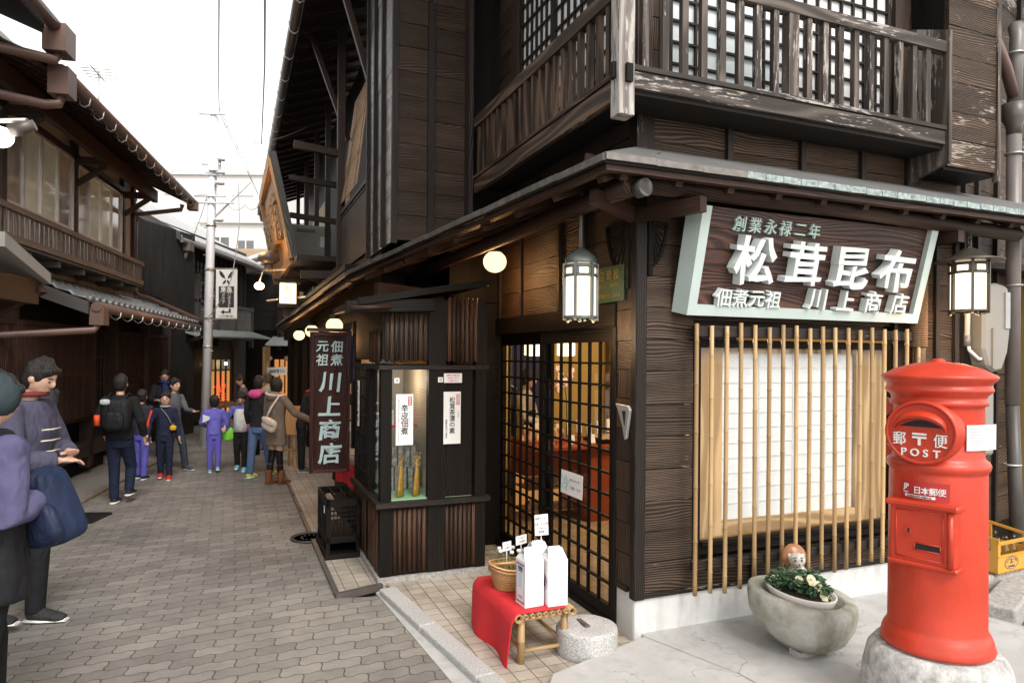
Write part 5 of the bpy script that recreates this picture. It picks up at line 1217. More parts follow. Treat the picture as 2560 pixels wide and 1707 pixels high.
g.tube([(1.15,3.2,.86),(1.14,3.2,1.3),(1.10,3.2,1.55),(1.02,3.18,1.62)], .006, 6); part(g, 'stem', M['leaf'], T); g = MB()
for k in range(16):
    c = V((1.10+rn(-.09,.09),3.18+rn(-.03,.03),1.35+rn(0,.28)))
    for j in range(5): a = j*2*PI/5+rn(0,1); g.sph(c+V((.02*math.cos(a),0,.02*math.sin(a))), .018,.006,.018, 8, 5)
part(g, 'blossom', plain('orchid pink', (.70,.52,.52), .6), T)
# reed blind over the gallery
T = thing('reed_blind', 'tan split-reed blind hanging from the upper gallery beside the shutter box', 'blind', R, (-.9,4.9,4.4)); g = MB()
y0, y1 = 4.15, 5.5; z = 3.68
while z < 5.25:
    t1 = (z-3.68)/1.57; g.beam((-1.02+.28*(t1), y0+.72*t1*1.0, z), (-1.02+.28*t1, y1+.55*t1, z+.02), .006, .011); z += .0135
part(g, 'reeds', wood('reeds', (.22,.12,.06), (.42,.26,.14), .6, 0, relief=.1), T)
g = MB()
for yy in (4.3,5.0,5.4): g.beam((-1.03,yy,3.68),(-.745,yy+.65,5.25),.003,.006)
part(g, 'cords', M['brown'], T)
# air conditioner
T = thing('air_conditioner', 'grey outdoor air conditioner unit on the gallery beyond the blind', 'air conditioner', R @ Matrix.Translation((-1.12,8.6,3.15)) @ Matrix.Rotation(.0, 4, 'Z'), (0,0,0))
g = MB(); g.box(-.30,.36,-.3,.0,0,.78); part(g, 'case', plain('ac case', (.27,.26,.24), .5), T, bevel=.02)
g = MB(); g.box(-.20,.10,-.312,-.30,.66,.71); part(g, 'handle', M['gutter'], T)
g = MB(); g.box(-.22,.12,-.306,-.30,.06,.62); part(g, 'panel', M['meter'], T)
g = MB(); g.box(.18,.32,-.304,-.30,.42,.6); part(g, 'rating_plate', M['hook'], T)
# open shop front wares: red cloth, noren
T = thing('ware_table', 'display table with red cloth in the open shop front behind the hanging board', 'table', R, (-1.0,3.7,.0))
g = MB(); g.box(-1.22,-.5,3.15,4.3,.02,.62); part(g, 'cabinet', M['black'], T)
g = MB(); g.grid(lambda u, v: (-1.26+.02*math.sin(v*20), 3.12+1.2*v, .66-.20*u+.03*math.sin(v*9)*u), 6, 30); g.grid(lambda u, v: (-1.26+.76*u, 3.12+1.2*v, .66), 2, 2); g.grid(lambda u, v: (-1.26+.7*v, 3.12, .66-.22*u-.06*u*math.sin(v*6)), 6, 12); part(g, 'cloth', M['redcloth'], T)
g = MB()
for k in range(26):
    x = -1.2+rn(0,.55); y = 3.2+rn(0,1.0); g.lathe([(.035,.67),(.035,.74+rn(0,.05)),(.0,.75)], (x,y,0), 10)
part(g, 'jars', M['ceramic'], T)
T = thing('shelf_rack', 'rack of small jars and price cards against the open shop wall', 'rack', R, (-.6,4.9,.0)); g = MB()
for z in (.5,.85,1.2,1.5): g.box(-.8,.2,4.5,7.6,z,z+.02)
part(g, 'shelves', M['brown'], T); g = MB()
for z in (.5,.85,1.2,1.5):
    for k in range(22): y = 4.55+k*.13; g.box(-.78,-.70,y,y+.09,z+.02,z+.10+rn(0,.1))
part(g, 'jars', plain('shelf jars', (.5,.38,.22), .4, var=.9, sc=9, col2=(.6,.55,.5)), T)
T = thing('shop_curtain', 'navy cloth curtain hanging at the edge of the open shop front', 'curtain', R, (-1.15,3.35,1.6)); g = MB(); g.grid(lambda u, v: (-1.19+.02*math.sin(v*9), 3.3+.16*v, 1.95-.45*u), 4, 12); part(g, 'cloth', M['noren'], T)
# ---------------------------------------------------------------- house across the lane (frame L: x towards the lane, y away)
H = thing('lattice_house', 'brown two storey house across the lane with tiled pent roof, balcony and green-curtained windows', 'house', L, (0,0,0))
def Q(mb, name, mat, sub=None, label=None, bevel=0): return part(mb, name, M[mat] if isinstance(mat, str) else mat, H, label, sub, bevel)
mb = MB(); mb.box(-.6,-.05,-9,3.65,-.05,2.9); Q(mb, 'ground_floor_wall', 'black')
mb = MB(); mb.box(-5,-.03,-9,1.22,2.55,5.3); Q(mb, 'upper_wall', 'stucco')
def slats(y0, y1, z0, z1, x, pitch=.045, w=.02):
    g = MB(); n_ = int((y1-y0)/pitch)
    for k in range(n_): y = y0+(y1-y0)*(k+.5)/n_; g.box(x-.012,x+.012,y-w/2,y+w/2,z0,z1)
    Q(g, 'lattice_slats', 'redbrown'); g = MB()
    for z in (z0, (z0+z1)/2, z1): g.box(x-.02,x+.02,y0,y1,z-.03,z+.03)
    for y in (y0, y1): g.box(x-.02,x+.021,y-.025,y+.025,z0,z1)
    Q(g, 'lattice_frame', 'redbrown')
slats(-5.6,-3.3,.85,2.1,.12); slats(-3.2,-.95,.85,2.1,.12); slats(.25,1.85,.3,2.1,.02); slats(1.95,3.45,.3,2.1,.02)
mb = MB(); mb.box(-.03,.14,-6,-.95,.82,.86); mb.box(-.03,.10,-6,-.1,.28,.50); Q(mb, 'bench_board', 'brown')
mb = MB()
for y in (-.85,-.68,-.51,-.34,-.17): mb.box(.0,.03,y-.02,y+.02,.45,2.1)
for z in (.45,.75,1.3,1.7,2.1): mb.box(.0,.028,-.87,-.15,z-.015,z+.015)
Q(mb, 'door_lattice', 'brown')
mb = MB()
for y in (-3.25,-.95,.12,1.9,3.55): mb.box(-.04,.10,y-.07,y+.07,.12,2.5)
Q(mb, 'posts', 'brown')
mb = MB()
for y in (-3.25,.12,3.55): mb.box(-.06,.14,y-.11,y+.11,.0,.14)
Q(mb, 'base_stone', 'kerb')
# tiled pent roof
def tiled(name, F, nu, nv, sub=None, mat='tile', root=None):
    """F(u,v) -> point, u along the eaves, v up the slope; returns a pantile sheet"""
    g = MB()
    def fn(u, v):
        p = V(F(u, v)); c = math.sin(u*nu*2*PI); st = (v*nv) % 1.0; return p + V((0,0,.022*max(c,-.35)+ .030*(1-st)))
    g.grid(fn, nu*8, nv*6, True); o = part(g, name, M[mat], root or H); sm = o.modifiers.new('s', 'SOLIDIFY'); sm.thickness = .02; return o
tiled('pent_roof', lambda u, v: (.82-.85*v, -3.3+5.8*u, 2.36+.36*v), 26, 5)
g = MB()
for k in range(26):
    y = -3.3+5.8*(k+.27)/26; g.tube([(.80,y,2.385),(.865,y,2.375)], .038, 10)
Q(g, 'eaves_tile', 'tile')
g = MB(); g.prism([(.80,-3.3,2.33),(.80,2.5,2.33),(-.05,2.5,2.66),(-.05,-3.3,2.66)], (0,0,-.03)); g.box(.72,.78,-3.3,2.5,2.24,2.33); Q(g, 'pent_soffit', 'beam')
g = MB(); g.box(-.03,.06,-3.3,2.5,2.70,2.78); Q(g, 'roof_flashing', 'tin')
g = MB(); g.prism([(-.1,-3.34,2.55),(.85,-3.34,2.20),(.85,-3.34,2.34),(-.1,-3.34,2.72)], (0,.05,0)); Q(g, 'rake_board', 'greywood')
g = MB(); g.tube([(.92,-3.3,2.29),(.92,2.5,2.25)], .055, 12); Q(g, 'lower_gutter', 'pipebrown')
g = MB()
for k in range(13): y = -3.1+k*.46; g.tube([(.85,y,2.3),(.87,y,2.20),(.92,y,2.17),(.97,y,2.20),(.98,y,2.26)], .009, 5)
Q(g, 'gutter_brackets', 'hook')
g = MB(); g.box(.84,.99,-3.28,-3.10,2.08,2.28); g.tube([(.91,-3.2,2.1),(.88,-3.25,2.02),(.05,-3.75,1.93),(.02,-3.8,1.85),(.02,-3.8,.1)], .04, 10); g.tube([(.92,2.4,2.25),(.9,2.45,2.1),(.6,2.6,2.0)], .04, 10); Q(g, 'downpipe', 'pipebrown')
g = MB(); g.tube([(.02,1.32,4.35),(.02,1.32,2.88),(.06,1.36,2.80),(.2,1.5,2.76),(.88,2.38,2.42),(.92,2.42,2.3)], .038, 10); g.tube([(.80,1.22,4.42),(.78,1.24,4.33),(.06,1.30,4.22),(.02,1.32,4.1)], .04, 10); Q(g, 'upper_downpipe', 'pipebrown')
# windows
def win(y0, y1, z0, z1, cols, curt):
    f = MB(); t1 = .03
    f.box(-.0,.05,y0,y1,z1-t1,z1); f.box(-.0,.05,y0,y1,z0,z0+t1); f.box(.0,.05,y0,y0+t1,z0+t1,z1-t1); f.box(.0,.05,y1-t1,y1,z0+t1,z1-t1); w_ = Q(f, 'window', 'alu')
    f = MB(); f.box(-.02,-.01,y0,y1,z0,z1); Q(f, 'curtain', curt, w_)
    f = MB(); n_ = len(cols)
    for k in range(1, n_): y = y0+(y1-y0)*k/n_; f.box(.005,.04,y-.02,y+.02,z0+t1,z1-t1)
    f.box(.006,.035,y0+t1,y1-t1,z0+.48,z0+.51); Q(f, 'glazing_bar', 'alu', w_)
    for k, c in enumerate(cols):
        f = MB(); a = y0+(y1-y0)*k/n_; b = y0+(y1-y0)*(k+1)/n_
        f.box(.018,.021,a,b,z0+.5,z1-t1); Q(f, 'pane', c, w_); f = MB(); f.box(.018,.021,a,b,z0+t1,z0+.49); Q(f, 'frosted_pane', 'paneG', w_)
M['paneG'] = plain('frosted house glass', (.70,.75,.73), .22, var=.3, sc=1.2, spec=.8)
M['cgreen'] = plain('green curtain glass', (.68,.78,.73), .12, var=.2, sc=1.5, spec=.9, coat=.8)
M['cdark'] = plain('dark glass', (.33,.31,.29), .08, var=.5, sc=2, spec=1.0)
win(-6.2,-3.45,2.95,4.42,['cgreen','cdark','cgreen','cgreen'],'curtain'); win(-3.42,-1.50,2.95,4.42,['cdark','cgreen','cgreen','cdark'],'curtain'); win(-1.36,.52,2.95,4.38,['cdark','cgreen','cgreen','cdark'],'curtain')
mb = MB()
for y in (-3.44,-1.43,.60,1.16): mb.box(-.0,.06,y-.05,y+.05,2.7,4.95)
mb.box(-.01,.07,-6,1.22,4.43,4.50); mb.box(-.01,.055,-6,1.22,2.78,2.92); Q(mb, 'upper_timber', 'brown')
mb = MB(); mb.box(-4,-.05,1.2,1.26,2.6,5.0); Q(mb, 'gable_boards', 'darkhouse')
mb = MB(); mb.box(-.05,.0,.58,1.2,2.75,4.9); Q(mb, 'plaster_panel', plain('pinkish plaster', (.42,.37,.335), .85, bump=.1))
# balcony
bl = MB(); bl.box(.0,.42,-6.2,.30,2.84,2.87); bl = Q(bl, 'balcony', 'greywood')
mb = MB(); mb.box(.38,.43,-6.2,.32,2.88,2.95); mb.box(.0,.38,.27,.32,2.88,2.95); Q(mb, 'bottom_rail', 'balc', bl)
mb = MB(); mb.box(.375,.435,-6.2,.33,3.19,3.25); mb.box(.0,.375,.27,.325,3.19,3.24); mb.box(.2,.25,-1.2,-.5,3.05,3.09); mb.box(.2,.25,-.2,.25,3.05,3.09); Q(mb, 'top_rail', 'balc', bl)
mb = MB()
for k in range(55):
    y = -6.1+k*.117; w_ = .012 if k % 9 else .028; mb.box(.395,.42,y-w_,y+w_,2.95,3.19)
for k in range(4): x = .05+k*.09; mb.box(x-.01,x+.01,.285,.305,2.95,3.19)
Q(mb, 'balusters', 'balc', bl)
mb = MB()
for k in range(9): y = -5.9+k*.75; mb.box(-.05,.40,y-.03,y+.03,2.76,2.835)
Q(mb, 'joist_row', 'greywood', bl)
# main roof
mb = MB(); mb.prism([(.88,-4.45,4.53),(.88,1.35,4.53),(-3.5,1.35,6.5),(-3.5,-4.45,6.5)], (0,0,-.04)); Q(mb, 'eaves_soffit', 'beam')
mb = MB(); mb.box(.38,.46,-6,1.0,4.38,4.58); Q(mb, 'purlin', 'beam')
mb = MB()
for y in (-3.44,-1.43,.62): mb.beam((.0,y,4.05),(.42,y,4.36),.06,.07); mb.box(.0,.44,y-.04,y+.04,4.36,4.46)
Q(mb, 'brackets', 'brown')
mb = MB()
for k in range(22): y = -4.35+k*.27; mb.beam((.85,y,4.50),(-.1,y,4.93),.04,.05)
Q(mb, 'rafters', 'beam')
tiled('main_roof_tiles', lambda u, v: (.93-4.4*v, -4.45+5.8*u, 4.56+2.0*v), 24, 8)
g = MB(); g.tube([(.97,-4.45,4.53),(.97,1.3,4.49)], .055, 12); Q(g, 'main_gutter', 'pipebrown')
g = MB()
for k in range(14): y = -4.2+k*.41; g.tube([(.90,y,4.5),(.91,y,4.42),(.95,y,4.39),(1.0,y,4.42),(1.01,y,4.49)], .009, 5)
Q(g, 'gutter_brackets', 'hook')
g = MB(); g.box(.88,1.04,1.2,1.38,4.34,4.5); g.box(.87,1.05,-4.5,-4.28,4.28,4.55); g.tube([(.96,-4.4,4.3),(.94,-4.42,4.2),(.85,-4.5,4.16),(.1,-5.2,4.10),(.05,-5.3,4.0)], .045, 10); Q(g, 'rain_hopper', 'pipebrown')
T = thing('tv_antenna', 'small faint television antenna on the roof edge of the house across the lane', 'antenna', L, (.6,-2.5,4.7)); g = MB()
g.tube([(.6,-2.3,4.7),(.6,-2.3,5.35)], .012, 6)
for k in range(4): g.tube([(.45,-2.5+k*.1,5.3),(.8,-2.5+k*.1,5.3)], .006, 5)
g.tube([(.6,-2.6,5.3),(.6,-2.1,5.3)], .008, 5); part(g, 'mast', M['hook'], T)
# nearer neighbour whose dark eaves fill the top left corner
T = thing('near_eaves_house', 'dark eaves and gutter of the nearest house on the left edge', 'house', L, (0,-6,0))
g = MB(); g.prism([(.92,-9,4.95),(.92,-4.5,4.86),(-3,-4.5,6.4),(-3,-9,6.4)], (0,0,-.05)); part(g, 'roof', M['soffit'], T)
g = MB(); g.box(-3,-.0,-10,-6.3,-.0,5.2); part(g, 'wall', M['black'], T)
g = MB(); g.tube([(1.0,-9,4.95),(1.0,-4.5,4.85)], .06, 12); g.box(.90,1.10,-4.7,-4.45,4.62,4.88); g.tube([(1.0,-4.58,4.64),(.98,-4.62,4.55),(.1,-5.4,4.45)], .048, 10); part(g, 'gutter', M['pipebrown'], T)
g = MB(); g.prism([(1.0,-5.6,2.62),(1.0,-4.72,2.40),(1.0,-4.72,2.50),(1.0,-5.6,2.74)], (-.9,0,0)); part(g, 'porch_roof', M['greystucco'], T); g = MB(); g.beam((.95,-4.8,2.38),(.3,-4.8,2.0),.12,.14); g.box(.2,.95,-5.6,-4.85,2.2,2.42); part(g, 'porch_beam', M['beam'], T)
T = thing('flood_lamp', 'lit round floodlight reaching in from the left edge above the windows', 'floodlight', W, (-3.72,5,3.36))
g = MB(); g.sph((-3.76,5.0,3.33), .085,.085,.075, 20, 12); part(g, 'bulb', emit('flood', (1,.93,.82), 6), T)
g = MB(); g.tube([(-3.70,5.02,3.38),(-3.55,5.06,3.44)], [.05,.04], 14); part(g, 'housing', M['gutter'], T)
g = MB(); g.tube([(-3.60,5.05,3.47),(-4.6,5.2,3.50)], .018, 8); part(g, 'arm', M['hook'], T)
# ---------------------------------------------------------------- dark house further on
T = thing('dark_house', 'blackened timber house behind the pole with lattice window, solid balcony and grey awning', 'house', W, (-8,17,0)); 
def B(mb, name, mat, sub=None): return part(mb, name, M[mat] if isinstance(mat, str) else mat, T, None, sub)
g = MB(); g.box(-12,-7.8,14.6,20,0,4.7); B(g, 'wall', 'darkhouse')
g = MB(); g.obox(R.inverted() @ V((0,0,0)) if 0 else V((-7.85,13.9,2.2)), (.15,1.4,0), (-.6,.05,0), (0,0,2.2)); B(g, 'side_wall', 'darkhouse')
g = MB()
for k in range(16): y = 14.7+k*.34; g.box(-7.81,-7.78,y-.015,y+.015,2.3,4.6)
B(g, 'cover_strips', 'darkhouse')
g = MB(); g.box(-7.80,-7.77,16.2,18.4,2.55,4.05); wd = B(g, 'window', 'paneB'); g = MB()
for k in range(13): y = 16.2+k*.183; g.box(-7.77,-7.74,y-.015,y+.015,2.5,4.1)
for k in range(11): z = 2.55+k*.15; g.box(-7.768,-7.745,16.2,18.4,z-.012,z+.012)
B(g, 'lattice', 'darkhouse', wd)
g = MB(); g.box(-7.8,-7.36,16,19.4,2.15,2.35); g.box(-7.44,-7.38,16,19.4,2.35,2.98); bl = B(g, 'balcony', plain('grey balcony boards', (.115,.108,.10), .7, var=.35, sc=3)); g = MB(); g.box(-7.46,-7.34,15.95,19.4,2.98,3.05)
for y in (16,17.1,18.2,19.35): g.box(-7.45,-7.35,y-.05,y+.05,1.95,3.1)
g.box(-7.46,-7.34,15.98,16.08,1.9,3.65); g.box(-7.8,-7.36,16.0,16.06,3.1,3.18); B(g, 'rail', 'greywood', bl)
g = MB(); g.prism([(-6.85,14.9,2.13),(-6.85,19.4,2.20),(-7.85,19.4,2.52),(-7.85,14.9,2.45)], (0,0,.035)); B(g, 'awning', plain('green-grey tin', (.26,.29,.275), .5, var=.25, sc=4))
g = MB(); g.prism([(-7.15,14.6,4.25),(-7.15,20.2,4.18),(-10.5,20.2,6.0),(-10.5,14.6,6.2)], (0,0,.08)); B(g, 'roof', plain('pale roof tiles', (.42,.42,.42), .6, var=.25, sc=9))
g = MB(); g.prism([(-7.1,14.55,4.18),(-10.5,14.55,6.1),(-10.5,14.55,6.25),(-7.1,14.55,4.36)], (0,.06,0)); g.box(-8.6,-7.3,14.62,14.75,3.85,4.05); B(g, 'rake_board', 'greywood')
g = MB(); g.tube([(-7.08,14.6,4.2),(-7.08,20.2,4.12)], .06, 10); g.box(-7.2,-7.0,14.8,15.0,4.0,4.2); g.tube([(-7.1,14.9,4.02),(-7.15,14.9,3.85),(-7.7,15.2,3.68),(-7.72,15.25,3.5),(-7.72,15.25,2.5)], .05, 10); B(g, 'gutter', 'pipegrey')
g = MB()
for y in (15.2,16.1,17.3,19.0): g.box(-7.8,-7.7,y-.06,y+.06,0,2.3)
B(g, 'posts', 'brown')
g = MB(); g.box(-7.78,-7.74,15.3,16.0,.3,2.0); B(g, 'plaster_panel', 'stucco')
g = MB(); g.box(-7.78,-7.745,16.3,17.1,.1,1.95); B(g, 'timber_door', 'brown')
g = MB(); g.box(-7.79,-7.75,17.45,18.75,.05,1.60); lp = B(g, 'lit_shopfront', 'shopglow'); g = MB(); g.box(-7.745,-7.73,17.45,18.75,1.35,1.62); B(g, 'shop_cloth', 'curtain', lp)
g = MB()
for k in range(7):
    a = -1.2+k*.4; g.tube([(-7.72,18.1,.75),(-7.72,18.1+.42*math.sin(a),.75+.5*math.cos(a)*(.6 if k % 2 else 1))], .010, 5)
for z in (.55,.62,.7): g.tube([(-7.72,17.7,z),(-7.72,18.5,z)], .009, 5)
B(g, 'neon_tubes', 'neon', lp)
g = MB(); g.sph((-7.5,17.9,1.52), .035, n=10, m=8); B(g, 'bulb', 'hot')
g = MB()
for y in (17.45,17.78,18.1,18.42,18.75): g.box(-7.74,-7.70,y-.02,y+.02,0,1.62)
for z in (.35,1.34): g.box(-7.735,-7.705,17.45,18.75,z-.02,z+.02)
B(g, 'shopfront_frame', 'brown')
g = MB()
for k in range(9): g.box(-7.72,-7.5,17.5+k*.14,17.58+k*.14,.36,.42+rn(0,.12))
B(g, 'goods', 'food')
T = thing('end_house', 'house closing the lane with tan upper boards and lit shop doors', 'house', W, (-6.5,20.5,0))
g = MB(); g.box(-9,-4,20.6,24,0,2.5); B(g, 'shop_wall', 'black')
g = MB(); g.box(-9.5,-4,20.9,24,2.5,5.0); B(g, 'upper_boards', 'tan')
g = MB(); g.box(-9,-6.9,20.7,20.9,2.4,4.2); B(g, 'dark_wing', 'darkhouse')
g = MB(); g.prism([(-8.4,20.2,4.35),(-4.0,20.2,5.9),(-4.0,24,5.9),(-8.4,24,4.35)], (0,0,.10)); g.prism([(-8.6,19.9,4.05),(-7.2,19.9,4.45),(-7.2,22,4.5),(-8.6,22,4.1)], (0,0,.07)); B(g, 'roof', plain('white roof', (.62,.62,.62), .6, var=.1))
g = MB()
for x in (-7.0,-6.55,-6.1,-5.4,-5.0): g.box(x-.05,x+.05,20.5,20.62,1.9,4.4)
g.box(-7.0,-5.0,20.5,20.6,3.1,3.18); g.box(-7.0,-5.0,20.5,20.6,2.3,2.45); B(g, 'timber_frame', 'brown')
g = MB(); g.box(-6.9,-6.6,20.62,20.66,2.5,4.0); g.box(-6.05,-5.5,20.62,20.66,2.5,4.0); B(g, 'pale_panel', 'stucco')
g = MB(); g.prism([(-7.2,19.9,2.02),(-5.2,19.9,2.02),(-5.2,20.6,2.28),(-7.2,20.6,2.28)], (0,0,.04)); B(g, 'awning', plain('pale tin', (.42,.43,.42), .5))
g = MB(); g.box(-7.5,-7.28,20.52,20.58,0,2.0); B(g, 'pale_door', 'framewood')
g = MB(); g.box(-7.15,-6.65,20.54,20.59,.0,1.62); B(g, 'lit_door', 'shopglow')
g = MB(); g.box(-5.95,-5.7,20.54,20.59,.2,1.9); B(g, 'lit_window', 'shopglow')
g = MB()
for x in (-7.15,-6.98,-6.82,-6.65): g.box(x-.015,x+.015,20.49,20.53,0,1.64)
g.box(-7.15,-6.65,20.492,20.528,.5,.53); g.box(-7.15,-6.65,20.492,20.528,1.18,1.21)
B(g, 'door_lattice', 'brown')
g = MB()
for z in (.9,1.0,1.15,1.3): g.tube([(-5.93,20.5,z),(-5.72,20.5,z+.05)], .012, 5)
B(g, 'neon_tubes', 'neon')
sheet('shop_banner', 'tilted white cloth sign with black writing over the far shop door', 'sign', (-7.0,20.35,1.27), (1,0,.06), (-.06,0,1), .56, .24, [('寿美鶴てん', 0, 0, .12, 'ink', 'h', .82)], frame=W)
for k, x in enumerate((-7.2,-6.7)):
    g = MB(); g.sph((x,20.3,1.66), .075, n=14, m=10); single(g, 'far_lamp', plain('unlit globe', (.35,.28,.22), .3), ('left','right')[k]+' of two dim globes above the far shop door', 'lamp', W, (x,20.3,1.66), 'dim globes over the far door')
# white apartment blocks on the hill
def block(x0, x1, y0, y1, z1, wins, label, win_mat='windark'):
    t = thing('apartment_block', label, 'apartment building', W, ((x0+x1)/2, y0, 0)); g = MB(); g.box(x0,x1,y0,y1,-1,z1); part(g, 'wall', M['whitebldg'], t)
    g = MB(); g.box(x0-.15,x1+.15,y0-.25,y0+.05,z1-.1,z1+.25); part(g, 'parapet', M['whitebldg'], t)
    for a, b, c, d in wins:
        g = MB(); g.box(a,b,y0-.03,y0+.02,c,d); w_ = part(g, 'window', M[win_mat], t); g = MB(); g.box((a+b)/2-.04,(a+b)/2+.04,y0-.06,y0-.02,c,d); g.box(a-.06,b+.06,y0-.08,y0-.02,c-.1,c); part(g, 'sash', M['whitebldg'], t, sub=w_)
M['winpale'] = plain('pale window', (.62,.61,.60), .5)
block(-33,-20.0,60,70,17.6,[(-27.6,-25.9,15.9,16.9),(-24.6,-22.9,15.8,16.8),(-30.6,-29,15.9,16.9)], 'tall white building behind with pale windows near its roofline', 'winpale')
block(-20.2,-13.2,44,54,10.3,[(-19.4,-18.3,8.6,9.3),(-17.7,-16.7,8.4,9.1),(-15.4,-13.9,8.3,9.2)], 'lower white building in the middle with small dark windows')
block(-13.1,-10,46,54,13.4,[(-12.6,-11.6,9,9.8)], 'white stair tower beside the lower building, mostly behind the leaning signboard')
block(-24.5,-19.6,42,50,9.6,[(-23.6,-22.4,8.2,9.0),(-21.4,-20.6,8.0,8.8)], 'white wing at the left end with a louvred window above the gutter')
# ---------------------------------------------------------------- utility pole
T = thing('utility_pole', 'tall pale grey pole in the lane with crossarms fading into the sky', 'utility pole', W, (-5.83,13,0))
def px_(z): return -5.84+.022*z
M['palemetal'] = plain('glare-paled metal', (.66,.67,.69), .5, .0, var=.05)  # crossarm metal paled to carry the sky glare in its colour
g = MB(); g.tube([(px_(0),13,0),(px_(7.0),13,7.0)], [.088,.070], 18); part(g, 'shaft', M['polem'], T)
g = MB(); 
for z, w_ in ((4.62,.45),(4.75,.3),(5.15,.22),(5.35,.18),(6.3,.25)): g.tube([(px_(z)-w_,12.92,z),(px_(z)+w_,12.92,z)], .018, 6)
part(g, 'crossarms', M['palemetal'], T)
g = MB()
for z in (4.3,5.0,5.2,5.45): g.lathe([(.05,z-.03),(.09,z-.02),(.09,z+.02),(.05,z+.03)], (px_(z)+.16,12.95,0), 10)
g.box(px_(5.3)-.03,px_(5.3)+.16,12.85,13.0,5.22,5.42); part(g, 'fittings', M['palemetal'], T)
g = MB()
for k in range(18): z = 1.3+k*.26; s1 = -1 if k % 2 else 1; g.tube([(px_(z),13,z),(px_(z)+s1*.12,12.97,z)], .008, 5)
for z in (1.9,2.45,3.36,4.2): g.lathe([(.093,z-.015),(.095,z),(.093,z+.015)], (px_(z),13,0), 18)
part(g, 'steps_and_bands', M['hook'], T)
g = MB(); g.tube([(px_(4.3),13,4.3),(px_(4.3)+.75,13,5.05)], .02, 8); part(g, 'brace', M['palemetal'], T)
# hanging panel on the pole
bx_, bz = -5.40, 2.90
T = thing('pole_banner', 'white panel on the pole with leaf emblem, black box of characters and an arrow', 'sign', W, (bx_,12.9,bz))
g = MB(); g.box(bx_-.20,bx_+.20,12.89,12.91,bz-.46,bz+.46); part(g, 'panel', M['white_pl'], T)
g = MB(); g.box(px_(3),bx_+.2,12.895,12.905,bz+.47,bz+.485); g.box(px_(3),bx_+.2,12.895,12.905,bz-.485,bz-.47); part(g, 'brackets', M['hook'], T)
g = MB(); g.box(bx_-.145,bx_+.145,12.886,12.8895,bz-.26,bz+.14)
def leafp(cx, cz, a, l, w_):
    d = V((math.cos(a),0,math.sin(a))); s1 = V((-d.z,0,d.x)); c = V((cx,12.8895,cz)); g.prism([c, c+d*l*.3+s1*w_*.8, c+d*l*.65+s1*w_*.9, c+d*l, c+d*l*.7-s1*w_*.55, c+d*l*.3-s1*w_*.5], (0,-.003,0))
leafp(bx_-.02,bz+.28,2.2,.20,.045); leafp(bx_+.02,bz+.28,.95,.20,-.045); leafp(bx_-.01,bz+.265,4.1,.11,.03); leafp(bx_+.01,bz+.265,5.3,.11,-.03)
g.prism([(bx_-.11,12.8895,bz-.345),(bx_-.04,12.8895,bz-.30),(bx_-.04,12.8895,bz-.335),(bx_+.05,12.8895,bz-.335),(bx_+.05,12.8895,bz-.28),(bx_+.085,12.8895,bz-.28),(bx_+.085,12.8895,bz-.36),(bx_-.04,12.8895,bz-.36),(bx_-.04,12.8895,bz-.39)], (0,-.003,0))
part(g, 'print', M['ink'], T)
g = MB(); htxt(g, '東急', (bx_,12.884,bz+.085), X, Z, .105, 1.1, off=.02); vtxt(g, 'ハーヴェスト', (bx_+.055,12.884,bz-.11), X, Z, .062, .78, off=.012); vtxt(g, 'クラブ', (bx_-.055,12.884,bz-.09), X, Z, .068, .95, off=.012); g.box(bx_-.12,bx_+.12,12.883,12.886,bz+.025,bz+.031); part(g, 'writing', M['white_pl'], T)
g = MB(); htxt(g, '100m直ぐ右へ', (bx_,12.888,bz-.42), X, Z, .045, .85, off=.012); part(g, 'writing', M['ink'], T)
# wires
def wire(pts, r, label, sag=.0):
    a, b = V(pts[0]), V(pts[-1]); out = []
    for i in range(len(pts)-1):
        p, q = V(pts[i]), V(pts[i+1])
        for k in range(8): t = k/8; out.append(p.lerp(q, t) - V((0,0,sag*4*t*(1-t))))
    out.append(b); g = MB(); g.tube(out, r, 5); single(g, 'overhead_wire', M['wire'], label, 'wire', W, tuple(a))
M['wire'] = plain('wire', (.34,.34,.34), .6)
M['wirepale'] = plain('pale wire', (.5,.5,.5), .6)
pt = lambda z, dx=0: (px_(z)+dx,12.95,z)
def dpt(dx, dy, Y):   # place a point by its bearing from where the photographer stood
    x = (dx/.91875-1280)/1707; z = (892-dy/.91875)/1707; return (x*Y, Y, 1.75+z*Y-.0075*x*Y)
wire([dpt(497,-60,6), dpt(497,200,11), dpt(500,270,13), dpt(590,455,15)], .007, 'thin wire dropping from the sky past the pole to the eaves on the right', 0)
wire([dpt(602,-60,6), dpt(603,160,10), dpt(597,340,14)], .011, 'thicker bundled cable hanging almost straight down the middle of the sky', 0)
wire([dpt(597,340,14), pt(6.3), dpt(360,440,13)], .005, 'cable from the bundled drop across to the pole top', .1)
wire([pt(5.15,.1), dpt(545,340,13), dpt(700,300,12)], .005, 'nearly level wire running right from the pole under the sky', .08)
wire([pt(4.62,.3), dpt(560,480,13), dpt(600,470,12)], .006, 'short slack wire between the pole arm and the eaves corner', .12)
wire([pt(5.0), dpt(440,560,15), dpt(395,625,15)], .006, 'wire slanting down left from the pole to the dark house', .05)
wire([dpt(545,430,13), dpt(548,520,12.6), dpt(530,650,12.4), dpt(470,745,12.8)], .008, 'black service cable curling down in front of the pole banner', .1)
wire([dpt(500,260,13), dpt(560,380,13), dpt(590,455,12)], .009, 'lumpy cable with clamps running from the sky to the roof corner', .03)
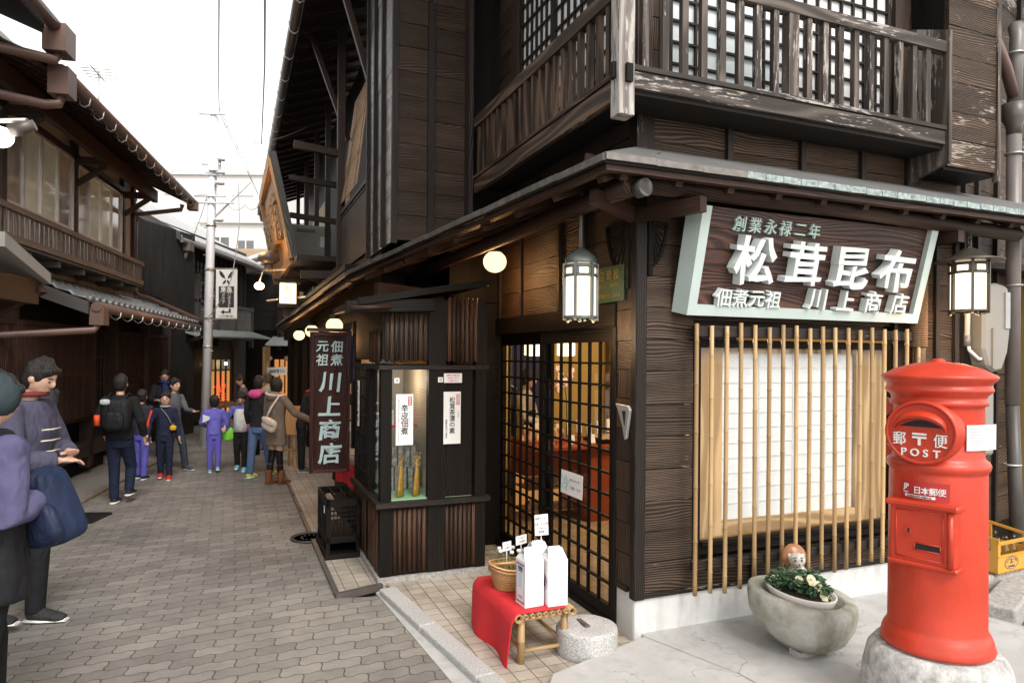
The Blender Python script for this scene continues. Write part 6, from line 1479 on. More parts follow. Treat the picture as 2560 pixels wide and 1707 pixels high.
# ---------------------------------------------------------------- leaning inn board, lamps on the right
T = thing('inn_signboard', 'weathered board framed in orange-lit wood leaning over the lane below the gutter', 'signboard', R, (-1.5,7.5,3.2))
a0, a1 = V((-1.47,6.7,3.14)), V((-1.45,11.2,3.25)); b0, b1 = V((-1.76,7.0,4.62)), V((-1.74,11.0,4.85)); uu = (a1-a0).normalized(); vv = (b0-a0).normalized(); nn_ = vv.cross(uu).normalized()
if nn_.x > 0: nn_ = -nn_
g = MB(); g.prism([a0, a1, b1, b0], nn_*-.05); part(g, 'board', M['orangewood'], T)
g = MB()
for p, q in ((a0,a1),(b0,b1),(a0,b0),(a1,b1)): g.beam(p+nn_*.03, q+nn_*.03, .13, .10, tuple(nn_))
part(g, 'frame', M['orangewood'], T)
g = MB(); g.beam(a0-uu*.05, b0-uu*.05+vv*.1, .045, .10, tuple(nn_)); part(g, 'near_edge', M['greywood'], T)
for k, ch in enumerate('有馬温泉宿'):
    g = MB(); c = a0.lerp(a1, .12+.19*k).lerp(b0.lerp(b1, .12+.19*k), .5); txt(g, ch, c+nn_*.05, uu*-1 if (uu*-1).cross(vv).dot(nn_) > 0 else uu, vv, .75, .05, .02, 1, 0, .05, k); part(g, 'letter', M['framewood'], T)
g = MB(); g.beam(a0+V((.0,.3,-.1)), a0+V((.5,.3,-.35)), .06,.06); g.beam(a0+V((-.1,.5,-.28)), a0+V((.55,.5,-.2)), .05,.05); part(g, 'brackets', M['brown'], T)
l = bpy.data.lights.new('sign_light', 'POINT'); l.energy = 6; l.color = (1,.58,.25); l.shadow_soft_size = .1; lo = bpy.data.objects.new('sign_light', l); C.objects.link(lo); lo.matrix_world = R @ Matrix.Translation((-1.95,8.0,3.5))
T = thing('street_lamp', 'bare glowing bulb on a bracket arm with a ribbed reflector under the leaning board', 'lamp', W, (-4.08,11,2.87))
g = MB(); g.sph((-4.08,11,2.86), .075,.075,.06, 16, 12); part(g, 'bulb', emit('street bulb', (1,.55,.2), 12), T)
g = MB(); g.lathe([(.10,3.22),(.17,3.28),(.16,3.36),(.05,3.42)], (-3.93,11,0), 20); g.tube([(-3.93,11,3.25),(-3.93,11,3.1)], .07, 10); part(g, 'reflector', M['gutter'], T)
g = MB(); g.tube([(-4.0,11,3.12),(-2.55,10.4,3.10)], .022, 8); g.tube([(-4.08,11,2.93),(-4.02,11,3.1)], .012, 6); g.tube([(-3.95,11,2.62),(-2.9,10.5,2.68)], .018, 8); part(g, 'arm', M['hook'], T)
l = bpy.data.lights.new('bulb_light', 'POINT'); l.energy = 3.5; l.color = (1,.5,.2); l.shadow_soft_size = .06; lo = bpy.data.objects.new('bulb_light', l); C.objects.link(lo); lo.parent = T; lo.location = (0,-.15,-.05)
T = thing('square_lantern', 'square paper-paned lantern with brush characters standing on the roof beside the leaning board', 'lantern', W @ Matrix.Translation((-3.45,10.5,2.70)) @ Matrix.Rotation(.3, 4, 'Z'), (0,0,0))
g = MB(); g.prism([(-.12,-.12,-.16),(.12,-.12,-.16),(.12,.12,-.16),(-.12,.12,-.16)], (0,0,.30)); part(g, 'panes', M['paperlamp'], T)
g = MB()
for x in (-.13,.13):
    for y in (-.13,.13): g.box(x-.012,x+.012,y-.012,y+.012,-.2,.17)
g.box(-.18,.18,-.18,.18,.15,.18); g.box(-.15,.15,-.15,.15,-.22,-.165); g.box(-.08,.08,-.08,.08,-.34,-.22); g.prism([(-.2,-.2,.18),(.2,-.2,.18),(.2,.2,.18),(-.2,.2,.18)], (0,0,.02)); part(g, 'frame', M['brown'], T)
g = MB(); vtxt(g, '有宿', (0,-.1215,-.01), X, Z, .13, 1.05, ext=.001); part(g, 'writing', M['vermilion'], T)
# orange easel outside the shop
T = thing('easel', 'orange wooden folding easel standing on the tiles beside the woman in the coat', 'easel', W, (-3.42,10.6,.01)); g = MB()
for dx, dy, tx in ((-.18,-.12,-.04),(.10,-.12,.02),(-.10,.2,-.02),(.16,.2,.03)): g.beam((-3.42+dx,10.6+dy,.01),(-3.42+tx,10.6,.95),.03,.03)
g.beam((-3.58,10.5,.3),(-3.32,10.5,.3),.025,.03); part(g, 'legs', M['orangewood'], T)
g = MB(); g.obox((-3.42,10.53,.75), (.17,0,0), (0,.01,.0), (0,.03,.22)); part(g, 'board', M['orangewood'], T)
# ---------------------------------------------------------------- people
SK = plain('skin', (.52,.32,.23), .5, var=.08); HAIR = None; EYE = plain('dark eye', (.02,.015,.012), .2); LIP = plain('lips', (.36,.14,.11), .5)
def hairmat(c):
    m, nt = new('hair'); n = N(nt); tc = n('ShaderNodeTexCoord').outputs['Object']
    a = n.noise(n('ShaderNodeMapping', i={'Vector': tc, 'Scale': (190,190,16)}).outputs[0], 1.0, 3, .6); c3 = n.ramp(a, [(.3, tuple(x*.4 for x in c)), (.75, tuple(x*1.8 for x in c))])
    finish(nt, n, c3, .42, a, .9, .01, spec=.4); return m
HAIR = hairmat((.012,.010,.009))
_cm = {}
def cloth(c, r=.85):
    k = tuple(c)
    if k not in _cm:
        m, nt = new('fabric'); n = N(nt); tc = n('ShaderNodeTexCoord').outputs['Object']
        w1 = n('ShaderNodeTexNoise', i={'Vector': n('ShaderNodeMapping', i={'Vector': tc, 'Rotation': (.5,.3,0), 'Scale': (1.0,1.0,.55)}).outputs[0], 'Scale': 11.0, 'Detail': 1.5, 'Distortion': 1.3}).outputs[0]
        fi = n.noise(tc, 260, 2); c3 = n.ramp(n.noise(tc, 7, 4), [(.3, tuple(x*.78 for x in c)), (.7, tuple(min(1,x*1.12) for x in c))])
        finish(nt, n, c3, r, n.m('ADD', w1, n.m('MULTIPLY', fi, .03)), .55, .035, spec=.2); _cm[k] = m
    return _cm[k]
def remesh(o, vx, sm=4, f=.6):
    m = o.modifiers.new('r', 'REMESH'); m.mode = 'VOXEL'; m.voxel_size = vx; m.use_smooth_shade = True
    if sm: q = o.modifiers.new('s', 'SMOOTH'); q.iterations = sm; q.factor = f
    return o
def person(label, pos, face, h, top=(.02,.02,.02), pants=(.02,.025,.05), shoe=(.05,.05,.05), hair='short', legs=((.0,.0),(.0,.0)), arms=None, hs=1.0, lean=0.0, coat=0.0, cuff=None, bulk=1.0, head_turn=0.0, nod=0.0, hands=True, sleeve=True, feet=True, hairc=None, extra=None, vx=.0085, group=None, hood=None, shoec=None):
    ang = math.radians(face-90)
    F = Matrix.Translation((pos[0], pos[1], pos[2] if len(pos) > 2 else .0)) @ Matrix.Rotation(ang, 4, 'Z')
    t = thing('person', label, 'person', F, (0,0,0), group)
    def p(x, y, z): return V((x*h, (y+lean*max(0, z-.5))*h, z*h))
    HC = p(0, .012+nod*.06, .930-.0*nod) ; hr = .0465*hs*h; hz = .066*hs*h
    Rh = Matrix.Rotation(math.radians(head_turn), 3, 'Z') @ Matrix.Rotation(-nod, 3, 'X')
    def hp(x, y, z): return HC + Rh @ V((x*hr, y*hr, z*hz))
    arms = arms or (((.01,-.02,-.17),(.02,.03,-.32)), ((-.01,-.02,-.17),(-.02,.03,-.32)))
    B_ = MB(); T_ = MB(); PT = MB()
    zh = .50
    # torso
    B_.tube([p(0,0,.46),p(0,0,.52),p(0,.0,.62),p(0,0,.72),p(0,-.003,.80),p(0,0,.825)], [(.070*h,.052*h),(.082*h,.058*h),(.068*h,.048*h),(.085*h,.055*h),(.080*h,.045*h),(.04*h,.035*h)], 16, flat=(1,0,0))
    B_.tube([p(0,0,.80), p(0,.004,.86), HC-V((0,0,hz*.3))], [.034*h,.028*h,.028*h], 12)
    B_.sph(HC, hr, hr*1.12, hz, 20, 14, Rh); B_.sph(hp(0,.35,-.42), hr*.70, hr*.70, hz*.55, 14, 10, Rh)
    B_.sph(hp(0,1.12,-.12), hr*.16, hr*.26, hz*.22, 8, 6, Rh)
    for k in (-1, 1): B_.sph(hp(k*1.0,-.05,-.08), hr*.14, hr*.28, hz*.26, 8, 6, Rh)
    bk = bulk
    cz = .50-coat
    tl = [(p(0,0,cz),.088+coat*.10,.066+coat*.07)] + ([(p(0,0,.5),.088,.066)] if coat > .03 else []) + [(p(0,0,.56),.082,.060),(p(0,0,.64),.080,.060),(p(0,.0,.73),.092,.064),(p(0,-.002,.795),.090,.054),(p(0,0,.832),.050,.044),(p(0,0,.845),.038,.038)]
    T_.tube([a for a, _, _ in tl], [(b*h*bk, c*h*bk) for _, b, c in tl], 18, flat=(1,0,0))
    PT.tube([p(0,0,.44),p(0,0,.50),p(0,0,.56)], [(.078*h,.060*h),(.084*h,.062*h),(.074*h,.054*h)], 16, flat=(1,0,0))
    for i, k in enumerate((-1, 1)):
        sh = p(k*.100, -.002, .795); e = sh + V(arms[i][0])*h; w_ = sh + V(arms[i][1])*h
        B_.tube([sh, sh.lerp(e,.5), e, e.lerp(w_,.4), w_], [.027*h,.024*h,.020*h,.020*h,.0135*h], 10); B_.sph(sh, .03*h, n=10, m=8)
        if sleeve:
            q = w_.lerp(e, .10); T_.tube([p(k*.05,0,.80), sh, sh.lerp(e,.5), e, e.lerp(q,.5), q], [.030*h*bk,.035*h*bk,.033*h*bk,.029*h*bk,.028*h*bk,.024*h*bk], 12); T_.sph(sh, .036*h*bk, n=10, m=8)
        else:
            q = sh.lerp(e,.8); T_.tube([p(k*.05,0,.80), sh, q], [.03*h*bk,.036*h*bk,.034*h*bk], 12)
        # hand: palm, four fingers of different length, thumb from the side
        d = (w_-e).normalized(); sd = d.cross(V((0,0,1))); sd = (sd if sd.length > .2 else V((0,1,0))).normalized(); sd = V((0,1,0)) - d*d.y if abs(d.z) > .7 else sd; sd.normalize(); nn = d.cross(sd)
        pc = w_ + d*.028*h; B_.tube([w_, pc, w_+d*.050*h], [(.014*h,.010*h),(.023*h,.011*h),(.022*h,.009*h)], 10, flat=tuple(sd))
        for j, L_ in enumerate((.036,.042,.038,.030)):
            o = w_+d*.046*h+sd*(.0165-.011*j)*h; B_.tube([o, o+(d+nn*.2*k).normalized()*L_*.5*h, o+(d*.85+nn*.5*k).normalized()*L_*h], [.0058*h,.0055*h,.0048*h], 8)
        o = w_+d*.018*h+sd*.018*h; B_.tube([o, o+(d*.7+sd*.7)*.018*h, o+(d*1.0+sd*.45)*.036*h], [.0075*h,.0065*h,.0055*h], 8)
        # legs
        ky, ay = legs[i][0], legs[i][1]; az = legs[i][2] if len(legs[i]) > 2 else .045
        hip = p(k*.045,0,.50); kn = V((k*.048*h, ky*h, .275*h)); an = V((k*.048*h, ay*h, az*h))
        B_.tube([hip, hip.lerp(kn,.5), kn, kn.lerp(an,.4), an], [.050*h,.042*h,.030*h,.030*h,.019*h], 12)
        B_.tube([an, an+V((0,.02*h,-.02*h)), an+V((0,.10*h,-.030*h))], [.02*h,.022*h,.012*h], 8)
        pr_ = (.054,.048,.041,.037,.034) if pants else None
        if pants: PT.tube([hip, hip.lerp(kn,.5), kn, kn.lerp(an,.5), an+V((0,0,-.005*h))], [x*h*(.80 if coat > .06 and hair == 'bob' else 1) for x in pr_], 12)
        if feet:
            g = MB(); ft = V((0,1,0)); g.tube([an+V((0,-.028*h,-.012*h)), an+V((0,.0,-.008*h)), an+V((0,.04*h,-.018*h)), an+V((0,.085*h,-.026*h)), an+V((0,.110*h,-.029*h))], [(.020*h,.020*h),(.027*h,.030*h),(.028*h,.024*h),(.030*h,.017*h),(.018*h,.012*h)], 12, flat=(1,0,0))
            if shoec == 'boot': g.tube([an+V((0,0,-.01*h)), an+V((0,0,.09*h))], [.030*h,.036*h], 12)
            o = part(g, 'shoe', cloth(shoe, .6), t); remesh(o, .007, 3)
            g = MB(); g.tube([an+V((0,-.035*h,-.036*h)), an+V((0,.03*h,-.036*h)), an+V((0,.115*h,-.036*h))], [(.022*h,.006*h),(.029*h,.007*h),(.02*h,.006*h)], 12, flat=(1,0,0)); part(g, 'sole', M['white_pl'] if shoec != 'boot' else cloth(shoe, .6), t)
    remesh(part(B_, 'body', SK, t), vx*.8, 3); remesh(part(T_, 'jacket', cloth(top), t), vx, 5)
    if pants: remesh(part(PT, 'trousers', cloth(pants), t), vx, 5)
    # hair
    g = MB(); g.sph(hp(0,-.14,.16), hr*1.13, hr*1.15, hz*.98, 20, 14, Rh)
    if hair == 'bob':
        g.sph(hp(0,-.25,-.1), hr*1.30, hr*1.18, hz*1.1, 20, 14, Rh); g.tube([hp(0,-.25,.2),hp(0,-.25,-.95)], [(hr*1.28,hr*1.05),(hr*1.22,hr*1.0)], 18, flat=tuple(Rh @ V((1,0,0))))
    elif hair != 'none':
        g.sph(hp(0,-.35,-.25), hr*1.02, hr*.88, hz*.72, 16, 10, Rh)
        for x in (-.6,-.3,0,.3,.6): g.sph(hp(x,.72,.60-.1*abs(x)), hr*.30, hr*.34, hz*.26, 8, 6, Rh)
        for k in range(16): a = rn(0,6.28); b = rn(.2,1.2); g.sph(hp(math.sin(b)*math.cos(a)*1.0,-.14+math.sin(b)*math.sin(a)*1.0,.16+math.cos(b)*.92), hr*.25, n=8, m=6)
    # keep the face free
    g2 = MB(); ho = part(g, 'hair', hairc or HAIR, t); remesh(ho, .0075, 2)
    g = MB()
    for k in (-1, 1): g.sph(hp(k*.38,.98,.02), hr*.13, hr*.09, hz*.06, 8, 6, Rh)
    part(g, 'eyes', EYE, t); g = MB()
    for k in (-1, 1): g.tube([hp(k*.20,1.06,.20),hp(k*.42,1.02,.24),hp(k*.60,.88,.19)], hr*.045, 5)
    part(g, 'eyebrows', HAIR, t); g = MB(); g.tube([hp(-.24,1.0,-.52),hp(0,1.09,-.50),hp(.24,1.0,-.52)], hr*.06, 6); part(g, 'mouth', LIP, t)
    if hood is not None:
        g = MB(); g.sph(p(0,-.055,.825), .075*h, .045*h, .045*h, 16, 10); g.tube([p(.055*math.cos(a), -.01+.055*math.sin(a), .842-.012*math.sin(a)) for a in [k*PI/8 for k in range(16)]], .018*h, 8, closed=True); remesh(part(g, 'hood', cloth(hood), t), .009, 4)
    return t, p, hp, h, (hr, hz, Rh)
def rbox(g, c, sx, sy, sz, e=.35):
    c = V(c); i0 = len(g.v); g.pr.append((i0, len(g.f))); n, m = 20, 12
    def sg(x, e): return math.copysign(abs(x)**e, x)
    for i in range(m+1):
        th = -PI/2+PI*i/m
        for k in range(n): a = 2*PI*k/n; g.v.append(c+V((sx*sg(math.cos(th),e)*sg(math.cos(a),e), sy*sg(math.cos(th),e)*sg(math.sin(a),e), sz*sg(math.sin(th),e))))
    for i in range(m):
        for k in range(n): k2 = (k+1) % n; g.face((i0+i*n+k, i0+i*n+k2, i0+(i+1)*n+k2, i0+(i+1)*n+k), [(0,0)]*4, .5, True)
def add(t, g, name, col, r=.8): return part(g, name, cloth(col, r) if isinstance(col, tuple) else col, t)
# a held or worn bag stays a thing of its own
def bagthing(name, label, cat, t, build):
    o = thing(name, label, cat, t.matrix_world.copy(), (0,0,0)); build(o); return o
away = 110
NAVY = (.018,.022,.045); BLK = (.012,.012,.013)
# 1 boy walking away with the rucksack
t, p, hp, h, _ = person('person in black jacket and dark jeans walking away with a black rucksack', (-4.56,7.95), 100, 1.51, (.012,.012,.013), (.012,.018,.04), (.03,.03,.035), legs=((.03,.03),(.10,.06,.10)), arms=(((-.05,-.03,-.15),(-.03,.06,-.27)),((.06,-.02,-.15),(.06,.05,-.28))), bulk=1.15)
def bp(o):
    g = MB(); rbox(g, p(.02,-.125,.70), .105*h, .06*h, .125*h, .55); rbox(g, p(.02,-.185,.66), .075*h, .03*h, .07*h, .6); part(g, 'pack', cloth((.010,.010,.012),.6), o)
    g = MB(); g.tube([p(-.11,-.13,.62),p(-.11,-.13,.70)], .022*h, 12); part(g, 'bottle', cloth((.62,.07,.02),.4), o)
    g = MB(); rbox(g, p(-.04,-.175,.80), .035*h, .02*h, .022*h, .7); part(g, 'tag', cloth((.45,.47,.50),.5), o); g = MB()
    for k in (-1,1): g.tube([p(k*.06,-.08,.80),p(k*.065,-.02,.855),p(k*.065,.07,.80),p(k*.07,.08,.70),p(k*.07,.0,.62)], [(.014*h,.005*h)]*5, 8)
    part(g, 'straps', cloth((.015,.015,.018)), o)
bagthing('rucksack', 'black rucksack with an orange bottle in its side pocket on the boy walking away', 'rucksack', t, bp)
# 2 child in purple trousers ahead of him
person('person in purple tracksuit trousers half hidden by the boy with the rucksack', (-5.18,9.55), 95, 1.25, (.03,.03,.045), (.10,.09,.38), (.02,.02,.02), hs=1.12, legs=((.03,.05),(-.02,-.04)))
# 3 boy facing the camera
t, p, hp, h, _ = person('person, small boy in navy tracksuit with red sleeve stripe facing the camera', (-4.86,9.58), -68, 1.21, (.018,.022,.05), (.015,.018,.04), (.50,.03,.02), hs=1.2, arms=(((-.03,-.0,-.16),(-.05,.02,-.31)),((.06,-.01,-.15),(.08,.04,-.29))), legs=((.02,.03),(-.02,-.06,.06)))
g = MB(); g.tube([p(.135,-.0,.80),p(.175,.0,.66),p(.19,.03,.54)], [(.012*h,.02*h)]*3, 8); add(t, g, 'sleeve_stripe', (.62,.06,.03)); g = MB(); g.tube([p(.045*math.cos(a),.01+.045*math.sin(a),.845) for a in [k*PI/6 for k in range(12)]], .012*h, 8, closed=True); add(t, g, 'collar', (.35,.36,.38))
g = MB(); rbox(g, p(-.09,.085,.60), .035*h, .02*h, .03*h, .7); add(t, g, 'yellow_pouch', (.62,.40,.02)); g = MB(); g.tube([p(.04,.06,.83),p(-.03,.085,.74),p(-.09,.09,.62)], .004*h, 5); add(t, g, 'cord', (.3,.3,.2))
# 4 boy in grey stepping sideways behind
t, p, hp, h, _ = person('person in grey jacket and dark jeans stepping behind the small boy', (-5.12,10.35), -20, 1.38, (.10,.10,.115), (.035,.045,.06), (.06,.065,.08), hs=1.1, legs=((.08,.12),(-.06,-.12,.06)), arms=(((.0,.08,-.14),(.03,.22,-.15)),((.02,-.05,-.16),(.04,.08,-.25))))
# 5 man with blue scarf
t, p, hp, h, _ = person('person in a dark jacket with a navy scarf standing by the pole facing the camera', (-5.80,11.4), -62, 1.50, (.022,.022,.026), (.02,.02,.022), (.5,.5,.5), nod=.25, arms=(((-.04,.05,-.14),(.02,.14,-.13)),((.04,.05,-.14),(-.02,.14,-.13))), bulk=1.12)
g = MB(); g.tube([p(.05*math.cos(a),.012+.05*math.sin(a),.855+.01*math.sin(a*2)) for a in [k*PI/8 for k in range(16)]], .021*h, 8, closed=True); g.tube([p(.0,.065,.84),p(-.01,.095,.76),p(.0,.10,.66)], [(.028*h,.010*h),(.03*h,.010*h),(.024*h,.008*h)], 10, flat=(1,0,0)); add(t, g, 'scarf', (.02,.03,.11))
# 6 purple tracksuit from behind
t, p, hp, h, _ = person('person, child in a purple tracksuit with white shoulder flash seen from behind', (-4.42,10.15), 112, 1.13, (.15,.135,.50), (.12,.105,.43), (.25,.55,.45), hs=1.22, bulk=1.12, legs=((.0,.0),(-.02,-.05,.08)), arms=(((-.06,.02,-.14),(.0,.12,-.20)),((.05,.02,-.15),(.05,.06,-.26))))
g = MB(); g.prism([p(-.13,-.062,.77),p(-.05,-.078,.74),p(-.06,-.08,.70),p(-.14,-.05,.66)], (0,-.006,0)); add(t, g, 'shoulder_flash', (.65,.66,.68))
def gb(o):
    g = MB(); rbox(g, (0,0,0), .085,.04,.10, .6); g.v = [v*1.0 + p(.17,.07,.49) for v in g.v]; part(g, 'bag', cloth((.20,.62,.06),.5), o); g = MB(); g.tube([p(.15,.07,.575),p(.13,.05,.66),p(.11,.0,.76)], .006, 6); part(g, 'strap', cloth((.25,.62,.5)), o)
bagthing('drawstring_bag', 'bright green drawstring bag at the side of the child in purple', 'bag', t, gb)
# 7 child in white bib
t, p, hp, h, _ = person('person, child in a white bib over purple sleeves and black trousers walking this way', (-4.10,10.35), -75, 1.18, (.13,.13,.42), (.014,.014,.014), (.16,.50,.62), hs=1.2, nod=.5, legs=((.04,.05),(-.0,-.06,.06)), arms=(((-.06,.02,-.15),(-.06,.10,-.27)),((.07,.02,-.15),(.08,.10,-.22))))
g = MB(); g.tube([p(0,.01,.50),p(0,.008,.60),p(0,.012,.72),p(0,.008,.79)], [(.088*h,.070*h),(.085*h,.068*h),(.088*h,.073*h),(.07*h,.06*h)], 18, flat=(1,0,0)); o = add(t, g, 'bib', (.62,.63,.62))
def bb(o):
    g = MB(); rbox(g, p(.20,.03,.66), .085,.05,.12, .3); part(g, 'box', cloth((.09,.10,.33),.5), o)
bagthing('blue_box_bag', 'square blue bag carried beside the child in the white bib', 'bag', t, bb)
def wb(o):
    g = MB(); g.tube([p(-.20,.05,.20),p(-.20,.05,.40)], .042, 12); part(g, 'flask', cloth((.012,.012,.012),.4), o); g = MB(); g.tube([p(-.19,.05,.41),p(-.15,.08,.52)], .006, 6); part(g, 'loop', cloth((.02,.02,.02)), o)
bagthing('flask', 'black flask swinging from the hand of the child in the white bib', 'flask', t, wb)
# 8 person in beige behind
person('person in a beige jacket with light brown hair further down the lane', (-4.42,12.4), 150, 1.42, (.42,.39,.33), (.03,.03,.03), (.1,.1,.1), hairc=hairmat((.10,.075,.055)), bulk=1.15)
person('person with tousled dark hair and grey top beside the one in beige', (-4.72,12.0), -150, 1.40, (.10,.09,.085), (.03,.03,.03), (.1,.1,.1), nod=.3)
# 9 person in jeans with pink hood
t, p, hp, h, _ = person('person in blue jeans and lime trainers with a pink hood, hidden behind the coat', (-3.62,9.75), 75, 1.45, (.02,.02,.022), (.09,.14,.26), (.62,.80,.10), hood=(.62,.10,.28), legs=((-.03,-.06),(.09,.14)), arms=(((-.03,.0,-.16),(-.05,.06,-.28)),((.04,.06,-.13),(.04,.16,-.18))))
g = MB(); rbox(g, p(-.13,.06,.50), .05,.03,.06, .6)
o = thing('pink_bag', 'small bright pink bag at the hip of the person in jeans', 'bag', t.matrix_world.copy(), (0,0,0)); part(g, 'bag', cloth((.68,.10,.30)), o)
# 10 woman in the brown coat
t, p, hp, h, hd = person('person in a taupe hooded duffel coat with bob hair and brown boots, seen from behind', (-3.20,9.28), 62, 1.45, (.20,.155,.125), (.012,.012,.012), (.20,.075,.035), hair='bob', coat=.13, bulk=1.17, hood=(.22,.17,.14), shoec='boot', legs=((.0,-.04),(.0,.02)), arms=(((-.04,.02,-.16),(-.04,.10,-.27)),((.08,.06,-.13),(.15,.20,-.20))), vx=.008)
g = MB(); g.tube([p(.070*math.cos(a),-.03+.066*math.sin(a),.842-.010*math.cos(a)) for a in [k*PI/8 for k in range(16)]], .012*h, 8, closed=True); remesh(add(t, g, 'hood_lining', (.66,.58,.50)), .007, 2)
g = MB()
for i, k in enumerate((-1, 1)):
    sh = p(k*.100,-.002,.795); q = (((-.04,.02,-.16),(-.04,.10,-.27)),((.08,.06,-.13),(.15,.20,-.20)))[i]; e = sh+V(q[0])*h; w_ = sh+V(q[1])*h; d = (w_-e).normalized(); g.tube([w_-d*.03,w_+d*.004], [.040,.038], 12)
add(t, g, 'cuffs', (.62,.50,.40))
def hb(o):
    g = MB(); rbox(g, p(.03,-.145,.555), .125,.045,.085, .6); g.v = [Matrix.Rotation(.35, 3, 'Y') @ (v-p(.03,-.145,.555)) + p(.06,-.135,.57) for v in g.v]; o1 = part(g, 'bag', plain('cream fleece', (.72,.60,.50), .95, bump=1, bsc=120), o)
    g = MB(); rbox(g, p(.05,-.175,.60), .12,.02,.04, .7); g.v = [Matrix.Rotation(.35, 3, 'Y') @ (v-p(.05,-.175,.60)) + p(.075,-.165,.605) for v in g.v]; part(g, 'flap', plain('cream fleece flap', (.74,.62,.52), .95, bump=1, bsc=120), o)
    g = MB(); g.tube([p(.01,-.13,.62),p(.045,-.105,.72),p(.09,-.05,.83),p(.10,.02,.845)], [(.013,.004)]*4, 8); part(g, 'strap', cloth((.66,.56,.48)), o)
bagthing('shoulder_bag', 'cream fleece shoulder bag on the back of the woman in the taupe coat', 'bag', t, hb)
# 11 person in black cap leaning by the shop
t, p, hp, h, hd = person('person in a black cap and red collar bending towards the shop wares', (-3.15,10.25), 20, 1.42, (.03,.028,.03), (.02,.02,.02), (.1,.1,.1), nod=.6, lean=.25, arms=(((-.02,.08,-.14),(.0,.20,-.16)),((.02,.08,-.14),(.0,.2,-.16))))
g = MB(); g.sph(hp(0,-.05,.30), hd[0]*1.22, hd[0]*1.30, hd[1]*.85, 20, 12, hd[2]); g.tube([hp(0,.7,.35),hp(0,1.4,.22),hp(0,1.8,.12)], [(hd[0]*.85,.010),(hd[0]*.75,.008),(hd[0]*.4,.006)], 12, flat=tuple(hd[2] @ V((1,0,0)))); add(t, g, 'cap', (.02,.018,.018)); g = MB(); g.tube([p(.05*math.cos(a),.012+.05*math.sin(a),.85) for a in [k*PI/6 for k in range(12)]], .016*h, 8, closed=True); add(t, g, 'collar', (.55,.03,.04))
# 12 big figure at the left in padded purple-grey jacket
t, p, hp, h, hd = person('person in a padded grey-purple jacket bowing over folded arms at the left', (-3.12,4.36), 5, 1.72, (.066,.064,.10), (.012,.012,.014), (.03,.03,.03), nod=.45, lean=.05, bulk=1.42, arms=(((-.055,.04,-.15),(.06,.13,-.15)),((.055,.04,-.16),(-.06,.14,-.17))), legs=((.03,.02),(-.02,-.10,.07)), vx=.009)
g = MB()
for z in (.66,.70,.74): g.tube([p(-.02,.112,z),p(.04,.118,z),p(.08,.100,z)], .005, 6)
add(t, g, 'toggles', (.55,.50,.40)); g = MB(); g.tube([p(.045*math.cos(a),.010+.05*math.sin(a),.868) for a in [k*PI/6 for k in range(12)]], .010*h, 8, closed=True); add(t, g, 'collar', (.16,.03,.03))
# 13 figure cut by the left edge
t, p, hp, h, hd = person('person in a black coat with lilac padded sleeves cut off by the left edge', (-2.33,3.02), 70, 1.66, (.085,.08,.155), (.010,.010,.011), (.02,.02,.02), nod=.3, bulk=1.35, arms=(((-.03,-.02,-.17),(.0,.09,-.15)),((.045,-.03,-.17),(.0,.08,-.13))), legs=((.05,.05),(-.04,-.10,.07)), vx=.009)
g = MB(); g.tube([p(0,0,.40),p(0,0,.5),p(0,0,.62),p(0,0,.74),p(0,0,.81),p(0,0,.85)], [(.125*h,.10*h),(.122*h,.095*h),(.118*h,.09*h),(.122*h,.092*h),(.11*h,.08*h),(.06*h,.055*h)], 18, flat=(1,0,0)); remesh(add(t, g, 'black_vest', (.010,.010,.012)), .012, 4)
g = MB(); g.sph(hp(0,-.1,.12), hd[0]*1.22, hd[0]*1.25, hd[1]*1.02, 20, 12, hd[2]); add(t, g, 'knit_cap', (.03,.045,.05))
def nb(o):
    g = MB(); rbox(g, (0,0,0), .105,.085,.175, .38); rbox(g, (0,-.02,.14), .08,.08,.05, .5); Wi = o.matrix_world.inverted(); Rb = Matrix.Rotation(-.30, 3, 'Y') @ Matrix.Rotation(.2, 3, 'X'); ND = Wi @ V((-2.13,3.16,1.04)); g.v = [Rb @ v + ND for v in g.v]; part(g, 'bag', cloth((.012,.021,.05),.6), o)
    g = MB(); rbox(g, (.02,-.075,-.06), .11,.04,.10, .65); g.v = [Rb @ v + ND+V((.01,-.02,0)) for v in g.v]; part(g, 'pocket', cloth((.015,.022,.05),.5), o)
    g = MB(); 
    for k in range(2): g.tube([Rb @ V((-.10+.05*k,-.125,.0+.05*k)) + ND, Rb @ V((.02+.04*k,-.13,-.06+.05*k)) + ND], .004, 6)
    part(g, 'piping', cloth((.6,.62,.65),.5), o)
bagthing('navy_daypack', 'large navy daypack slung low behind the figure at the left edge', 'rucksack', t, nb)
# 14 man in cap and glasses, profile
t, p, hp, h, hd = person('person in a black cap and glasses looking right beyond the padded jacket', (-5.30,7.75), 0, 1.63, (.06,.065,.08), (.02,.02,.02), (.05,.05,.05))
g = MB(); g.sph(hp(0,-.10,.34), hd[0]*1.18, hd[0]*1.26, hd[1]*.82, 20, 12, hd[2]); g.tube([hp(0,.7,.50),hp(0,1.5,.44),hp(0,2.0,.38)], [(hd[0]*.8,.012),(hd[0]*.7,.010),(hd[0]*.35,.007)], 12, flat=(1,0,0)); add(t, g, 'cap', (.012,.012,.013))
g = MB()
for k in (-1,1): g.tube([hp(k*.40+.26*math.cos(a),1.12,.02+.2*math.sin(a)) for a in [j*PI/6 for j in range(12)]], .0022, 5, closed=True); g.tube([hp(k*.66,1.08,.05),hp(k*1.02,.0,.02)], .0022, 5)
add(t, g, 'glasses', (.012,.012,.012))
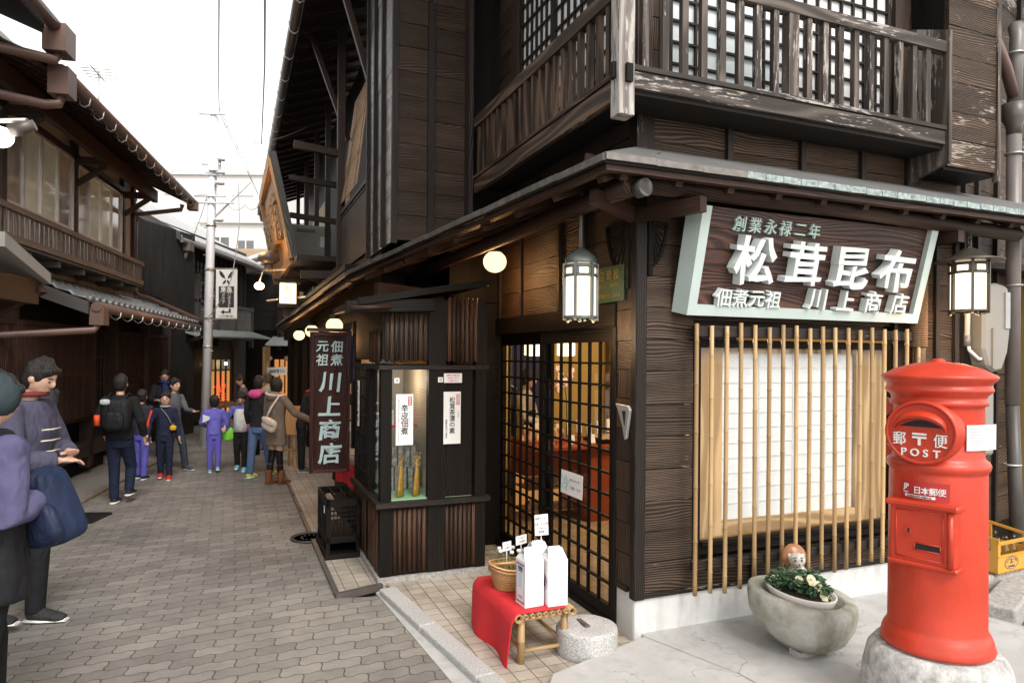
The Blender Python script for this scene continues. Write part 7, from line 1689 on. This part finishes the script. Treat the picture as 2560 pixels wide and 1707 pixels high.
# 15 shop assistant inside
q = R @ V((.88,3.75,0)); t, p, hp, h, hd = person('person in a white smock and dark headscarf standing behind the shop counter', (q.x,q.y,.03), -20, 1.58, (.62,.58,.50), (.02,.02,.03), (.05,.05,.05), nod=.3, arms=(((-.02,.04,-.15),(.03,.16,-.18)),((.02,.04,-.15),(-.03,.16,-.18))))
g = MB(); g.sph(hp(0,-.12,.25), hd[0]*1.22, hd[0]*1.25, hd[1]*.95, 18, 12, hd[2]); add(t, g, 'headscarf', (.05,.045,.06))
g = MB(); g.tube([p(0,.01,.42),p(0,.01,.56),p(0,.014,.70)], [(.09*h,.074*h),(.085*h,.07*h),(.06*h,.068*h)], 16, flat=(1,0,0)); add(t, g, 'apron', (.04,.04,.06))
# ---------------------------------------------------------------- camera, light
cam = bpy.data.cameras.new('camera'); co = bpy.data.objects.new('camera', cam); C.objects.link(co)
rho = math.radians(.43)
co.matrix_world = Matrix.Translation((0,0,1.75)) @ Matrix(((math.cos(rho),-math.sin(rho),0,0),(0,0,-1,0),(math.sin(rho),math.cos(rho),0,0),(0,0,0,1)))
cam.sensor_width = 36; cam.lens = 1707/2560*36; cam.shift_y = 38.5/2560; cam.clip_end = 2000; cam.clip_start = .05
sc = bpy.context.scene; sc.camera = co
w = bpy.data.worlds.new('World'); sc.world = w; w.use_nodes = True; nt = w.node_tree; nt.nodes.clear(); n = N(nt)
EL, RO = math.radians(48), math.radians(150)
sk = n('ShaderNodeTexSky', sky_type='NISHITA', sun_disc=False, sun_elevation=EL, sun_rotation=RO, air_density=1.0, dust_density=1.0, ozone_density=1.0)
hs = n('ShaderNodeHueSaturation', i={'Saturation': .12, 'Value': 1.0, 'Color': sk.outputs[0]})
wm = n.mix(1.0, hs.outputs[0], (1.0,.965,.92), 'MULTIPLY'); bg = n('ShaderNodeBackground', i={'Color': wm, 'Strength': .15}); ow = n('ShaderNodeOutputWorld'); nt.links.new(bg.outputs[0], ow.inputs[0])
sd = bpy.data.lights.new('sun', 'SUN'); sd.energy = 1.2; sd.angle = math.radians(25); sd.color = (1,.97,.93)
so = bpy.data.objects.new('sun', sd); C.objects.link(so)
# direction to the sun: behind the camera, to the right
az = math.radians(-60); dv = V((math.cos(az)*math.cos(EL), math.sin(az)*math.cos(EL), math.sin(EL)))
so.rotation_euler = dv.to_track_quat('Z', 'Y').to_euler()
sc.view_settings.view_transform = 'Standard'; sc.view_settings.look = 'None'; sc.view_settings.exposure = 1.3; sc.view_settings.gamma = 1
sc.cycles.use_denoising = True; sc.cycles.max_bounces = 8; sc.cycles.transparent_max_bounces = 16; sc.cycles.sample_clamp_indirect = 6
